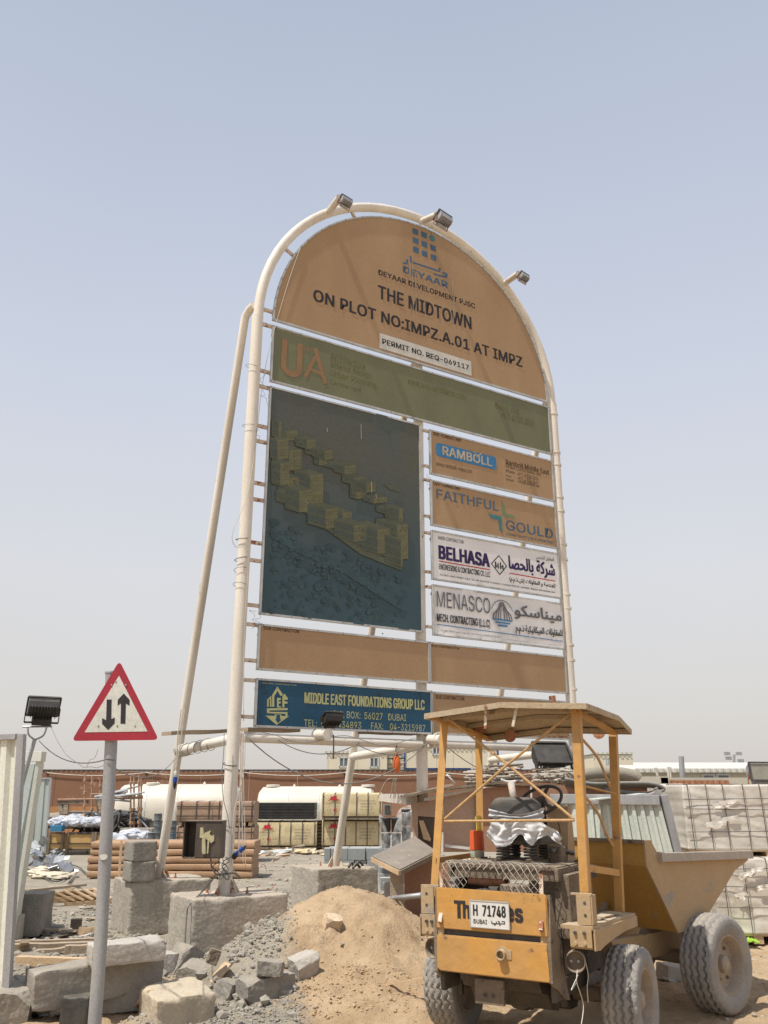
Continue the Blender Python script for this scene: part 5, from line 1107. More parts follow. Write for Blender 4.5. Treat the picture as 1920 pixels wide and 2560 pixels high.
# rope wraps on pipe ends
for i, (c, x0, n_, lb) in enumerate(((5, 85, 6, 'pale rope wound round the corner where pipe meets leaning brace'), )):
    a = SW(-.1, brace_b(2.33, 8.5, 2.36), zb - .10); d_ = (SW(0, .1, zb - .02) - a); ln = d_.length; d_.normalize(); s_ = d_.cross(Vector((0, 0, 1))).normalized(); up_ = s_.cross(d_)
    pts = [a + d_ * (.02 + .05 * t / (2 * math.pi)) + (s_ * math.cos(t) + up_ * math.sin(t)) * .083 for t in [k_ * 2 * math.pi * 6 / 90 for k_ in range(91)]]
    cable(pts, .006, lb, m_cord, 'rope', 'rope', path=False)
    pts = [a + d_ * (.3 + .22 * t / (2 * math.pi)) + (s_ * math.cos(t) + up_ * math.sin(t)) * .083 for t in [k_ * 2 * math.pi * 4 / 60 for k_ in range(61)]]
    cable(pts, .004, 'cable spiralling loosely round the left side pipe', m_cable, path=False)
u_, z_ = SP(5, 1600, 355)
pts = [SW(u_ - .03 + .03 * t / (2 * math.pi) - .0, -.3, z_) + UB * (.012 * t) + UX * .09 * math.cos(t) + Vector((0, 0, .09 * math.sin(t))) for t in [k_ * 2 * math.pi * 6 / 90 for k_ in range(91)]]
cable(pts, .006, 'white rope wound round the capped pipe end by the dumper canopy', m_cord, 'rope', 'rope', path=False)
# hanging lead with a blue and white plug
def lathe_thing(name, label, cat, loc, parts):
    t = thing(name, label, cat, tuple(loc))
    for n_, prof, mat in parts: obj(n_, lathe(B(), prof, 18), mat, t, 40)
    return t
m_bluep = M('blue_plastic', (.03, .10, .42), None, .4, 5, 0, 50); m_whitep = M('white_plastic', (.62, .62, .60), None, .4, 5, 0, 50)
p = D(4, 1010, 790, 11.4); s_ = 11.4 / 1.06 / FPX / .4339 ** -1
PS = .5
t = lathe_thing('hanging_plug', 'blue and white industrial plug dangling on a white lead from the left pipe corner', 'plug', p, (('shell', [(0, .16), (.03, .15), (.045, .10), (.045, .0), (.04, -.01), (0, -.01)], m_whitep), ('collar', [(0, 0), (.058, 0), (.058, -.10), (.05, -.13), (0, -.13)], m_bluep), ('pin_end', [(.045, -.12), (.045, -.20), (.03, -.24), (.02, -.29), (0, -.29)], m_black)))
t.scale = (.5, .5, .5)
obj('lead', tube(B(), [(0, 0, .15), (-.02, 0, 1.0), (.02, 0, 1.7)], .014, 6), m_cord, t); obj('lead', tube(B(), [(0, 0, .15), (.08, 0, 1.0), (.12, .0, 1.7)], .012, 6), m_cord, t)
m_orange = M('orange_hook', (.62, .14, .03), (.55, .11, .03), .5, 5, .1, 50)
p = SW(*(lambda q_: (q_[0], -.05, q_[1]))(SP(5, 1390, 495)))
t = lathe_thing('hanging_hook_block', 'orange hook block hanging on a short chain below the horizontal pipe', 'hook block', p, (('body', [(0, .19), (.05, .18), (.075, .12), (.10, .02), (.10, -.08), (.085, -.16), (.07, -.2), (0, -.2)], m_orange), ('neck', [(.05, .18), (.05, .25), (.03, .27), (0, .27)], m_rust)))
t.scale = (.55, .55, .55)
obj('chain', tube(B(), smooth_path([(0, 0, .26), (-.02, 0, .34), (.01, 0, .42), (-.06, .0, .50)], 4), .012, 6), m_dark, t)
for i, (x, x2) in enumerate(((1375, 1290), (1380, 1365), (1388, 1385), (1395, 1395))):
    q_ = D(5, x2, 700, 14); cable([p + Vector((0, 0, -.2)), (p + q_) / 2 + Vector((0, 0, .02)), q_ ], .006, ['leftmost of the four ropes fanning down from the orange hook block', 'second of the four ropes below the orange hook block', 'third of the four ropes below the orange hook block', 'rightmost of the four ropes below the orange hook block'][i], m_cord, 'rope', 'rope', group='ropes below the orange hook block')
# lead hanging from the black floodlight
u_, z_ = SP(5, 943, 335); cable([SW(u_, -.40, z_), SW(u_, -.41, z_ - .12), SW(u_, -.41, z_ - .30)], .010, 'short black strap hanging from the capped pipe end under the floodlight', m_wire, 'strap', 'strap')
# planks laid on the side pipes
def plank(a, b, w, h, label, mat=m_wood, up=(0, 0, 1), name='plank', cat='plank', seed=0, group=None, warp=.006):
    a, b = Vector(a), Vector(b); n = 10; bm = B(); d = (b - a).normalized(); s = d.cross(Vector(up)).normalized(); u2 = s.cross(d); rings = []
    for i in range(n + 1):
        t = i / n; p = a.lerp(b, t) + Vector((0, 0, 1)) * (warp * noise.noise(Vector((t * 3, seed, 0))) * 2); ww = w / 2 * (1 + .10 * noise.noise(Vector((t * 8, seed, 5)))); hh = h / 2
        rings.append([bm.verts.new(p + s * x * ww + u2 * y * hh) for x, y in ((-1, -1), (1, -1), (1, 1), (-1, 1))])
    for r1, r2 in zip(rings, rings[1:]):
        for k_ in range(4): bm.faces.new((r1[k_], r1[(k_ + 1) % 4], r2[(k_ + 1) % 4], r2[k_]))
    bm.faces.new(rings[0][::-1]); bm.faces.new(rings[-1]); return solo(name, fixn(bm), mat, label, cat, group=group)
plank(D(5, 38, 318, 11.5), D(5, 560, 294, 12.6), .22, .05, 'long grey plank laid across the left side pipe behind the post', seed=1)
plank(D(5, 490, 296, 12.2), D(5, 800, 298, 12.9), .24, .06, 'second weathered plank resting on the pipe under the blue panel', seed=2)
plank(SW(1.9, .1, zb + .13), SW(2.8, .12, zb + .14), .25, .03, 'dark splintered board on the pipe beneath the blue panel', m_grime_or_shade, seed=3)
# meter box strapped to the post
MB_ = thing('meter_box', 'dark open plywood box with pale tape on it, strapped to the nearest post', 'box', tuple(D(8, 395, 1010, 10.75)), R(-4))
bw, bh, bd = .44, .40, .20
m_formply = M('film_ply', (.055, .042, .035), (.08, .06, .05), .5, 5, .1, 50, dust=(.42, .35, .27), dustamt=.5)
for nm, c_, s_ in (('back', (0, .0, bh / 2), (bw, .012, bh)), ('top', (0, -bd / 2, bh), (bw + .02, bd + .02, .014)), ('bottom', (0, -bd / 2, 0), (bw, bd, .012)), ('side', (-bw / 2, -bd / 2, bh / 2), (.012, bd, bh - .015)), ('side', (bw / 2, -bd / 2, bh / 2), (.012, bd, bh - .015)), ('divider', (-.075, -bd / 2, bh / 2), (.012, bd, bh - .02)), ('front', (.072, -bd + .004, bh / 2), (.285, .012, bh - .016))):
    bm = B(); box(bm, c_, s_, bev=.002); obj(nm, bm, m_formply, MB_)
rs = random.Random(5)
for i, pts in enumerate(([(-.03, .33), (.005, .33), (.02, .24), (.015, .21), (-.03, .22)], [(.02, .27), (.10, .30), (.085, .26), (.11, .24), (.14, .25), (.145, .19), (.11, .16), (.08, .19), (.02, .22)], [(.0, .24), (.04, .22), (.055, .05), (.03, .04), (.01, .06)], [(.07, .20), (.09, .20), (.085, .05), (.07, .05)])):
    bm = B(); prism(bm, pts, -bd - .003, -bd - .010 - .005 * i); fixn(bm); obj('tape', bm, M('masking_tape', (.52, .46, .28), (.45, .4, .24), .7, 8, .3, 60) if i == 0 else bpy.data.materials['masking_tape'], MB_)
a = D(8, 640, 1005, 10.9); b = D(8, 740, 915, 10.85)
t = thing('taped_cable_joint', 'blue and black taped cable joint sticking out behind the nearest post', 'cable joint', tuple(a)); d_ = b - a
obj('blue_tape', tube(B(), [d_ * .15, d_ * .5, d_ * .85], .03, 10), m_bluep, t, 40); obj('black_end', tube(B(), [d_ * -.1, d_ * .2], .036, 10), m_black, t, 40); obj('black_end', tube(B(), [d_ * .82, d_ * 1.05], .026, 10, rr=[.028, .006]), m_black, t, 40)
rs = random.Random(9)
for i in range(6):
    x0 = rs.uniform(490, 600); pts = [D(8, x0 + rs.uniform(-45, 45), 1010 + 40 * k_, 10.75) for k_ in range(6)]
    cable(pts, .0045, 'tangled dark wires hanging below the meter box around the post foot', m_wire if i % 2 else m_cable, 'wire_tangle', 'wire', group='wires below the meter box')
cable([D(8, *p, 10.78) for p in ((440, 1010), (445, 1090), (470, 1140), (500, 1165), (560, 1160), (640, 1150), (690, 1185))], .010, 'grey conduit curving from the meter box round the post foot', m_cable)
# cable down the face of the nearest footing
fo = footing
cable([D(14, 345, 95, 10.8), D(14, 325, 130, 10.75), D(14, 262, 200, 10.70), D(14, 200, 262, 10.50), D(14, 178, 290, 10.40), D(14, 168, 340, 10.40), D(14, 160, 450, 10.38), D(14, 153, 590, 10.36)], .010, 'grey cable bent over the edge of the nearest footing and down its left face', m_cable)
# ================================================================== YARD BEHIND
# brown hoarding wall, panel by panel
hw_ = thing('site_hoarding', 'long brown plywood hoarding across the back of the yard', 'hoarding', (0, 45, 0))
pn = None; m_hoard = M('hoarding_brown', (.25, .125, .072), (.215, .11, .066), .7, .35, .05, 20, c3=(.37, .20, .13), spot=.60, sscale=.5)
m_hoard2 = M('hoarding_ochre', (.42, .20, .08), (.38, .18, .07), .7, .5, .05, 20)
for i in range(12):
    x = -19 + i * 2.44; bm = B(); box(bm, (x + 1.22, 0, 1.45), (2.425, .05, 2.9 + .03 * math.sin(i * 2.1)), bev=.004)
    obj('panel', bm, m_hoard2 if i in (40,) else m_hoard, hw_)
bm = B(); corrugated(bm, (-19, -.04, 0), (10.2, -.04, 0), 2.90, 2.98, .25, .04); o_ = obj('top_strip', bm, m_dark, hw_); o_['kind'] = 'stuff'
for i in range(6):
    x = -17 + i * 5; bm = B(); box(bm, (x, -.06, 2.78), (.10, .06, .12)); obj('hook', bm, m_dark, hw_)
    if i < 5: cable(sag(Vector((x, 44.9, 2.82)), Vector((x + 5, 44.9, 2.82)), .14, 10), .022, 'white cable slung along the top of the brown hoarding', m_cord, path=False, group='cable swags on the hoarding')
ob = thing('plywood_screen', 'ochre plywood screen standing in front of the brown hoarding behind the scaffold', 'screen', (0, 0, 0))
a = D(7, 400, 575, 40); b = D(7, 860, 575, 40)
for i in range(4):
    bm = B(); x0 = a.x - .5 + i * 1.6; box(bm, (x0 + .8, 40, (a.z) / 2), (1.58, .04, a.z)); obj('panel', bm, m_hoard2, ob)
# tanks
m_tank = M('tank_white', (.64, .59, .50), (.58, .53, .45), .45, 1, .03, 30, spec=.4)
def tank(x0, x1, y, z0, z1, label, lids=()):
    t = thing('water_tank', label, 'water tank', ((x0 + x1) / 2, y, 0), 0, 'white water tanks'); L_ = x1 - x0; H_ = z1 - z0; n = 14
    prof = [(-.9, 0), (-.95, .25), (-.92, .5), (-.75, .74), (-.45, .93), (0, 1.0), (.45, .93), (.75, .74), (.92, .5), (.95, .25), (.9, 0)]
    bm = B(); rings = []
    for s_, xx in ((.86, -L_ / 2), (.97, -L_ / 2 + .12), (1, -L_ / 2 + .4), (1, 0), (1, L_ / 2 - .4), (.97, L_ / 2 - .12), (.86, L_ / 2)):
        rings.append([bm.verts.new((xx, yy * s_, z0 + H_ * zz * (s_ if zz > .5 else 1))) for yy, zz in prof])
    for r1, r2 in zip(rings, rings[1:]):
        for k_ in range(len(prof) - 1): bm.faces.new((r1[k_], r1[k_ + 1], r2[k_ + 1], r2[k_]))
        bm.faces.new((r1[-1], r1[0], r2[0], r2[-1]))
    bm.faces.new(rings[0][::-1]); bm.faces.new(rings[-1]); obj('body', fixn(bm), m_tank, t, 35)
    for xx in [-L_ / 2 + 1.3 * i for i in range(1, int(L_ / 1.3))]:
        bm = B(); rr_ = [bm.verts.new((xx + dx, yy * 1.012, z0 + H_ * zz * 1.008 + .0)) for dx in (-.02, .02) for yy, zz in prof]; m_ = len(prof)
        for k_ in range(m_ - 1): bm.faces.new((rr_[k_], rr_[k_ + 1], rr_[m_ + k_ + 1], rr_[m_ + k_]))
        obj('rib', bm, m_whitep, t)
    for lx in lids: obj('lid', lathe(B(), [(.3, 0), (.3, .08), (.27, .10), (0, .11)], 24, Matrix.Translation((lx, 0, z1 - .03))), m_tank, t, 40)
    for lx in (-L_ / 5, L_ / 5): obj('vent', lathe(B(), [(.08, 0), (.01, .12), (0, .12)], 10, Matrix.Translation((lx, 0, z1 - .01))), m_tank, t)
    bm = B(); box(bm, (0, 0, z0 * .5), (L_ * .95, 1.2, z0)); obj('plinth', bm, m_conc2, t)
    return t
A_ = D(7, 1020, 380, 38); B_ = D(8, 670, 390, 38); tank(A_.x, B_.x, 38.6, .75, A_.z, 'long white tank on the left, behind the scaffold and leaning brace', (-1.2,))
A_ = D(8, 850, 400, 38); B_ = D(9, 810, 520, 38); tank(A_.x, B_.x, 38.6, .75, A_.z, 'long white tank on the right, behind the timber packs', (-1.9, 2.2))
# long timber packs wrapped in brown paper, one on another
m_kraft = M('kraft_wrap', (.42, .27, .165), (.36, .225, .135), .75, 2, .25, 18, streak=1)
def softpack(L_, W_, H_, mat, seed, bulge=.02):
    bm = B(); bmesh.ops.create_cube(bm, size=1); bmesh.ops.subdivide_edges(bm, edges=bm.edges[:], cuts=10, use_grid_fill=True)
    for v in bm.verts:
        x, y, z = v.co.x * 2, v.co.y * 2, v.co.z * 2; r = 1 - .10 * (abs(z) ** 6) * (abs(y) ** 4)
        p = Vector((x * L_ / 2, y * W_ / 2 * (1 - .03 * abs(z) ** 3), z * H_ / 2 * r)); p.y += .5 * bulge * (1 - z * z) * y; n3 = noise.noise(Vector((p.x * 2.5, p.y * 4 + seed, p.z * 5))); p += Vector((.2, 1, .6)) * n3 * bulge; v.co = p
    return bm
LB = ['bottom', 'second', 'third', 'fourth', 'top']
xa, xb = G(4, 690, 1355, 0), D(8, 765, 1185, 21.0)
for i in range(5):
    solo('wrapped_timber_pack', softpack(xb.x - xa.x + .6, 1.1, .152, m_kraft, i), m_kraft, LB[i] + ' pack in the pile of long brown-paper parcels behind the nearest post', 'timber pack', ((xa.x + xb.x) / 2 - .18 + random.uniform(-.03, .03), 21.2, .09 + i * .153), (0, 0, R(random.uniform(-.5, .5))), 'long brown-paper parcels', 40)
for x_ in (1045, 1295):
    a, b = D(7, x_ - 15, 1175, 20.4), D(7, x_ + 5, 870, 20.5); plank((a.x, a.y, 0), b, .05, .03, 'upright batten leaning on the %s end of the long brown parcels' % ('left' if x_ < 1200 else 'middle'), m_wood2, seed=x_)
# strapped board packs behind
m_card = M('carton_brown', (.36, .245, .17), (.31, .205, .14), .75, 3, .25, 20)
def strapped(x0, x1, y0, dep, z0, z1, mat, label, vs, hs, group, name='board_pack', sm=m_dark, bulge=.012, cat='board pack', rz=0.):
    t = thing(name, label, cat, ((x0 + x1) / 2, y0 + dep / 2, z0), rz, group); w_, h_ = x1 - x0, z1 - z0
    o_ = obj('wrapped_load', softpack(w_, dep, h_, mat, x0, bulge), mat, t, 40, (0, 0, h_ / 2))
    for f in vs:
        bm = B(); x = -w_ / 2 + f * w_; bar(bm, (x, -dep / 2 - bulge * 1.6, 0), (x, -dep / 2 - bulge * 1.6, h_), .028, .006, up=(0, 1, 0)); box(bm, (x, 0, h_ + bulge), (.028, dep, .006)); obj('strap', bm, sm, t)
    for f in hs:
        bm = B(); box(bm, (0, -dep / 2 - bulge * 1.9, f * h_), (w_, .006, .028)); obj('strap', bm, sm, t)
    return t
def dd(c, x, y, d): return D(c, x, y, d)
gS = 'brown strapped board packs'
d1 = 25.5
zt_, zm_ = dd(8, 300, 530, d1).z, dd(8, 300, 745, d1).z
for i, (xl, xr_) in enumerate(((145, 455), (458, 640), (645, 812))):
    a, b = dd(8, xl, 600, d1).x, dd(8, xr_, 600, d1).x
    strapped(a, b, d1, 1.0, zm_ + .10, zt_, m_card, ['upper brown strapped pack on the left, above the drums', 'upper brown strapped pack hidden behind the nearest post', 'upper brown strapped pack just left of the black board pack'][i], (.12, .55, .9) if i == 0 else (.3, .9), (.3, .75), gS)
    strapped(a - .05, b + .02, d1 + .05, 1.0, .1, zm_, m_card, ['lower brown strapped pack on the left, beside the drums', 'lower brown strapped pack behind the meter box', 'lower brown strapped pack left of the cream hat-marked packs'][i], (.12, .55) if i == 0 else (.3, .9), (.45, .8), gS, bulge=.03)
    for k_ in range(3):
        bm = B(); box(bm, (0, 0, 0), (.09, .9, .09)); solo('pallet_block', bm, m_wood2, 'small timber bearer between the upper and lower brown strapped packs', 'bearer', (a + .1 + k_ * (b - a - .2) / 2, d1 + .5, zm_ + .055), group='bearers under the upper brown packs')
# cream plywood packs with the red hat
m_creamw = M('cream_wrap', (.60, .50, .31), (.54, .44, .26), .6, 3, .25, 14)
m_hat = M('hat_red', (.50, .035, .05), (.42, .03, .04), .6, 5, 0, 40)
gC = 'cream plywood packs with a red hat mark'
def hatpack(c, xl, xr_, yt, yb, dd_, label, dep=1.2, z0=None, fade=0):
    a, b = D(c, xl, yb, dd_), D(c, xr_, yb, dd_); zt_ = D(c, xl, yt, dd_).z; z0 = b.z if z0 is None else z0
    w_ = b.x - a.x; h_ = zt_ - z0
    t = strapped(a.x, b.x, dd_, dep, z0, zt_, m_creamw, label, (.025, .22, .40, .58, .77, .97), (), gC, name='plywood_pack', cat='plywood pack', bulge=.016)
    f = lambda o: (lambda p, q: (-w_ / 2 + p * w_, -dep / 2 - .030 - o, q * h_)); 
    k = Print(); k.poly([(.10, .66), (.16, .70), (.24, .70), (.31, .66), (.28, .73), (.25, .74), (.25, .84), (.21, .88), (.18, .84), (.155, .86), (.14, .74)]); k.build('hat_mark', m_hat, t, f(0))
    k = Print(); k.arc(.235, .30, .030, 35, 325, .012, 10, .075); k.rect(.222, .285, .262, .315); k.build('round_mark', m_hat, t, f(0))
    k = Print(); k.text('GOLDEN MOUNTAIN', .08, .53, .20, .05); k.text('FILM FACED PLYWOOD', .64, .64, .25, .055); k.text('BROWN FILM WBP GLUE', .64, .52, .27, .055); k.text('1220*2440*18MM', .64, .40, .21, .055); k.text('100% HARDWOOD', .64, .28, .20, .055)
    for x in (.10, .145, .30, .345):
        k.poly([(x + (.012 if j % 2 == 0 else .005) * math.sin(R(36 * j)), .30 + (.035 if j % 2 == 0 else .014) * math.cos(R(36 * j))) for j in range(10)])
    k.build('lettering', i_grey, t, f(.0))
    bm = B(); box(bm, (0, 0, -.045), (w_ * .98, dep * .98, .07)); obj('base_board', bm, m_grime_or_shade, t)
    return t
d2 = 31.0
hatpack(8, 815, 1350, 702, 918, d2, 'cream plywood pack with red hat mark, under the black board pack', z0=.1)
hatpack(9, 360, 870, 795, 1005, d2 + .1, 'lower cream plywood pack with red hat mark, right of the black board pack', z0=.1)
hatpack(9, 358, 880, 560, 772, d2 - .2, 'upper cream plywood pack with red hat mark, topmost beside the slanting brace')
a, b = D(8, 806, 690, d2), D(8, 1338, 540, d2)
t = thing('black_board_pack', 'stack of black film-faced boards on top of a cream pack', 'board pack', ((a.x + b.x) / 2, d2 + .6, a.z + .02)); n_ = 22; h_ = (b.z - a.z - .03) / n_
for i in range(n_):
    bm = B(); box(bm, (random.uniform(-.012, .012), random.uniform(-.01, .01), h_ * (i + .5)), (b.x - a.x, 1.2, h_ * .95)); obj('board', bm, m_black if i < n_ - 1 else m_dark, t)
t = thing('slatted_crate', 'dark slatted crate standing between the cream plywood packs', 'crate', (D(8, 1378, 900, d2 + .3).x, d2 + .5, 0))
for i in range(8): bm = B(); box(bm, (0, 0, .08 + i * .11), (.22, .5, .05)); obj('slat', bm, m_grime_or_shade, t)
bm = B(); box(bm, (0, 0, .48), (.16, .4, .9)); obj('frame', bm, m_dark, t)
# shallow heaps of offcuts in front of the packs
def litter(n, fx, fy, size, label, name, cat, mats, group, z=0., seed=0, flat=True):
    rs = random.Random(seed)
    for i in range(n):
        x, y = fx(rs), fy(rs); s = rs.uniform(*size); bm = B(); box(bm, (0, 0, 0), (s, s * rs.uniform(.15, .7), s * rs.uniform(.03, .10)))
        for v in bm.verts: v.co += Vector((rs.uniform(-1, 1), rs.uniform(-1, 1), rs.uniform(-.3, .3))) * s * .12
        solo(name, bm, rs.choice(mats), label, cat, (x, y, hz(x, y) + s * .05 + z * rs.random()), (rs.uniform(-.2, .2), rs.uniform(-.25, .25), rs.uniform(0, 6)), group)
litter(46, lambda r: r.uniform(-4.7, -.3), lambda r: r.uniform(28.0, 30.6), (.12, .55), 'torn wrapping or board offcut on the ground in front of the cream packs', 'offcut', 'offcut', [m_wood2, m_whitep, m_grime_or_shade, m_creamw, m_wood], 'offcuts in front of the cream packs', .1, 3)
litter(60, lambda r: r.uniform(-3.4, -.2), lambda r: r.uniform(13.5, 24), (.05, .18), 'scrap of debris on the open ground between footings and packs', 'debris_scrap', 'scrap', [m_wood, m_conc3, m_conc2, m_grime_or_shade, m_whitep], 'debris on the open ground', .0, 5)
litter(40, lambda r: r.uniform(-5.4, -3.4), lambda r: r.uniform(11.5, 15.5), (.06, .25), 'scrap of wood or cement on the rubble behind the road sign', 'debris_scrap', 'scrap', [m_wood, m_conc3, m_conc2, m_wood2, m_whitep], 'scraps on the rubble behind the road sign', .03, 7)
for i, (x, y, x2, y2) in enumerate(((920, 1130, 975, 1060), (975, 1060, 980, 1130), (805, 1325, 860, 1290), (885, 1340, 945, 1325), (940, 1330, 1000, 1278))):
    a, b = G(8, x, y, .01), G(8, x2, y2, .01); a.z = .02; b.z = .16 if i < 2 else .08; b = Vector((b.x, a.y + .1, b.z)) if i < 2 else b
    cable([a, (a + b) / 2 + Vector((.02, 0, .05)), b], .010, ['bent rebar stub sticking up in the open ground, left one', 'bent rebar stub sticking up in the open ground, right one', 'short rusty rod lying right of the nearest footing', 'rusty bracket lying right of the nearest footing', 'bent iron loop lying right of the nearest footing'][i], m_rust, 'rebar', 'rebar')
for i, x in enumerate((785, 825)):
    c_ = G(14, x, 255, .03); pts = [c_ + Vector((.05 * math.cos(t_), .02 * math.sin(t_), .07 + .06 * math.sin(t_) + .004 * t_)) for t_ in [k_ * .5 for k_ in range(24)]]
    cable(pts, .004, ['left', 'right'][i] + ' coil of springy wire standing between the footings', m_wire, 'wire_coil', 'wire', path=False)
# grey block stack behind the slanting brace
gB = 'blue-grey building blocks'
bx0 = D(9, 380, 1205, 22.4)
bd_ = 22.3; ux = lambda px_: D(9, px_, 1100, bd_).x; zt0 = D(9, 560, 1040, bd_).z
rows_ = [(0, [(380, 468, 'a'), (470, 643, 'b'), (645, 750, 'c'), (752, 868, 'd')]), (1, [(376, 432, 'e'), (434, 583, 'f'), (585, 738, 'g'), (740, 860, 'h')])]
names_ = {'a': 'bottom-row block at the left end of the blue-grey block stack', 'b': 'bottom-row block behind the slanting brace in the block stack', 'c': 'bottom-row block right of the brace, end grain outward', 'd': 'bottom-row block at the right end of the block stack', 'e': 'top-row block at the left end of the blue-grey block stack', 'f': 'top-row block hidden partly by the slanting brace', 'g': 'top-row long block in the middle of the block stack', 'h': 'top-row block at the right end of the block stack'}
hb_ = zt0 / 2
for r_, row in rows_:
    for (l_, r2, n_) in row:
        a, b = ux(l_), ux(r2); bm = B(); box(bm, (0, 0, hb_ / 2), (b - a - .012, .42, hb_ - .01), bev=.006)
        solo('grey_block', bm, m_block, names_[n_], 'block', ((a + b) / 2, bd_ + .24 + (.03 if n_ in 'ch' else 0), r_ * hb_), (0, 0, R(1.2 if n_ in 'aef' else -1)), gB)
for i in range(2):
    for j_ in range(3):
        bm = B(); box(bm, (0, 0, hb_ / 2), (.5, .42, hb_ - .01), bev=.006); solo('grey_block', bm, m_block, 'blue-grey block in the hidden rear row of the block stack', 'block', (ux(500) + j_ * .52, bd_ + .72, i * hb_), group=gB)
for i, (x, y, d_, lb) in enumerate(((900, 1240, 19.5, 'blue-grey block with white paper on it, right of the stack'), (905, 1300, 19.4, 'lowest blue-grey block right of the stack, on the ground'), (915, 1340, 17.5, 'pale-topped block nearest the wooden table legs'))):
    a = D(9, x, y, d_); bm = B(); box(bm, (0, 0, 0), (.42, .25, .20), bev=.006); solo('grey_block', bm, m_block, lb, 'block', (a.x + .1, d_, max(.1, a.z)), (0, 0, .1), gB)
a = D(9, 915, 1215, 19.3); bm = B(); box(bm, (0, 0, 0), (.22, .15, .05)); solo('paper_scrap', bm, m_whitep, 'white paper lying on a blue-grey block', 'paper', tuple(a + Vector((0, 0, .03))), (.1, .2, .4))
# bolts & strap clutter on the third footing
for i, (x, x2, y) in enumerate(((595, 640, 1195), (630, 690, 1205), (650, 715, 1185))):
    a, b = G(9, x, y + 8, .72), G(9, x2, y, .72); cable([a, (a + b) / 2 + Vector((0, 0, .06)), b], .022, 'dark clamp lying on the footing beside the brace foot, number %s' % ['one', 'two', 'three'][i] if False else ['leftmost', 'middle', 'rightmost'][i] + ' dark clamp lying beside the brace foot on the stained footing', m_dark, 'clamp', 'clamp')
# black bucket stack in plastic
m_film = bpy.data.materials.new('plastic_film'); m_film.use_nodes = True
_n = m_film.node_tree; _b = _n.nodes['Principled BSDF']; _b.inputs['Base Color'].default_value = (.8, .8, .8, 1); _b.inputs['Roughness'].default_value = .25
_nz = _n.nodes.new('ShaderNodeTexNoise'); _nz.inputs['Scale'].default_value = 7; _nz.inputs['Detail'].default_value = 4; _mr = _n.nodes.new('ShaderNodeMapRange'); _mr.inputs[1].default_value = .35; _mr.inputs[2].default_value = .7; _mr.inputs[3].default_value = .06; _mr.inputs[4].default_value = .50
_n.links.new(_nz.outputs[0], _mr.inputs[0]); _n.links.new(_mr.outputs[0], _b.inputs['Alpha'])
d3 = 20.0; ca, cb = D(9, 870, 900, d3).x, D(9, 1140, 900, d3).x; r_ = (cb - ca) / 6.4; zt_ = D(9, 930, 770, d3).z
i_ = 0
for kx in range(3):
    hgt = zt_ + (.18 if kx == 2 else 0)
    for kz in range(4):
        h_ = hgt / 4; 
        solo('black_bucket', lathe(B(), [(0, .01), (r_ * .86, .01), (r_ * .9, h_ * .06), (r_ * .97, h_ * .8), (r_ * 1.02, h_ * .82), (r_ * 1.02, h_ * .92), (r_ * .95, h_ * .95), (0, h_ * .95)], 24), m_black, ['bottom', 'second', 'third', 'top'][kz] + ' bucket of the ' + ['left', 'middle', 'right'][kx] + ' column in the plastic-wrapped black bucket stack', 'bucket', (ca + r_ * (1.1 + 2.1 * kx), d3 + .3, kz * h_), group='black buckets wrapped in plastic', smooth=40)
bm = B(); gg = []
for i in range(17):
    t_ = i / 16; row = []
    for j_ in range(13):
        s = j_ / 12; x = ca - .04 + (cb - ca + .1) * t_; z = (zt_ * (1.05 - .35 * math.exp(-((t_ - .33) / .16) ** 2) + .15 * t_)) * s; y = d3 + .3 - r_ * 1.15 - .02 * noise.noise(Vector((x * 6, z * 6, 0))) * 2 + (.35 if j_ == 12 else 0)
        row.append(bm.verts.new((x, y, z)))
    gg.append(row)
for i in range(16):
    for j_ in range(12): bm.faces.new((gg[i][j_], gg[i + 1][j_], gg[i + 1][j_ + 1], gg[i][j_ + 1]))
solo('plastic_sheet', bm, m_film, 'crumpled clear plastic sheet wrapped round the black bucket stack', 'plastic sheet', smooth=True)
# grey drums by the brown packs
m_drum = M('drum_grey', (.08, .10, .11), (.12, .14, .15), .5, 5, .1, 50, dust=(.4, .38, .34), dustamt=.4); m_drum2 = M('drum_blue_grey', (.13, .18, .23), (.1, .15, .2), .5, 5, .1, 50)
def drum(x0, x1, yt, yb, d_, label, mat):
    a, b = D(7, x0, yb, d_), D(7, x1, yb, d_); z1 = D(7, x0, yt, d_).z; r_ = (b.x - a.x) / 2; h_ = z1 - a.z
    solo('drum', lathe(B(), [(0, 0), (r_ * .94, 0), (r_, h_ * .04), (r_ * .96, h_ * .1), (r_ * .96, h_ * .48), (r_, h_ * .5), (r_ * .96, h_ * .52), (r_ * .96, h_ * .9), (r_, h_ * .95), (r_ * .94, h_), (0, h_ * .985)], 24), mat, label, 'drum', (a.x + r_, d_ + r_, a.z), group='drums beside the brown packs', smooth=40)
for a in ((1262, 1335, 800, 865, 22.0, 'small low drum in front of the left drum stack', m_drum), (1320, 1390, 635, 690, 23.6, 'topmost drum of the left three-high stack', m_drum), (1316, 1384, 692, 745, 23.6, 'middle drum of the left three-high stack', m_drum), (1316, 1384, 747, 860, 23.6, 'bottom drum of the left three-high stack', m_drum),
          (1450, 1515, 697, 805, 22.6, 'dark upper drum right of the leaning brace', m_drum), (1445, 1512, 807, 878, 22.6, 'blue lower drum right of the leaning brace', m_drum2)): drum(*a)
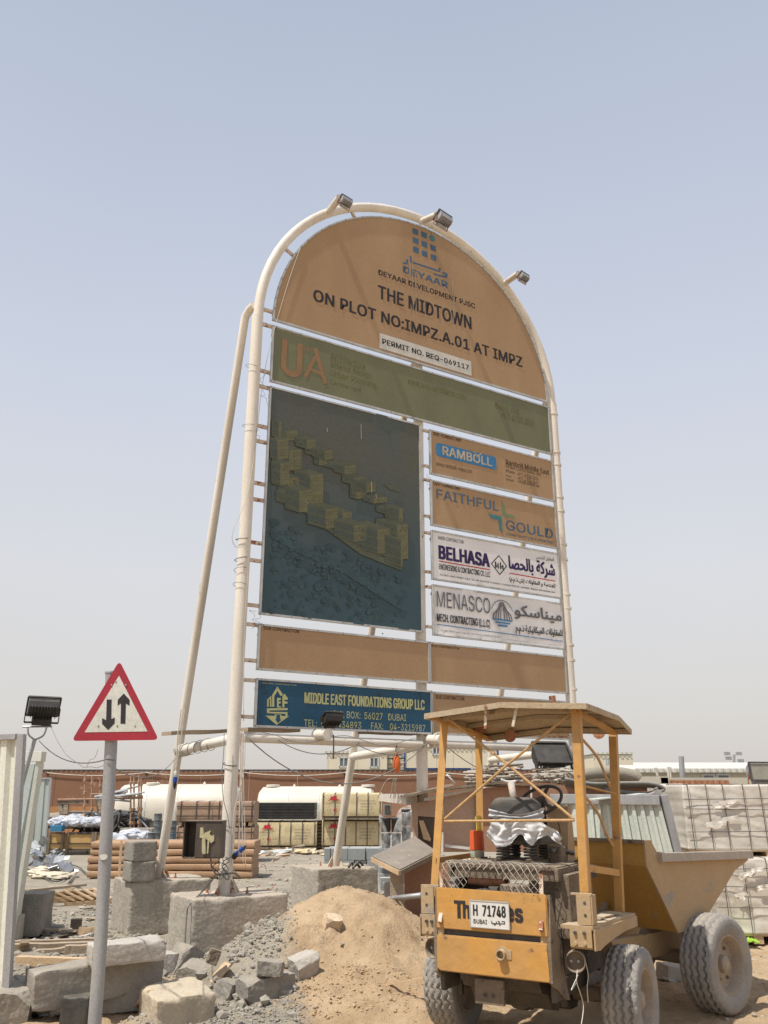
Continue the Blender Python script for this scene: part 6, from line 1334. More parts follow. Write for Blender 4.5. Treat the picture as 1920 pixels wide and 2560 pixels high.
# crates with white bags, left
m_cratep = M('crate_ply', (.52, .34, .14), (.46, .29, .12), .7, 2, .15, 30)
dC = 28.5
for i, (xl, xr_, lb) in enumerate(((400, 540, 'left'), (560, 800, 'middle'), (800, 1005, 'right'))):
    a, b = D(7, xl, 980, dC), D(7, xr_, 980, dC); zt_ = D(7, xl, 795, dC).z; w_ = b.x - a.x
    t = thing('timber_crate', '%s plywood crate in steel frame, in the row holding white bags' % lb, 'crate', ((a.x + b.x) / 2, dC + .5, 0), 0, 'plywood crates in a row')
    for j_ in range(2 if w_ > 2 else 1):
        bm = B(); ww = w_ / (2 if w_ > 2 else 1); box(bm, (-w_ / 2 + ww * (j_ + .5), -.46, zt_ * .53), (ww - .06, .03, zt_ * .72), bev=.004); obj('side_panel', bm, m_cratep, t)
    bm = B(); box(bm, (0, .46, zt_ * .53), (w_, .03, zt_ * .72)); obj('side_panel', bm, m_cratep, t)
    for x in ([-w_ / 2 + .04, w_ / 2 - .04] + ([0] if w_ > 2 else [])):
        bm = B(); box(bm, (x, -.50, zt_ / 2), (.07, .05, zt_)); obj('frame_post', bm, m_grime_or_shade, t)
    for z in (.16, zt_ * .5, zt_ - .03):
        bm = B(); box(bm, (0, -.49, z), (w_, .04, .05 if z != zt_ * .5 else .03)); obj('frame_rail', bm, m_dark, t)
m_bag = M('white_bags', (.55, .56, .60), (.42, .44, .49), .5, 5, .4, 14)
def bag(x, y, z, s, label, mat, group, sq=.7, seed=0):
    bm = B(); bmesh.ops.create_icosphere(bm, subdivisions=3, radius=1)
    for v in bm.verts:
        n_ = v.co.copy(); k_ = 1 + .34 * noise.noise(n_ * 1.7 + Vector((seed, 0, 0))) + .20 * noise.noise(n_ * 4.5 + Vector((seed, 5, 0))); v.co = Vector((n_.x * 1.15, n_.y * .8, n_.z * sq)) * s * k_
    return solo('bag', bm, mat, label, 'bag', (x, y, z), (0, 0, seed), group, 35)
spots = [(495, 705), (545, 745), (575, 735), (625, 745), (665, 700), (700, 735), (765, 730), (770, 775), (820, 775), (870, 770), (600, 720), (540, 700)] + [(470, 735), (520, 720), (600, 700), (650, 725), (680, 760), (590, 765), (740, 745), (800, 760), (850, 745), (560, 775), (715, 770), (640, 690)]
for i, (x, y) in enumerate(spots):
    q_ = D(7, x, y, dC + .1 + .3 * (i % 3)); bag(q_.x, q_.y, max(.95, q_.z), .21 + .03 * (i % 3), 'crumpled white plastic bag in the heap on the plywood crates', m_bag, 'white bags on the crates', .62, i)
q_ = D(7, 497, 765, dC - .2); bm = B(); box(bm, (0, 0, 0), (.36, .3, .17), bev=.01); solo('blue_box', bm, M('blue_carton', (.03, .20, .36), (.04, .17, .3), .6, 3, 0, 40), 'bright blue carton at the left end of the crates, under white bags', 'carton', tuple(q_))
for i, (x, y) in enumerate(((975, 920), (1010, 950), (990, 890), (1000, 930))):
    q_ = D(7, x, y, 24.5); bag(q_.x, q_.y, q_.z, .28, 'shiny clear bag piled behind the road sign pole, left of the brown parcels', m_bag, 'clear bags left of the brown parcels', .8, 20 + i)
for i, (x, y) in enumerate(((1080, 840), (1140, 815), (1190, 835), (1240, 840), (1160, 850))):
    q_ = D(7, x, y, 26); bag(q_.x, q_.y, q_.z, .30, 'shiny plastic bundle lying on the boxes below the long white tank', m_bag, 'plastic bundles below the tank', .5, 30 + i)
a, b = D(7, 1020, 870, 27), D(7, 1310, 765, 27); bm = B(); box(bm, ((a.x + b.x) / 2, 27.4, (a.z + b.z) / 2), (b.x - a.x, .6, b.z - a.z), bev=.01); solo('grey_crate', bm, m_conc2, 'long grey box with a white label under the plastic bundles', 'box')
bm = B(); bx_ = D(7, 1115, 830, 27); by_ = D(7, 1280, 775, 27); box(bm, ((bx_.x + by_.x) / 2, 27.08, (bx_.z + by_.z) / 2), (by_.x - bx_.x, .02, by_.z - bx_.z)); solo('white_label_board', bm, m_whitep, 'white framed board leaning on the long grey box', 'board')
# black offcut heap
for i in range(64):
    rs = random.Random(100 + i); q_ = D(7, rs.uniform(800, 1110), rs.uniform(620, 770), 29.4 + rs.uniform(-.4, .4)); e_ = Vector((rs.uniform(-.7, .7), rs.uniform(-.3, .3), rs.uniform(-.55, .15))) 
    solo('black_strip', tube(B(), smooth_path([q_, q_ + e_ * .5 + Vector((0, 0, .12)), q_ + e_ * 1.2 - Vector((0, 0, .3))], 3), .03, 5), m_dark if i % 3 else m_galv, 'dark plastic strip drooping from the tangled heap behind the road sign', 'strip', group='tangled dark strips behind the road sign', smooth=True)
bm = B(); bmesh.ops.create_icosphere(bm, subdivisions=3, radius=1)
for v in bm.verts: v.co = Vector((v.co.x * 1.25, v.co.y * .5, v.co.z * .42)) * (1 + .25 * noise.noise(v.co * 2.4))
q_ = D(7, 965, 720, 29.9); solo('tarpaulin_heap', bm, m_black, 'dark tarpaulin heap underneath the tangled strips behind the road sign', 'tarpaulin', tuple(q_), smooth=40)
bm = B(); bmesh.ops.create_icosphere(bm, subdivisions=2, radius=1)
for v in bm.verts: v.co = Vector((v.co.x * 1.9, v.co.y * .5, v.co.z * .28)) * (1 + .2 * noise.noise(v.co * 2))
q_ = D(7, 640, 690, 29.9); solo('grey_sheet_heap', bm, m_conc2, 'grey sheet draped behind the white bags on the crates', 'sheet', tuple(q_), smooth=40)
# scaffold
m_scaf = M('scaffold_rust', (.34, .20, .13), (.42, .28, .19), .8, 8, .3, 40)
def scaffold(poles, ledgers, d_, label):
    t = thing('scaffold', label, 'scaffold', (0, 0, 0))
    for x, yt, yb, dy in poles:
        a, b = D(7, x - 4, yt, d_ + dy), D(7, x, yb, d_ + dy); b = Vector((b.x, b.y, max(0, b.z - .3)))
        st_ = obj('standard', tube(B(), [b, a], .028, 8), m_scaf, t, 60)
        for k_ in range(1, 5):
            p_ = b.lerp(a, k_ / 4.6); obj('coupler', lathe(B(), [(.03, -.05), (.055, -.04), (.055, .04), (.03, .05)], 10, Matrix.Translation(p_)), m_scaf, st_)
    for x0, y0, x1, y1, dy in ledgers: obj('ledger', tube(B(), [D(7, x0, y0, d_ + dy), D(7, x1, y1, d_ + dy)], .026, 8), m_scaf, t, 60)
    return t
scaffold([(738, 285, 700, 0), (800, 310, 740, .4), (870, 335, 740, .8)], [(500, 515, 870, 508, 0), (500, 522, 800, 512, .5), (780, 470, 900, 465, .3)], 29, 'rusty scaffold frame with a trestle top left of the road sign pole')
scaffold([(1135, 300, 750, 0), (1163, 300, 750, .4), (1205, 300, 740, .1), (1225, 320, 730, .5)], [(980, 505, 1235, 492, 0), (980, 512, 1235, 500, .4)], 29, 'rusty scaffold tower with four uprights in front of the white tank')
for i, (x, y, x2, y2, lb) in enumerate(((500, 535, 760, 528, 'thick timber laid along the scaffold trestle'), (520, 560, 540, 640, 'stout timber leg under the left end of the trestle'), (575, 540, 572, 640, 'thin timber leg under the trestle'), (850, 490, 868, 640, 'timber leg beside the road sign pole under the trestle'))):
    plank(D(7, x, y, 29.6), D(7, x2, y2, 29.6), .2 if i == 0 else .16, .14, lb, m_grime_or_shade if i == 0 else m_wood, name='timber', cat='timber', seed=i)
for i in range(14):
    rs = random.Random(200 + i); q_ = D(7, 815 + rs.uniform(0, 80), 480 + rs.uniform(0, 35), 29 + rs.uniform(-.1, .3)); solo('steel_tube', tube(B(), [q_, q_ + Vector((rs.uniform(.8, 1.5), rs.uniform(-.2, .2), rs.uniform(-.1, .35)))], .03, 8), m_galv, 'loose grey tube in the bundle on the trestle behind the road sign pole', 'tube', group='grey tubes on the trestle', smooth=40)
# aluminium scrap heap
m_scrap = M('bare_aluminium', (.42, .43, .44), (.30, .31, .32), .35, 6, .05, 60, metal=.6)
for i in range(44):
    rs = random.Random(300 + i); t_ = rs.random(); cx_, cy_ = 250 + 380 * t_, 1010 + 110 * t_ + rs.uniform(-35, 60); q_ = G(7, cx_, cy_ + 40, .0); s = rs.uniform(.16, .30)
    bm = B(); box(bm, (0, 0, 0), (s, s * rs.uniform(.7, 1.1), .012)); box(bm, (s / 2, 0, -.03), (.01, s * .7, .06)); zz = rs.uniform(.05, .62) * (1 - abs(t_ - .35) * 1.1)
    solo('metal_offcut', bm, m_scrap, 'square metal offcut in the shiny scrap heap beside the left fence', 'metal offcut', (q_.x, q_.y, max(.04, zz)), (rs.uniform(-1, 1), rs.uniform(-1, 1), rs.uniform(0, 6)), 'metal offcuts by the left fence')
# white bags / plastic below the scrap heap, pallet, planks
for i, (x, y, s) in enumerate(((330, 1150, .30), (430, 1175, .34), (520, 1180, .30), (600, 1165, .22), (380, 1120, .24))):
    q_ = G(7, x, y, .05); bag(q_.x, q_.y, .06, s, 'cream torn sheeting spread below the metal scrap heap', M('torn_sheet', (.60, .54, .42), (.52, .46, .36), .8, 4, .4, 20) if i == 0 else bpy.data.materials['torn_sheet'], 'torn sheeting below the scrap heap', .28, 40 + i)
PL = thing('timber_pallet', 'tipped timber pallet lying on the rubble left of the road sign pole', 'pallet', (0, 0, 0))
a, b, c_, e_ = G(13, 370, 290, .22), G(13, 560, 375, .05), G(13, 960, 350, .05), G(13, 800, 262, .20)
for i in range(6):
    t_ = i / 5; p_, q_ = a.lerp(e_, t_), b.lerp(c_, t_); bm = B(); bar(bm, p_ + Vector((0, 0, .03)), q_ + Vector((0, 0, .03)), .07, .025); obj('slat', bm, m_wood2, PL)
for t_ in (0, .5, 1):
    p_, q_ = a.lerp(b, t_), e_.lerp(c_, t_); bm = B(); bar(bm, p_ - Vector((0, 0, .03)), q_ - Vector((0, 0, .03)), .05, .09); obj('bearer', bm, m_wood2, PL)
PLK = [((230, 265), (730, 215), .22, .16, .05, m_wood, 'grey plank lying behind the timber pallet'), ((420, 235), (640, 245), .12, .10, .03, m_wood2, 'short pale board poking out behind the pallet'),
       ((110, 720), (830, 690), .12, .10, .06, m_wood, 'long grey plank running from the fence to the road sign pole, upper'), ((105, 780), (800, 755), .08, .05, .16, m_wood, 'broad plank on edge just below the long upper plank'), ((100, 830), (570, 765), .05, .09, .05, m_wood, 'thin plank slanting under the broad plank'),
       ((150, 870), (780, 890), .10, .10, .11, m_wood2, 'thick brown timber lying in front of the planks by the fence'), ((560, 775), (830, 760), .16, .16, .10, m_wood, 'grey board end behind the kerbstone'), ((360, 600), (680, 610), .06, .08, .03, m_wood, 'thin lath among rubble behind the long planks'),
       ((680, 620), (830, 615), .06, .06, .14, m_wood2, 'brown board end standing on edge left of the sign pole'), ((170, 355), (245, 355), .2, .2, .12, m_galv, 'grey channel piece against the fence behind the pallet'), ((240, 330), (450, 335), .1, .1, .14, m_wood, 'curled grey board beside the fence'), ((600, 200), (655, 130), .02, .25, .02, m_whitep, 'white board corner leaning by the sheeting'), ((200, 780), (215, 700), .05, .2, .05, m_wood, 'short upright batten against the broad plank')]
for i, ((x, y), (x2, y2), z_, z2, w_, mt, lb) in enumerate(PLK):
    plank(G(13, x, y, z_), G(13, x2, y2, z2), max(.10, w_ * .8), w_ * .8, lb, mt, seed=i + 10)
plank(D(13, 95, 1040, 8.3), G(13, 270, 1417, -.02), .035, .035, 'rusty pole leaning against the fence foot at the bottom left', m_creamrust, name='rusty_pole', cat='pole')
plank(G(14, 300, 800, .08), G(14, 430, 650, .26), .14, .02, 'pale wooden offcut stuck in the gravel slope', m_wood2, seed=40, name='wood_offcut', cat='wood offcut')
plank(G(13, 1170, 1270, .02), G(13, 1310, 1140, .22), .06, .03, 'splintered batten leaning beside the two-holed block', m_wood2, seed=41)
plank(G(13, 1200, 1010, .24), G(13, 1270, 1180, .02), .04, .03, 'dark stick leaning on the long beam\'s right end', m_wood, seed=42)
plank(G(14, 1385, 790, .10), G(14, 1659, 738, .28), .024, .02, 'thin bamboo stick lying on the sand heap', m_wood2, seed=43, name='stick', cat='stick', warp=.0)
q_ = G(13, 655, 590, .05); bm = B(); box(bm, (0, 0, .07), (.14, .12, .14), bev=.01); solo('timber_block', bm, m_grime_or_shade, 'brown timber cube on the rubble left of the sign pole', 'timber', (q_.x, q_.y, .03), (0, 0, .2))
cable([G(13, 360, 470, .08), G(13, 400, 540, .06), G(13, 470, 580, .04), G(13, 545, 585, .04)], .045, 'curved grey drain pipe lying on the rubble', m_conc3, 'drain_pipe', 'pipe', n=12)
cable([G(13, *p, .04) for p in ((215, 60), (300, 110), (430, 175), (520, 180), (585, 145))], .014, 'black hose looping over the torn sheeting', m_wire, 'hose', 'hose')
cable([G(13, *p, .06) for p in ((600, 35), (680, 60), (740, 110), (800, 135), (850, 105))], .014, 'black hose curling beside the road sign pole', m_wire, 'hose', 'hose')
# blue bag on the sand
q_ = G(14, 1245, 775, .12)
bag(q_.x, q_.y, q_.z, .06, 'small crumpled blue and silver wrapper on the sand', M('foil_wrap', (.35, .40, .48), (.15, .22, .34), .3, 14, .5, 40), None, .6, 77)
litter(34, lambda r: r.uniform(-3.3, -1.9), lambda r: r.uniform(8.2, 10.2), (.03, .14), 'chip or splinter among the blocks around the foot of the road sign', 'debris_scrap', 'scrap', [m_wood, m_conc3, m_conc2, m_wood2, m_grime_or_shade], 'chips around the foot of the road sign', .02, 17)
litter(30, lambda r: r.uniform(-1.8, 1.0), lambda r: r.uniform(7.8, 9.4), (.02, .07), 'chip of wood or concrete on the trampled sand', 'debris_scrap', 'scrap', [m_wood, m_conc3, m_conc2], 'chips on the trampled sand', .0, 19)
# ------------------------------------------------------------------ right: shed, table, corrugated skip, wrapped pallets
SH = thing('plywood_shed', 'low brown plywood shed with a ragged dark roof behind the dumper', 'shed', (0, 0, 0))
dS = 12.3
def quad(c, pts, d_, th, name, mat, par, dy=None):
    vs = [D(c, x, y, d_ if dy is None else d_ + dy[i]) for i, (x, y) in enumerate(pts)]; bm = B()
    f = [bm.verts.new(v) for v in vs]; bk = [bm.verts.new(v + Vector((0, th, 0))) for v in vs]; n = len(vs); bm.faces.new(f); bm.faces.new(bk[::-1])
    for i in range(n): bm.faces.new((f[i], bk[i], bk[(i + 1) % n], f[(i + 1) % n]))
    return obj(name, fixn(bm), mat, par)
m_ply2 = M('pale_brown_plywood', (.46, .32, .23), (.40, .27, .19), .75, 2, .15, 30, c3=(.32, .19, .12), spot=.62)
quad(9, [(1130, 655), (1370, 620), (1370, 775), (1190, 760), (1140, 755)], dS, .03, 'wall_panel', m_ply2, SH)
quad(9, [(1140, 755), (1192, 760), (1195, 1380), (1165, 1380), (1165, 1130), (1140, 760)], dS, .03, 'corner_board', m_ply2, SH)
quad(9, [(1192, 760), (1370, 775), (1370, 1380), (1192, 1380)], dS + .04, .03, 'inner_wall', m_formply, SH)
quad(9, [(1200, 800), (1240, 800), (1305, 960), (1300, 980), (1240, 960)], dS - .01, .03, 'offcut_board', m_wood2, SH)
# long front wall seen through the canopy
quad(11, [(150, 810), (400, 760), (400, 1229), (150, 1229)], dS, .03, 'wall_panel', m_ply2, SH)
quad(11, [(400, 745), (660, 720), (900, 722), (900, 1229), (400, 1229)], dS - .05, .03, 'wall_panel', m_ply, SH)
quad(11, [(900, 722), (1140, 715), (1140, 860), (900, 1229)], dS - .1, .03, 'wall_panel', m_ply, SH)
quad(10, [(300, 370), (850, 400), (860, 490), (450, 480), (300, 480)], dS - .2, .03, 'wall_panel', m_ply, SH)
quad(11, [(0, 815), (390, 730), (392, 752), (0, 838)], dS - .08, .03, 'trim_strip', M('white_strip', (.66, .64, .6), None, .6, 3, 0, 40), SH)
quad(11, [(160, 1168), (370, 1195), (370, 1215), (160, 1190)], dS - .08, .02, 'trim_strip', bpy.data.materials['white_strip'], SH)
quad(11, [(815, 720), (830, 720), (832, 860), (820, 860)], dS - .12, .02, 'trim_strip', bpy.data.materials['white_strip'], SH); quad(11, [(1090, 720), (1105, 720), (1108, 860), (1096, 860)], dS - .14, .02, 'trim_strip', bpy.data.materials['white_strip'], SH)
# roof sheets, ragged layers
for i in range(9):
    rs = random.Random(400 + i); x0 = -.0 + i * .02
    pts = [(-20 + 115 * i, 760 - 12 * i if i < 5 else 712), (160 + 115 * i, 735 - 13 * i if i < 5 else 706 + rs.uniform(-4, 4)), (175 + 115 * i, 748 - 13 * i if i < 5 else 716), (-15 + 115 * i, 775 - 12 * i if i < 5 else 722)]
    quad(11, pts, dS - .25 + .02 * i, 1.6, 'roof_sheet', m_grime_or_shade if i % 2 else M('roof_sheet_dark', (.12, .085, .065), (.18, .13, .1), .9, 3, .3, 40) if i == 0 else m_grime_or_shade, SH)
quad(9, [(1050, 590), (1360, 520), (1365, 540), (1090, 600)], dS - .3, 1.5, 'roof_sheet', m_grime_or_shade, SH); quad(9, [(1100, 575), (1500, 480), (1500, 498), (1110, 592)], dS - .2, 1.5, 'roof_sheet', m_wood, SH)
# white beam from shed to the left
plank(D(9, 885, 600, 19), D(9, 1135, 615, 12.4), .14, .14, 'white painted beam leading left from the plywood shed', M('beam_white', (.7, .62, .54), None, .6, 3, .1, 40), seed=51, name='beam', cat='beam')
BX = thing('door_frame', 'narrow grey door frame standing left of the plywood shed', 'door frame', (0, 0, 0)); quad(9, [(890, 655), (960, 660), (960, 750), (890, 760)], 24, .05, 'panel', m_conc2, BX); quad(9, [(905, 668), (955, 670), (955, 750), (905, 750)], 23.9, .05, 'opening', m_dark, BX)
quad(9, [(965, 625), (1130, 640), (1130, 760), (965, 760)], 26, .05, 'side_wall', m_ply, BX)
# wooden table with a slanting top
TB = thing('site_table', 'rough wooden table with a slanting grey sheet top beside the shed', 'table', (0, 0, 0))
tt = [D(9, 795, 1105, 11.2), D(9, 1035, 1222, 10.5), D(9, 1350, 1062, 11.1), D(9, 1165, 935, 11.9)]
bm = B(); f = [bm.verts.new(v) for v in tt]; bk = [bm.verts.new(v - Vector((0, 0, .012))) for v in tt]; bm.faces.new(f); bm.faces.new(bk[::-1])
for i in range(4): bm.faces.new((f[i], bk[i], bk[(i + 1) % 4], f[(i + 1) % 4]))
obj('table_top', fixn(bm), M('table_sheet', (.26, .225, .19), (.21, .18, .15), .6, 3, .15, 40, c3=(.36, .31, .26), spot=.6), TB)
obj('edge_board', bar(B(), tt[0] - Vector((0, 0, .04)), tt[1] - Vector((0, 0, .04)), .03, .05), m_wood2, TB); obj('edge_board', bar(B(), tt[1] - Vector((0, 0, .04)), tt[2] - Vector((0, 0, .04)), .03, .05), m_grime_or_shade, TB)
for (x, y) in ((1010, 1240), (1265, 1130)):
    tp_ = D(9, x, y, 10.9 if x < 1200 else 11.3); w_ = .16 if x < 1200 else .55; bm = B(); box(bm, (tp_.x, tp_.y, tp_.z / 2), (w_, .06 if w_ > .2 else .14, tp_.z)); obj('leg', bm, m_ply if w_ > .2 else m_wood, TB)
cable([D(14, 1435, 245, 10.9), D(14, 1640, 222, 10.3)], .030, 'grey steel channel end poking out below the wooden table', m_galv, 'steel_channel', 'steel channel', path=False, n=4)
for i, (c, x, y, z0, s, lb) in enumerate(((5, 1350, 1390, 0, (.34, .3, .3), 'grey block behind the sand heap below the table, left one'), (5, 1455, 1390, 0, (.28, .3, .3), 'brownish block behind the sand heap below the table, right one'))):
    pass
# scrap poles on the shed roof
m_pole = M('chalky_poles', (.52, .47, .41), (.42, .37, .32), .85, 6, .2, 50)
for i in range(120):
    rs = random.Random(500 + i); g2_ = i >= 70
    x0 = rs.uniform(300, 560) if not g2_ else rs.uniform(820, 960); y0 = rs.uniform(560, 690) if not g2_ else rs.uniform(590, 690); y0 = y0 + max(0, (470 - x0)) * .25 if not g2_ else y0
    ln = rs.uniform(150, 300) if not g2_ else rs.uniform(120, 230); a = D(11, x0, y0, dS + .3 + rs.uniform(-.3, .5)); b = D(11, min(x0 + ln, 760 if not g2_ else 1165), y0 + rs.uniform(-16, 10), dS + .3 + rs.uniform(-.3, .5))
    solo('scrap_pole', tube(B(), [a, b], rs.uniform(.009, .017), 6), m_pole if i % 5 else m_grime_or_shade, 'chalky scrap pole in the %s on the shed roof' % ('left heap seen between the canopy posts' if not g2_ else 'right heap under the black floodlight'), 'pole', group='scrap poles heaped on the shed roof, ' + ('left' if not g2_ else 'right'), smooth=40)
for i, pts in enumerate(([(205, 650), (165, 640)], [(175, 632), (240, 705)], [(590, 672), (640, 690), (705, 688)])):
    cable([D(11, x, y, dS - .4) for x, y in pts], .02 if i == 2 else .012, ['short white rod at the left edge of the shed roof', 'white rod sliding off the left edge of the shed roof', 'white flat offcut lying on the shed roof edge'][i], m_whitep, 'rod', 'rod', path=len(pts) > 2)
cable([D(11, 668, 700, dS - .5), D(11, 690, 830, dS - .6)], .045, 'chalky pipe leaning against the shed behind the dumper seat', m_pole, 'pipe', 'pipe', path=False, n=10)
m_hose = M('ribbed_hose', (.30, .27, .22), (.24, .22, .18), .9, 4, .3, 60)
for i, pts in enumerate(([(300, 335), (480, 305), (650, 300), (760, 320), (795, 340)], [(420, 350), (560, 345), (680, 322), (720, 330), (700, 350)])):
    cable([D(10, x, y, 12.5 + .2 * i) for x, y in pts], .078 if i == 0 else .08, ['upper fat grey sleeve lying on the shed roof right of the canopy', 'lower fat grey sleeve lying on the shed roof right of the canopy'][i], m_hose, 'sleeve', 'hose', n=14)
m_hose2 = M('rubber_hose', (.12, .12, .12), (.2, .19, .18), .7, 4, .2, 60, dust=(.45, .40, .33), dustamt=.5)
for i in range(6):
    o_ = i * 9; pts = [(300, 340 + o_), (480, 372 + o_), (700, 368 + o_ * .6), (880, 372 + o_ * .4), (965 - i * 7, 408), (900, 440 - o_ * .3), (760, 430 + o_ * .4), (560, 400 + o_)]
    cable([D(10, x, y, 11.9 + .05 * i) for x, y in pts[: 8 if i % 2 else 6]], .022, 'rubber hose in the looped bundle hanging over the right end of the shed roof', m_hose2, 'hose', 'hose', n=8, group='looped rubber hoses on the shed roof')
cable([D(10, *p, 11.8) for p in ((905, 400), (915, 430), (870, 450), (840, 460))], .03, 'thick hose end bent down at the right end of the hose bundle', m_hose2, 'hose', 'hose', n=8)
# black floodlight on a rusty post behind the canopy
BF = thing('floodlight', 'black floodlight tilted on a rusty post, seen through the dumper canopy', 'floodlight', (0, 0, 0))
p = D(11, 985, 470, 12.9); flood_head(BF, tuple(p), R(14), R(-38), 1.25, (m_black, m_black))
bm = B(); tube(bm, [D(11, 1040, 580, 13.0), D(11, 1070, 830, 13.0), D(11, 1085, 1150, 13.1)], .055, 10); obj('post', bm, m_rust, BF)
st_ = D(11, 950, 45, 13.2); obj('post_top', tube(B(), [st_, D(11, 968, 250, 13.2)], .05, 8), m_rust, BF) if False else None
solo('rusty_stub', bar(B(), SW(5.35, -.05, 2.70) + Vector((0, 0, 0)), SW(5.28, -.05, 3.28), .10, .05), m_rust, 'rusty steel stub standing above the dumper canopy before the last panel', 'steel stub')
# corrugated pale skip behind the dumper
CS = thing('corrugated_bin', 'pale green corrugated steel bin with a worn rim, behind the dumper skip', 'steel bin', (0, 0, 0))
m_bin = M('bin_pale_green', (.58, .61, .555), (.51, .55, .50), .5, 2, .08, 40, c3=(.35, .34, .30), spot=.68)
dB = 11.0
a0, a1, b1_, b0_ = D(10, 215, 505, dB + .8), D(10, 935, 505, dB), D(10, 1025, 850, dB), D(10, 215, 850, dB + .8)
bm = B(); N_ = 13; 
def binp(t_, z_, o_):
    p_ = a0.lerp(a1, t_); q_ = b0_.lerp(b1_, t_); r_ = p_.lerp(q_, z_); return r_ + Vector((.10, -.99, 0)).normalized() * o_
cols = []
for i in range(N_):
    for f_, h_ in ((0, 0), (.5, 0), (.62, .035), (.88, .035)): cols.append(((i + f_) / N_, h_))
cols.append((1, 0)); vv = [[bm.verts.new(binp(t_, z_, h_ * (.5 + .5 * (1 if True else 0)))) for z_ in (0, 1.35)] for t_, h_ in cols]
for r1, r2 in zip(vv, vv[1:]): bm.faces.new((r1[0], r2[0], r2[1], r1[1]))
fixn(bm); bmesh.ops.solidify(bm, geom=bm.faces[:], thickness=.006); obj('side_wall', bm, m_bin, CS)
obj('top_rim', bar(B(), a0 + Vector((0, 0, .06)), a1 + Vector((.02, 0, .04)), .14, .12, bev=.01), m_galv, CS)
obj('end_post', bar(B(), a1 + Vector((.05, 0, .1)), b1_ + (b1_ - a1) * .3 + Vector((.05, 0, 0)), .12, .09, bev=.01), m_galv, CS)
obj('back_wall', bar(B(), a0 + Vector((.9, .9, -.5)), a1 + Vector((.3, .9, -.5)), .05, .7), m_bin, CS)
obj('end_wall', bar(B(), a1 + Vector((.02, 0.05, -.4)), a1 + Vector((.3, .9, -.4)), .05, .8), m_bin, CS)
obj('corner_stub', bar(B(), D(10, 925, 495, dB + .2), D(10, 925, 415, dB + .2), .08, .06), m_galv, CS)
obj('loose_flap', bar(B(), D(10, 470, 480, dB + .2), D(10, 820, 440, dB + .5), .2, .015), m_bin, CS)
# wrapped white pallets
m_wrap = M('stretch_wrap', (.62, .575, .51), (.53, .49, .43), .45, 1.6, .5, 9, spec=.5, fine=.06)
gP = 'white-wrapped pallets on the right'
def wpal(c, xl, xr_, yt, yb, d_, label, vs, hs, dep=1.0, z0=None, rz=0.):
    a, b = D(c, xl, (yt + yb) / 2, d_), D(c, xr_, (yt + yb) / 2, d_); zt_ = D(c, xl, yt, d_).z - .11; z0 = D(c, xl, yb, d_).z if z0 is None else z0
    t = thing('wrapped_pallet', label, 'pallet load', ((a.x + b.x) / 2, d_ + dep / 2, z0), R(rz), gP); w_, h_ = b.x - a.x, zt_ - z0
    bm = B(); bmesh.ops.create_cube(bm, size=1); bmesh.ops.subdivide_edges(bm, edges=bm.edges[:], cuts=30, use_grid_fill=True)
    for v in bm.verts:
        p_ = Vector((v.co.x * w_, v.co.y * dep, v.co.z * h_ + h_ / 2 + .0)); sd = 17 * xl
        wv = noise.noise(Vector((p_.x * 1.6, p_.y * 1.6 + sd, p_.z * 1.6))) * .030 + noise.noise(Vector((p_.x * 2, sd, p_.z * 15 + p_.x * 3))) * .009 + noise.noise(Vector((p_.x * 9, sd, p_.z * 9))) * .006
        nn = Vector((v.co.x if abs(v.co.x) > .49 else 0, v.co.y if abs(v.co.y) > .49 else 0, v.co.z * .4 if abs(v.co.z) > .49 else 0)) * 2
        p_ += nn * wv * (.4 if p_.z < .02 else 1); v.co = p_ + Vector((0, 0, .11))
    obj('wrapped_load', bm, m_wrap, t, True)
    for f_ in vs:
        x = -w_ / 2 + f_ * w_; pts = [(x + .02 * (1 - k_ / 6) , -dep / 2 - .028, .11 + h_ * k_ / 6) for k_ in range(7)]; obj('strap', tube(B(), pts + [(x, dep / 2, .13 + h_)], .0055, 5), m_dark, t)
    for f_ in hs:
        pts = [(-w_ / 2 + w_ * k_ / 8, -dep / 2 - .030, .11 + h_ * f_ + .02 * (k_ / 8 - .5) * math.sin(f_ * 9)) for k_ in range(9)]; obj('strap', tube(B(), pts, .0045, 5), m_dark, t)
    rf_ = random.Random(int(abs(xl)) + int(yt))
    for _ in range(4):
        fx, fz, fw, fh = rf_.uniform(-.42, .3) * w_, rf_.uniform(.35, .98) * h_ + .08, rf_.uniform(.12, .34), rf_.uniform(.05, .16); sd = rf_.uniform(0, 50)
        def fl_(u_, v_, fx=fx, fz=fz, fw=fw, fh=fh, sd=sd): return Vector((fx + u_ * fw + .04 * noise.noise(Vector((v_ * 4, sd, 0))), -dep / 2 - .03 - .015 * v_ * (.5 + .5 * math.sin(u_ * 9 + sd)) - .01, fz - fh * .6 * v_ * (1 + .7 * noise.noise(Vector((u_ * 5, sd, 3)))) + .03 * u_))
        obj('wrap_flap', cloth_grid(fl_, 10, 5), m_wrap, t, True)
    for x in (-w_ / 2 + .08, 0, w_ / 2 - .08):
        bm = B(); box(bm, (x, 0, .045), (.12, dep * .96, .09)); obj('bearer', bm, m_wood2, t)
    bm = B(); box(bm, (0, 0, .10), (w_ * .98, dep * .98, .02)); obj('deck', bm, m_wood2, t)
    return t
wpal(10, 925, 1135, 375, 800, 13.2, 'white-wrapped pallet partly hidden behind the corrugated bin, upper', (.05, .4, .9), (.2, .55, .8), z0=1.02)
wpal(10, 900, 1140, 815, 1040, 13.3, 'white-wrapped pallet behind the dumper skip, lower', (.3, .9), (.5,), z0=.0)
wpal(10, 1115, 1700, 380, 840, 12.2, 'large white-wrapped pallet on top at the right edge, with a grid of straps', (.06, .27, .46, .69, .88), (.28, .62, .78), 1.1, z0=.98, rz=-2)
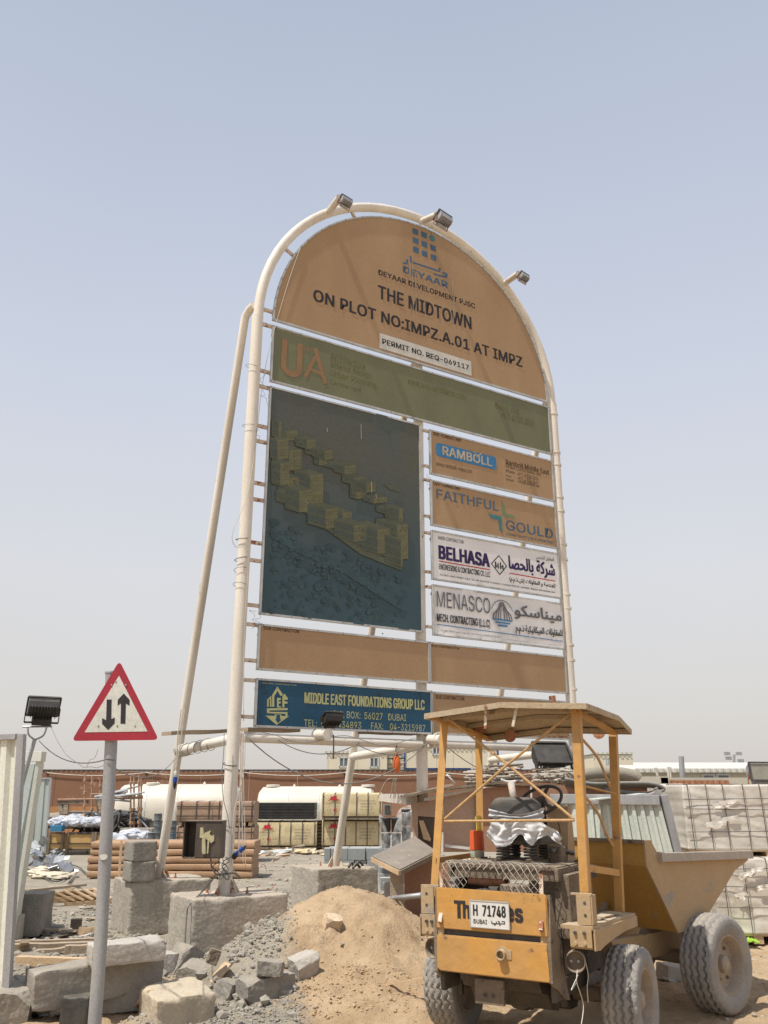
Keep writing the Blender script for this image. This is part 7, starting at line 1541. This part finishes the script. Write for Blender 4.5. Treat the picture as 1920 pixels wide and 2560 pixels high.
wpal(10, 1330, 1830, 870, 1290, 11.9, 'large white-wrapped pallet standing on the ground at the right edge', (.12, .40, .70), (.35, .62, .86), 1.1, z0=.0, rz=-4)
# green rag and litter on the right
q_ = G(6, 1545, 1187, .03); bm = B(); bmesh.ops.create_grid(bm, x_segments=14, y_segments=8, size=1)
for v in bm.verts: v.co = Vector((v.co.x * .17, v.co.y * .15, .04 * (1 + noise.noise(v.co * 3)) + .03 * noise.noise(v.co * 8)))
bmesh.ops.solidify(bm, geom=bm.faces[:], thickness=.01); solo('green_rag', bm, M('lime_rag', (.32, .52, .05), (.25, .45, .05), .7, 20, .5, 40), 'lime green rag lying on the ground beside the dumper\'s front wheel', 'rag', tuple(q_), smooth=True)
chunk('concrete_block', 6, (1235, 1350), .0, (.30, .2, .14), 20, 'pale broken block lying under the dumper between the wheels', 70, m_conc3, (4, 6), .02)
q_ = G(6, 1218, 1352, .02); bm = B(); box(bm, (0, 0, 0), (.12, .09, .015)); solo('crushed_carton', bm, m_whitep, 'crushed white carton beside the pale block under the dumper', 'carton', tuple(q_), (.2, .3, .5))
litter(26, lambda r: r.uniform(3.0, 5.4), lambda r: r.uniform(7.6, 12), (.03, .12), 'twig or chip on the dusty ground right of the dumper', 'debris_scrap', 'scrap', [m_wood, m_conc2, m_grime_or_shade], 'chips right of the dumper', 0, 11)
# ------------------------------------------------------------------ buildings beyond
m_cab = M('cabin_cream', (.66, .60, .46), (.62, .56, .43), .6, .6, .03, 30); m_cabroof = M('cabin_roof', (.60, .58, .52), (.52, .5, .45), .6, 2, .05, 30); m_trim = M('trim_blue', (.04, .08, .22), None, .6, 2, 0, 30); m_pane = M('window_pane', (.10, .12, .14), (.14, .16, .18), .15, 1, 0, 20, spec=.6)
def cabin(label, c, xl, xr_, yt, yb, d_, dep, wins, c2=None, roof=m_cabroof, trim=None, wall=m_cab, joints=()):
    a, b = D(c, xl, yt, d_), D(c2 or c, xr_, yt, d_); z1 = a.z; t = thing('site_cabin', label, 'building', ((a.x + b.x) / 2, d_ + dep / 2, 0)); w_ = b.x - a.x
    bm = B(); box(bm, (0, 0, z1 / 2), (w_, dep, z1)); obj('wall', bm, wall, t)
    bm = B(); corrugated(bm, (-w_ / 2 - .15, 0, 0), (w_ / 2 + .15, 0, 0), z1 + .02, z1 + .16, .3, .05)
    for v in bm.verts: v.co.y -= dep / 2 + .12
    box(bm, (0, 0, z1 + .06), (w_ + .2, dep + .1, .06)); obj('roof', bm, roof, t)
    for (x, y, x2, y2) in wins:
        p_, q_ = D(c, x, y2, d_), D(c, x2, y, d_); cx_ = (p_.x + q_.x) / 2 - (a.x + b.x) / 2; cz_ = (p_.z + q_.z) / 2; ww, hh = q_.x - p_.x, q_.z - p_.z
        bm = B()
        for s_ in (-1, 1): box(bm, (cx_ + s_ * ww / 2, -dep / 2 - .03, cz_), (.09, .08, hh + .09)); box(bm, (cx_, -dep / 2 - .03, cz_ + s_ * hh / 2), (ww, .08, .09))
        box(bm, (cx_, -dep / 2 - .04, cz_), (.07, .06, hh)); wn = obj('window', bm, m_whitep, t); bm = B(); box(bm, (cx_, -dep / 2 - .008, cz_), (ww, .03, hh)); obj('pane', bm, m_pane, wn)
    if trim:
        for s_ in (-1, 1): bm = B(); box(bm, (s_ * w_ / 2, -dep / 2 - .02, z1 / 2), (.12, .1, z1)); obj('corner_trim', bm, m_trim, t)
    for jx in joints: bm = B(); box(bm, (-w_ / 2 + w_ * jx, -dep / 2 - .006, z1 / 2), (.03, .02, z1 * .99)); obj('joint', bm, m_cord, t)
    return t
cabin('cream site cabin with two windows above the hoarding, left of the orange hook block', 9, 405, 925, 220, 365, 62, 4, ((513, 255, 590, 335), (778, 255, 848, 338)), joints=(.02, .5))
cabin('small cream cabin section set back beside the outside stair', 9, 925, 1080, 230, 365, 66, 4, ())
cabin('tall cream building with blue corner trim behind the shed and canopy', 9, 1075, 1880, 168, 365, 60, 5, ((1320, 170, 1385, 228),), trim=True, joints=(.12, .34, .52, .72, .9))
t2 = D(11, 1290, 350, 60)
cabin('cream cabin with a dark window between the canopy posts', 11, 1300, 1600, 480, 600, 61, 4, ((1398, 512, 1420, 585),))
ST = thing('outside_stair', 'steel stair landing with handrails between the two cream cabins', 'stair', (0, 0, 0)); 
for z_ in (258, 265, 310, 345): obj('rail', bar(B(), D(9, 928, z_ + 4, 59), D(9, 1076, z_, 59), .05, .05), m_dark, ST)
for x in (932, 975, 1030, 1072): obj('stair_post', bar(B(), D(9, x, 368, 59), D(9, x, 262, 59), .05, .05), m_dark, ST)
for i in range(5): obj('tread', bar(B(), D(9, 1030, 240 + i * 22, 59.4), D(9, 1075, 238 + i * 22, 59.4), .3, .04), m_galv, ST)
tb = thing('blue_roof_strip', 'blue corrugated eaves strip along the foot of the tall cream building', 'roof edge', (0, 0, 0))
a, b = D(9, 1080, 366, 46), D(9, 1920, 366, 46); bm = B(); corrugated(bm, (a.x, 46, 0), (b.x + 1, 46, 0), a.z - .12, a.z + .12, .3, .05); obj('eaves_sheet', bm, m_trim, tb)
m_farwall = M('far_wall', (.52, .47, .38), (.47, .43, .35), .7, .6, .03, 30)
def lowhall(label, xl, xr_, yt, yb, d_, wins, ridge):
    a, b = D(10, xl, yb, d_), D(10, xr_, yb, d_); ze = D(10, xl, yt, d_).z; t = thing('low_hall', label, 'building', ((a.x + b.x) / 2, d_ + 5, 0)); w_ = b.x - a.x; zr_ = D(10, xl, ridge, d_ + 5).z
    bm = B(); box(bm, (0, 0, ze / 2), (w_, 10, ze)); obj('wall', bm, m_farwall, t)
    bm = B(); prism(bm, [(-5.3, ze - .05), (0, zr_), (5.3, ze - .05), (5.3, ze + .05), (0, zr_ + .12), (-5.3, ze + .05)], -w_ / 2 - .3, w_ / 2 + .3, lambda p_, q_, d_2: (d_2, p_, q_)); fixn(bm); obj('roof', bm, m_cabroof, t)
    bm = B(); corrugated(bm, (-w_ / 2 - .3, -5.35, 0), (w_ / 2 + .3, -5.35, 0), ze - .1, ze + .1, .35, .06); o_ = obj('eaves', bm, m_cabroof, t)
    for (x, y, x2, y2) in wins:
        p_, q_ = D(10, x, y2, d_), D(10, x2, y, d_); cx_ = (p_.x + q_.x) / 2 - (a.x + b.x) / 2; wn = obj('window', box(B(), (cx_, -5.02, (p_.z + q_.z) / 2), (q_.x - p_.x + .2, .08, q_.z - p_.z + .2)), m_whitep, t); obj('pane', box(B(), (cx_, -5.07, (p_.z + q_.z) / 2), (q_.x - p_.x, .04, q_.z - p_.z)), m_pane, wn)
    return t
lowhall('nearer long low cream hall with two small dark windows above the wrapped pallets', 800, 2050, 285, 345, 48, ((1228, 320, 1290, 340), (1326, 318, 1390, 335)), 262)
lowhall('farther long hall whose pale roof shows behind the low cream hall', 700, 2150, 268, 330, 75, (), 240)
a, b = D(10, 1000, 362, 40), D(10, 1400, 368, 40)
rb = thing('rusty_roof_edge', 'rusty corrugated roof edge just above the wrapped pallets', 'roof edge', (0, 0, 0)); bm = B(); corrugated(bm, (a.x, 40, 0), (b.x, 40, 0), a.z - .25, a.z + .08, .25, .04); obj('sheet', bm, m_rust, rb)
bm = B(); box(bm, ((D(10, 640, 360, 40).x + a.x) / 2, 40.2, 1.3), (a.x - D(10, 640, 360, 40).x, .1, 2.5)); solo('block_wall', bm, m_farwall, 'pale block wall between the hose bundle and the rusty roof edge', 'wall')
bm = B(); q_ = D(10, 1860, 380, 40); box(bm, ((b.x + q_.x) / 2, 40.2, 1.2), (q_.x - b.x + 6, .1, 2.6)); solo('block_wall', bm, m_farwall, 'pale block wall behind the right-hand wrapped pallets', 'wall')
solo('vent_pole', tube(B(), [D(10, 1088, 345, 44), D(10, 1078, 190, 44)], .13, 10), m_galv, 'plain grey pole rising in front of the low cream hall', 'pole', smooth=40)
for i, (x, y, x2, y2) in enumerate(((925, 335, 905, 265), (995, 335, 990, 262), (1008, 335, 1003, 262))): solo('thin_post', tube(B(), [D(10, x, y, 43), D(10, x2, y2, 43)], .06, 6), m_cord, ['slanting pale post left of the grey pole', 'left one of two close upright posts by the hall', 'right one of two close upright posts by the hall'][i], 'post')
LM = thing('lamp_mast', 'distant lamp mast with four small floodlights above the hall roof', 'lamp mast', (0, 0, 0)); p = D(10, 1432, 240, 90); q_ = D(10, 1432, 178, 90); obj('pole', tube(B(), [p, q_], .12, 6), m_galv, LM)
for dx, dz in ((-.7, .1), (.5, .1), (-.4, -.6) if False else (.6, -.6), (-.6, -.35)): obj('lamp', box(B(), (q_.x + dx, q_.y, q_.z + dz), (.55, .3, .32)), m_galv, LM)
RF = thing('floodlight', 'grey floodlight at the right edge above the wrapped pallets', 'floodlight', (0, 0, 0)); p = D(10, 1618, 292, 14); flood_head(RF, tuple(p), R(8), R(-6), .95, (m_galv, m_glass)); obj('post', tube(B(), [p - Vector((0, -.1, .15)), p - Vector((0, -.1, .5))], .02, 8), m_dark, RF)
for i, (x, y) in enumerate(((1340, 228), (1560, 235))):
    q_ = D(10, x, y, 600); bm = B(); box(bm, (0, 0, 0), (26, 12, 6)); solo('distant_block', bm, m_farwall, ['faint distant building left of the lamp mast on the horizon', 'faint distant building right of the lamp mast on the horizon'][i], 'building', (q_.x, 600, 3 + 2 * i))
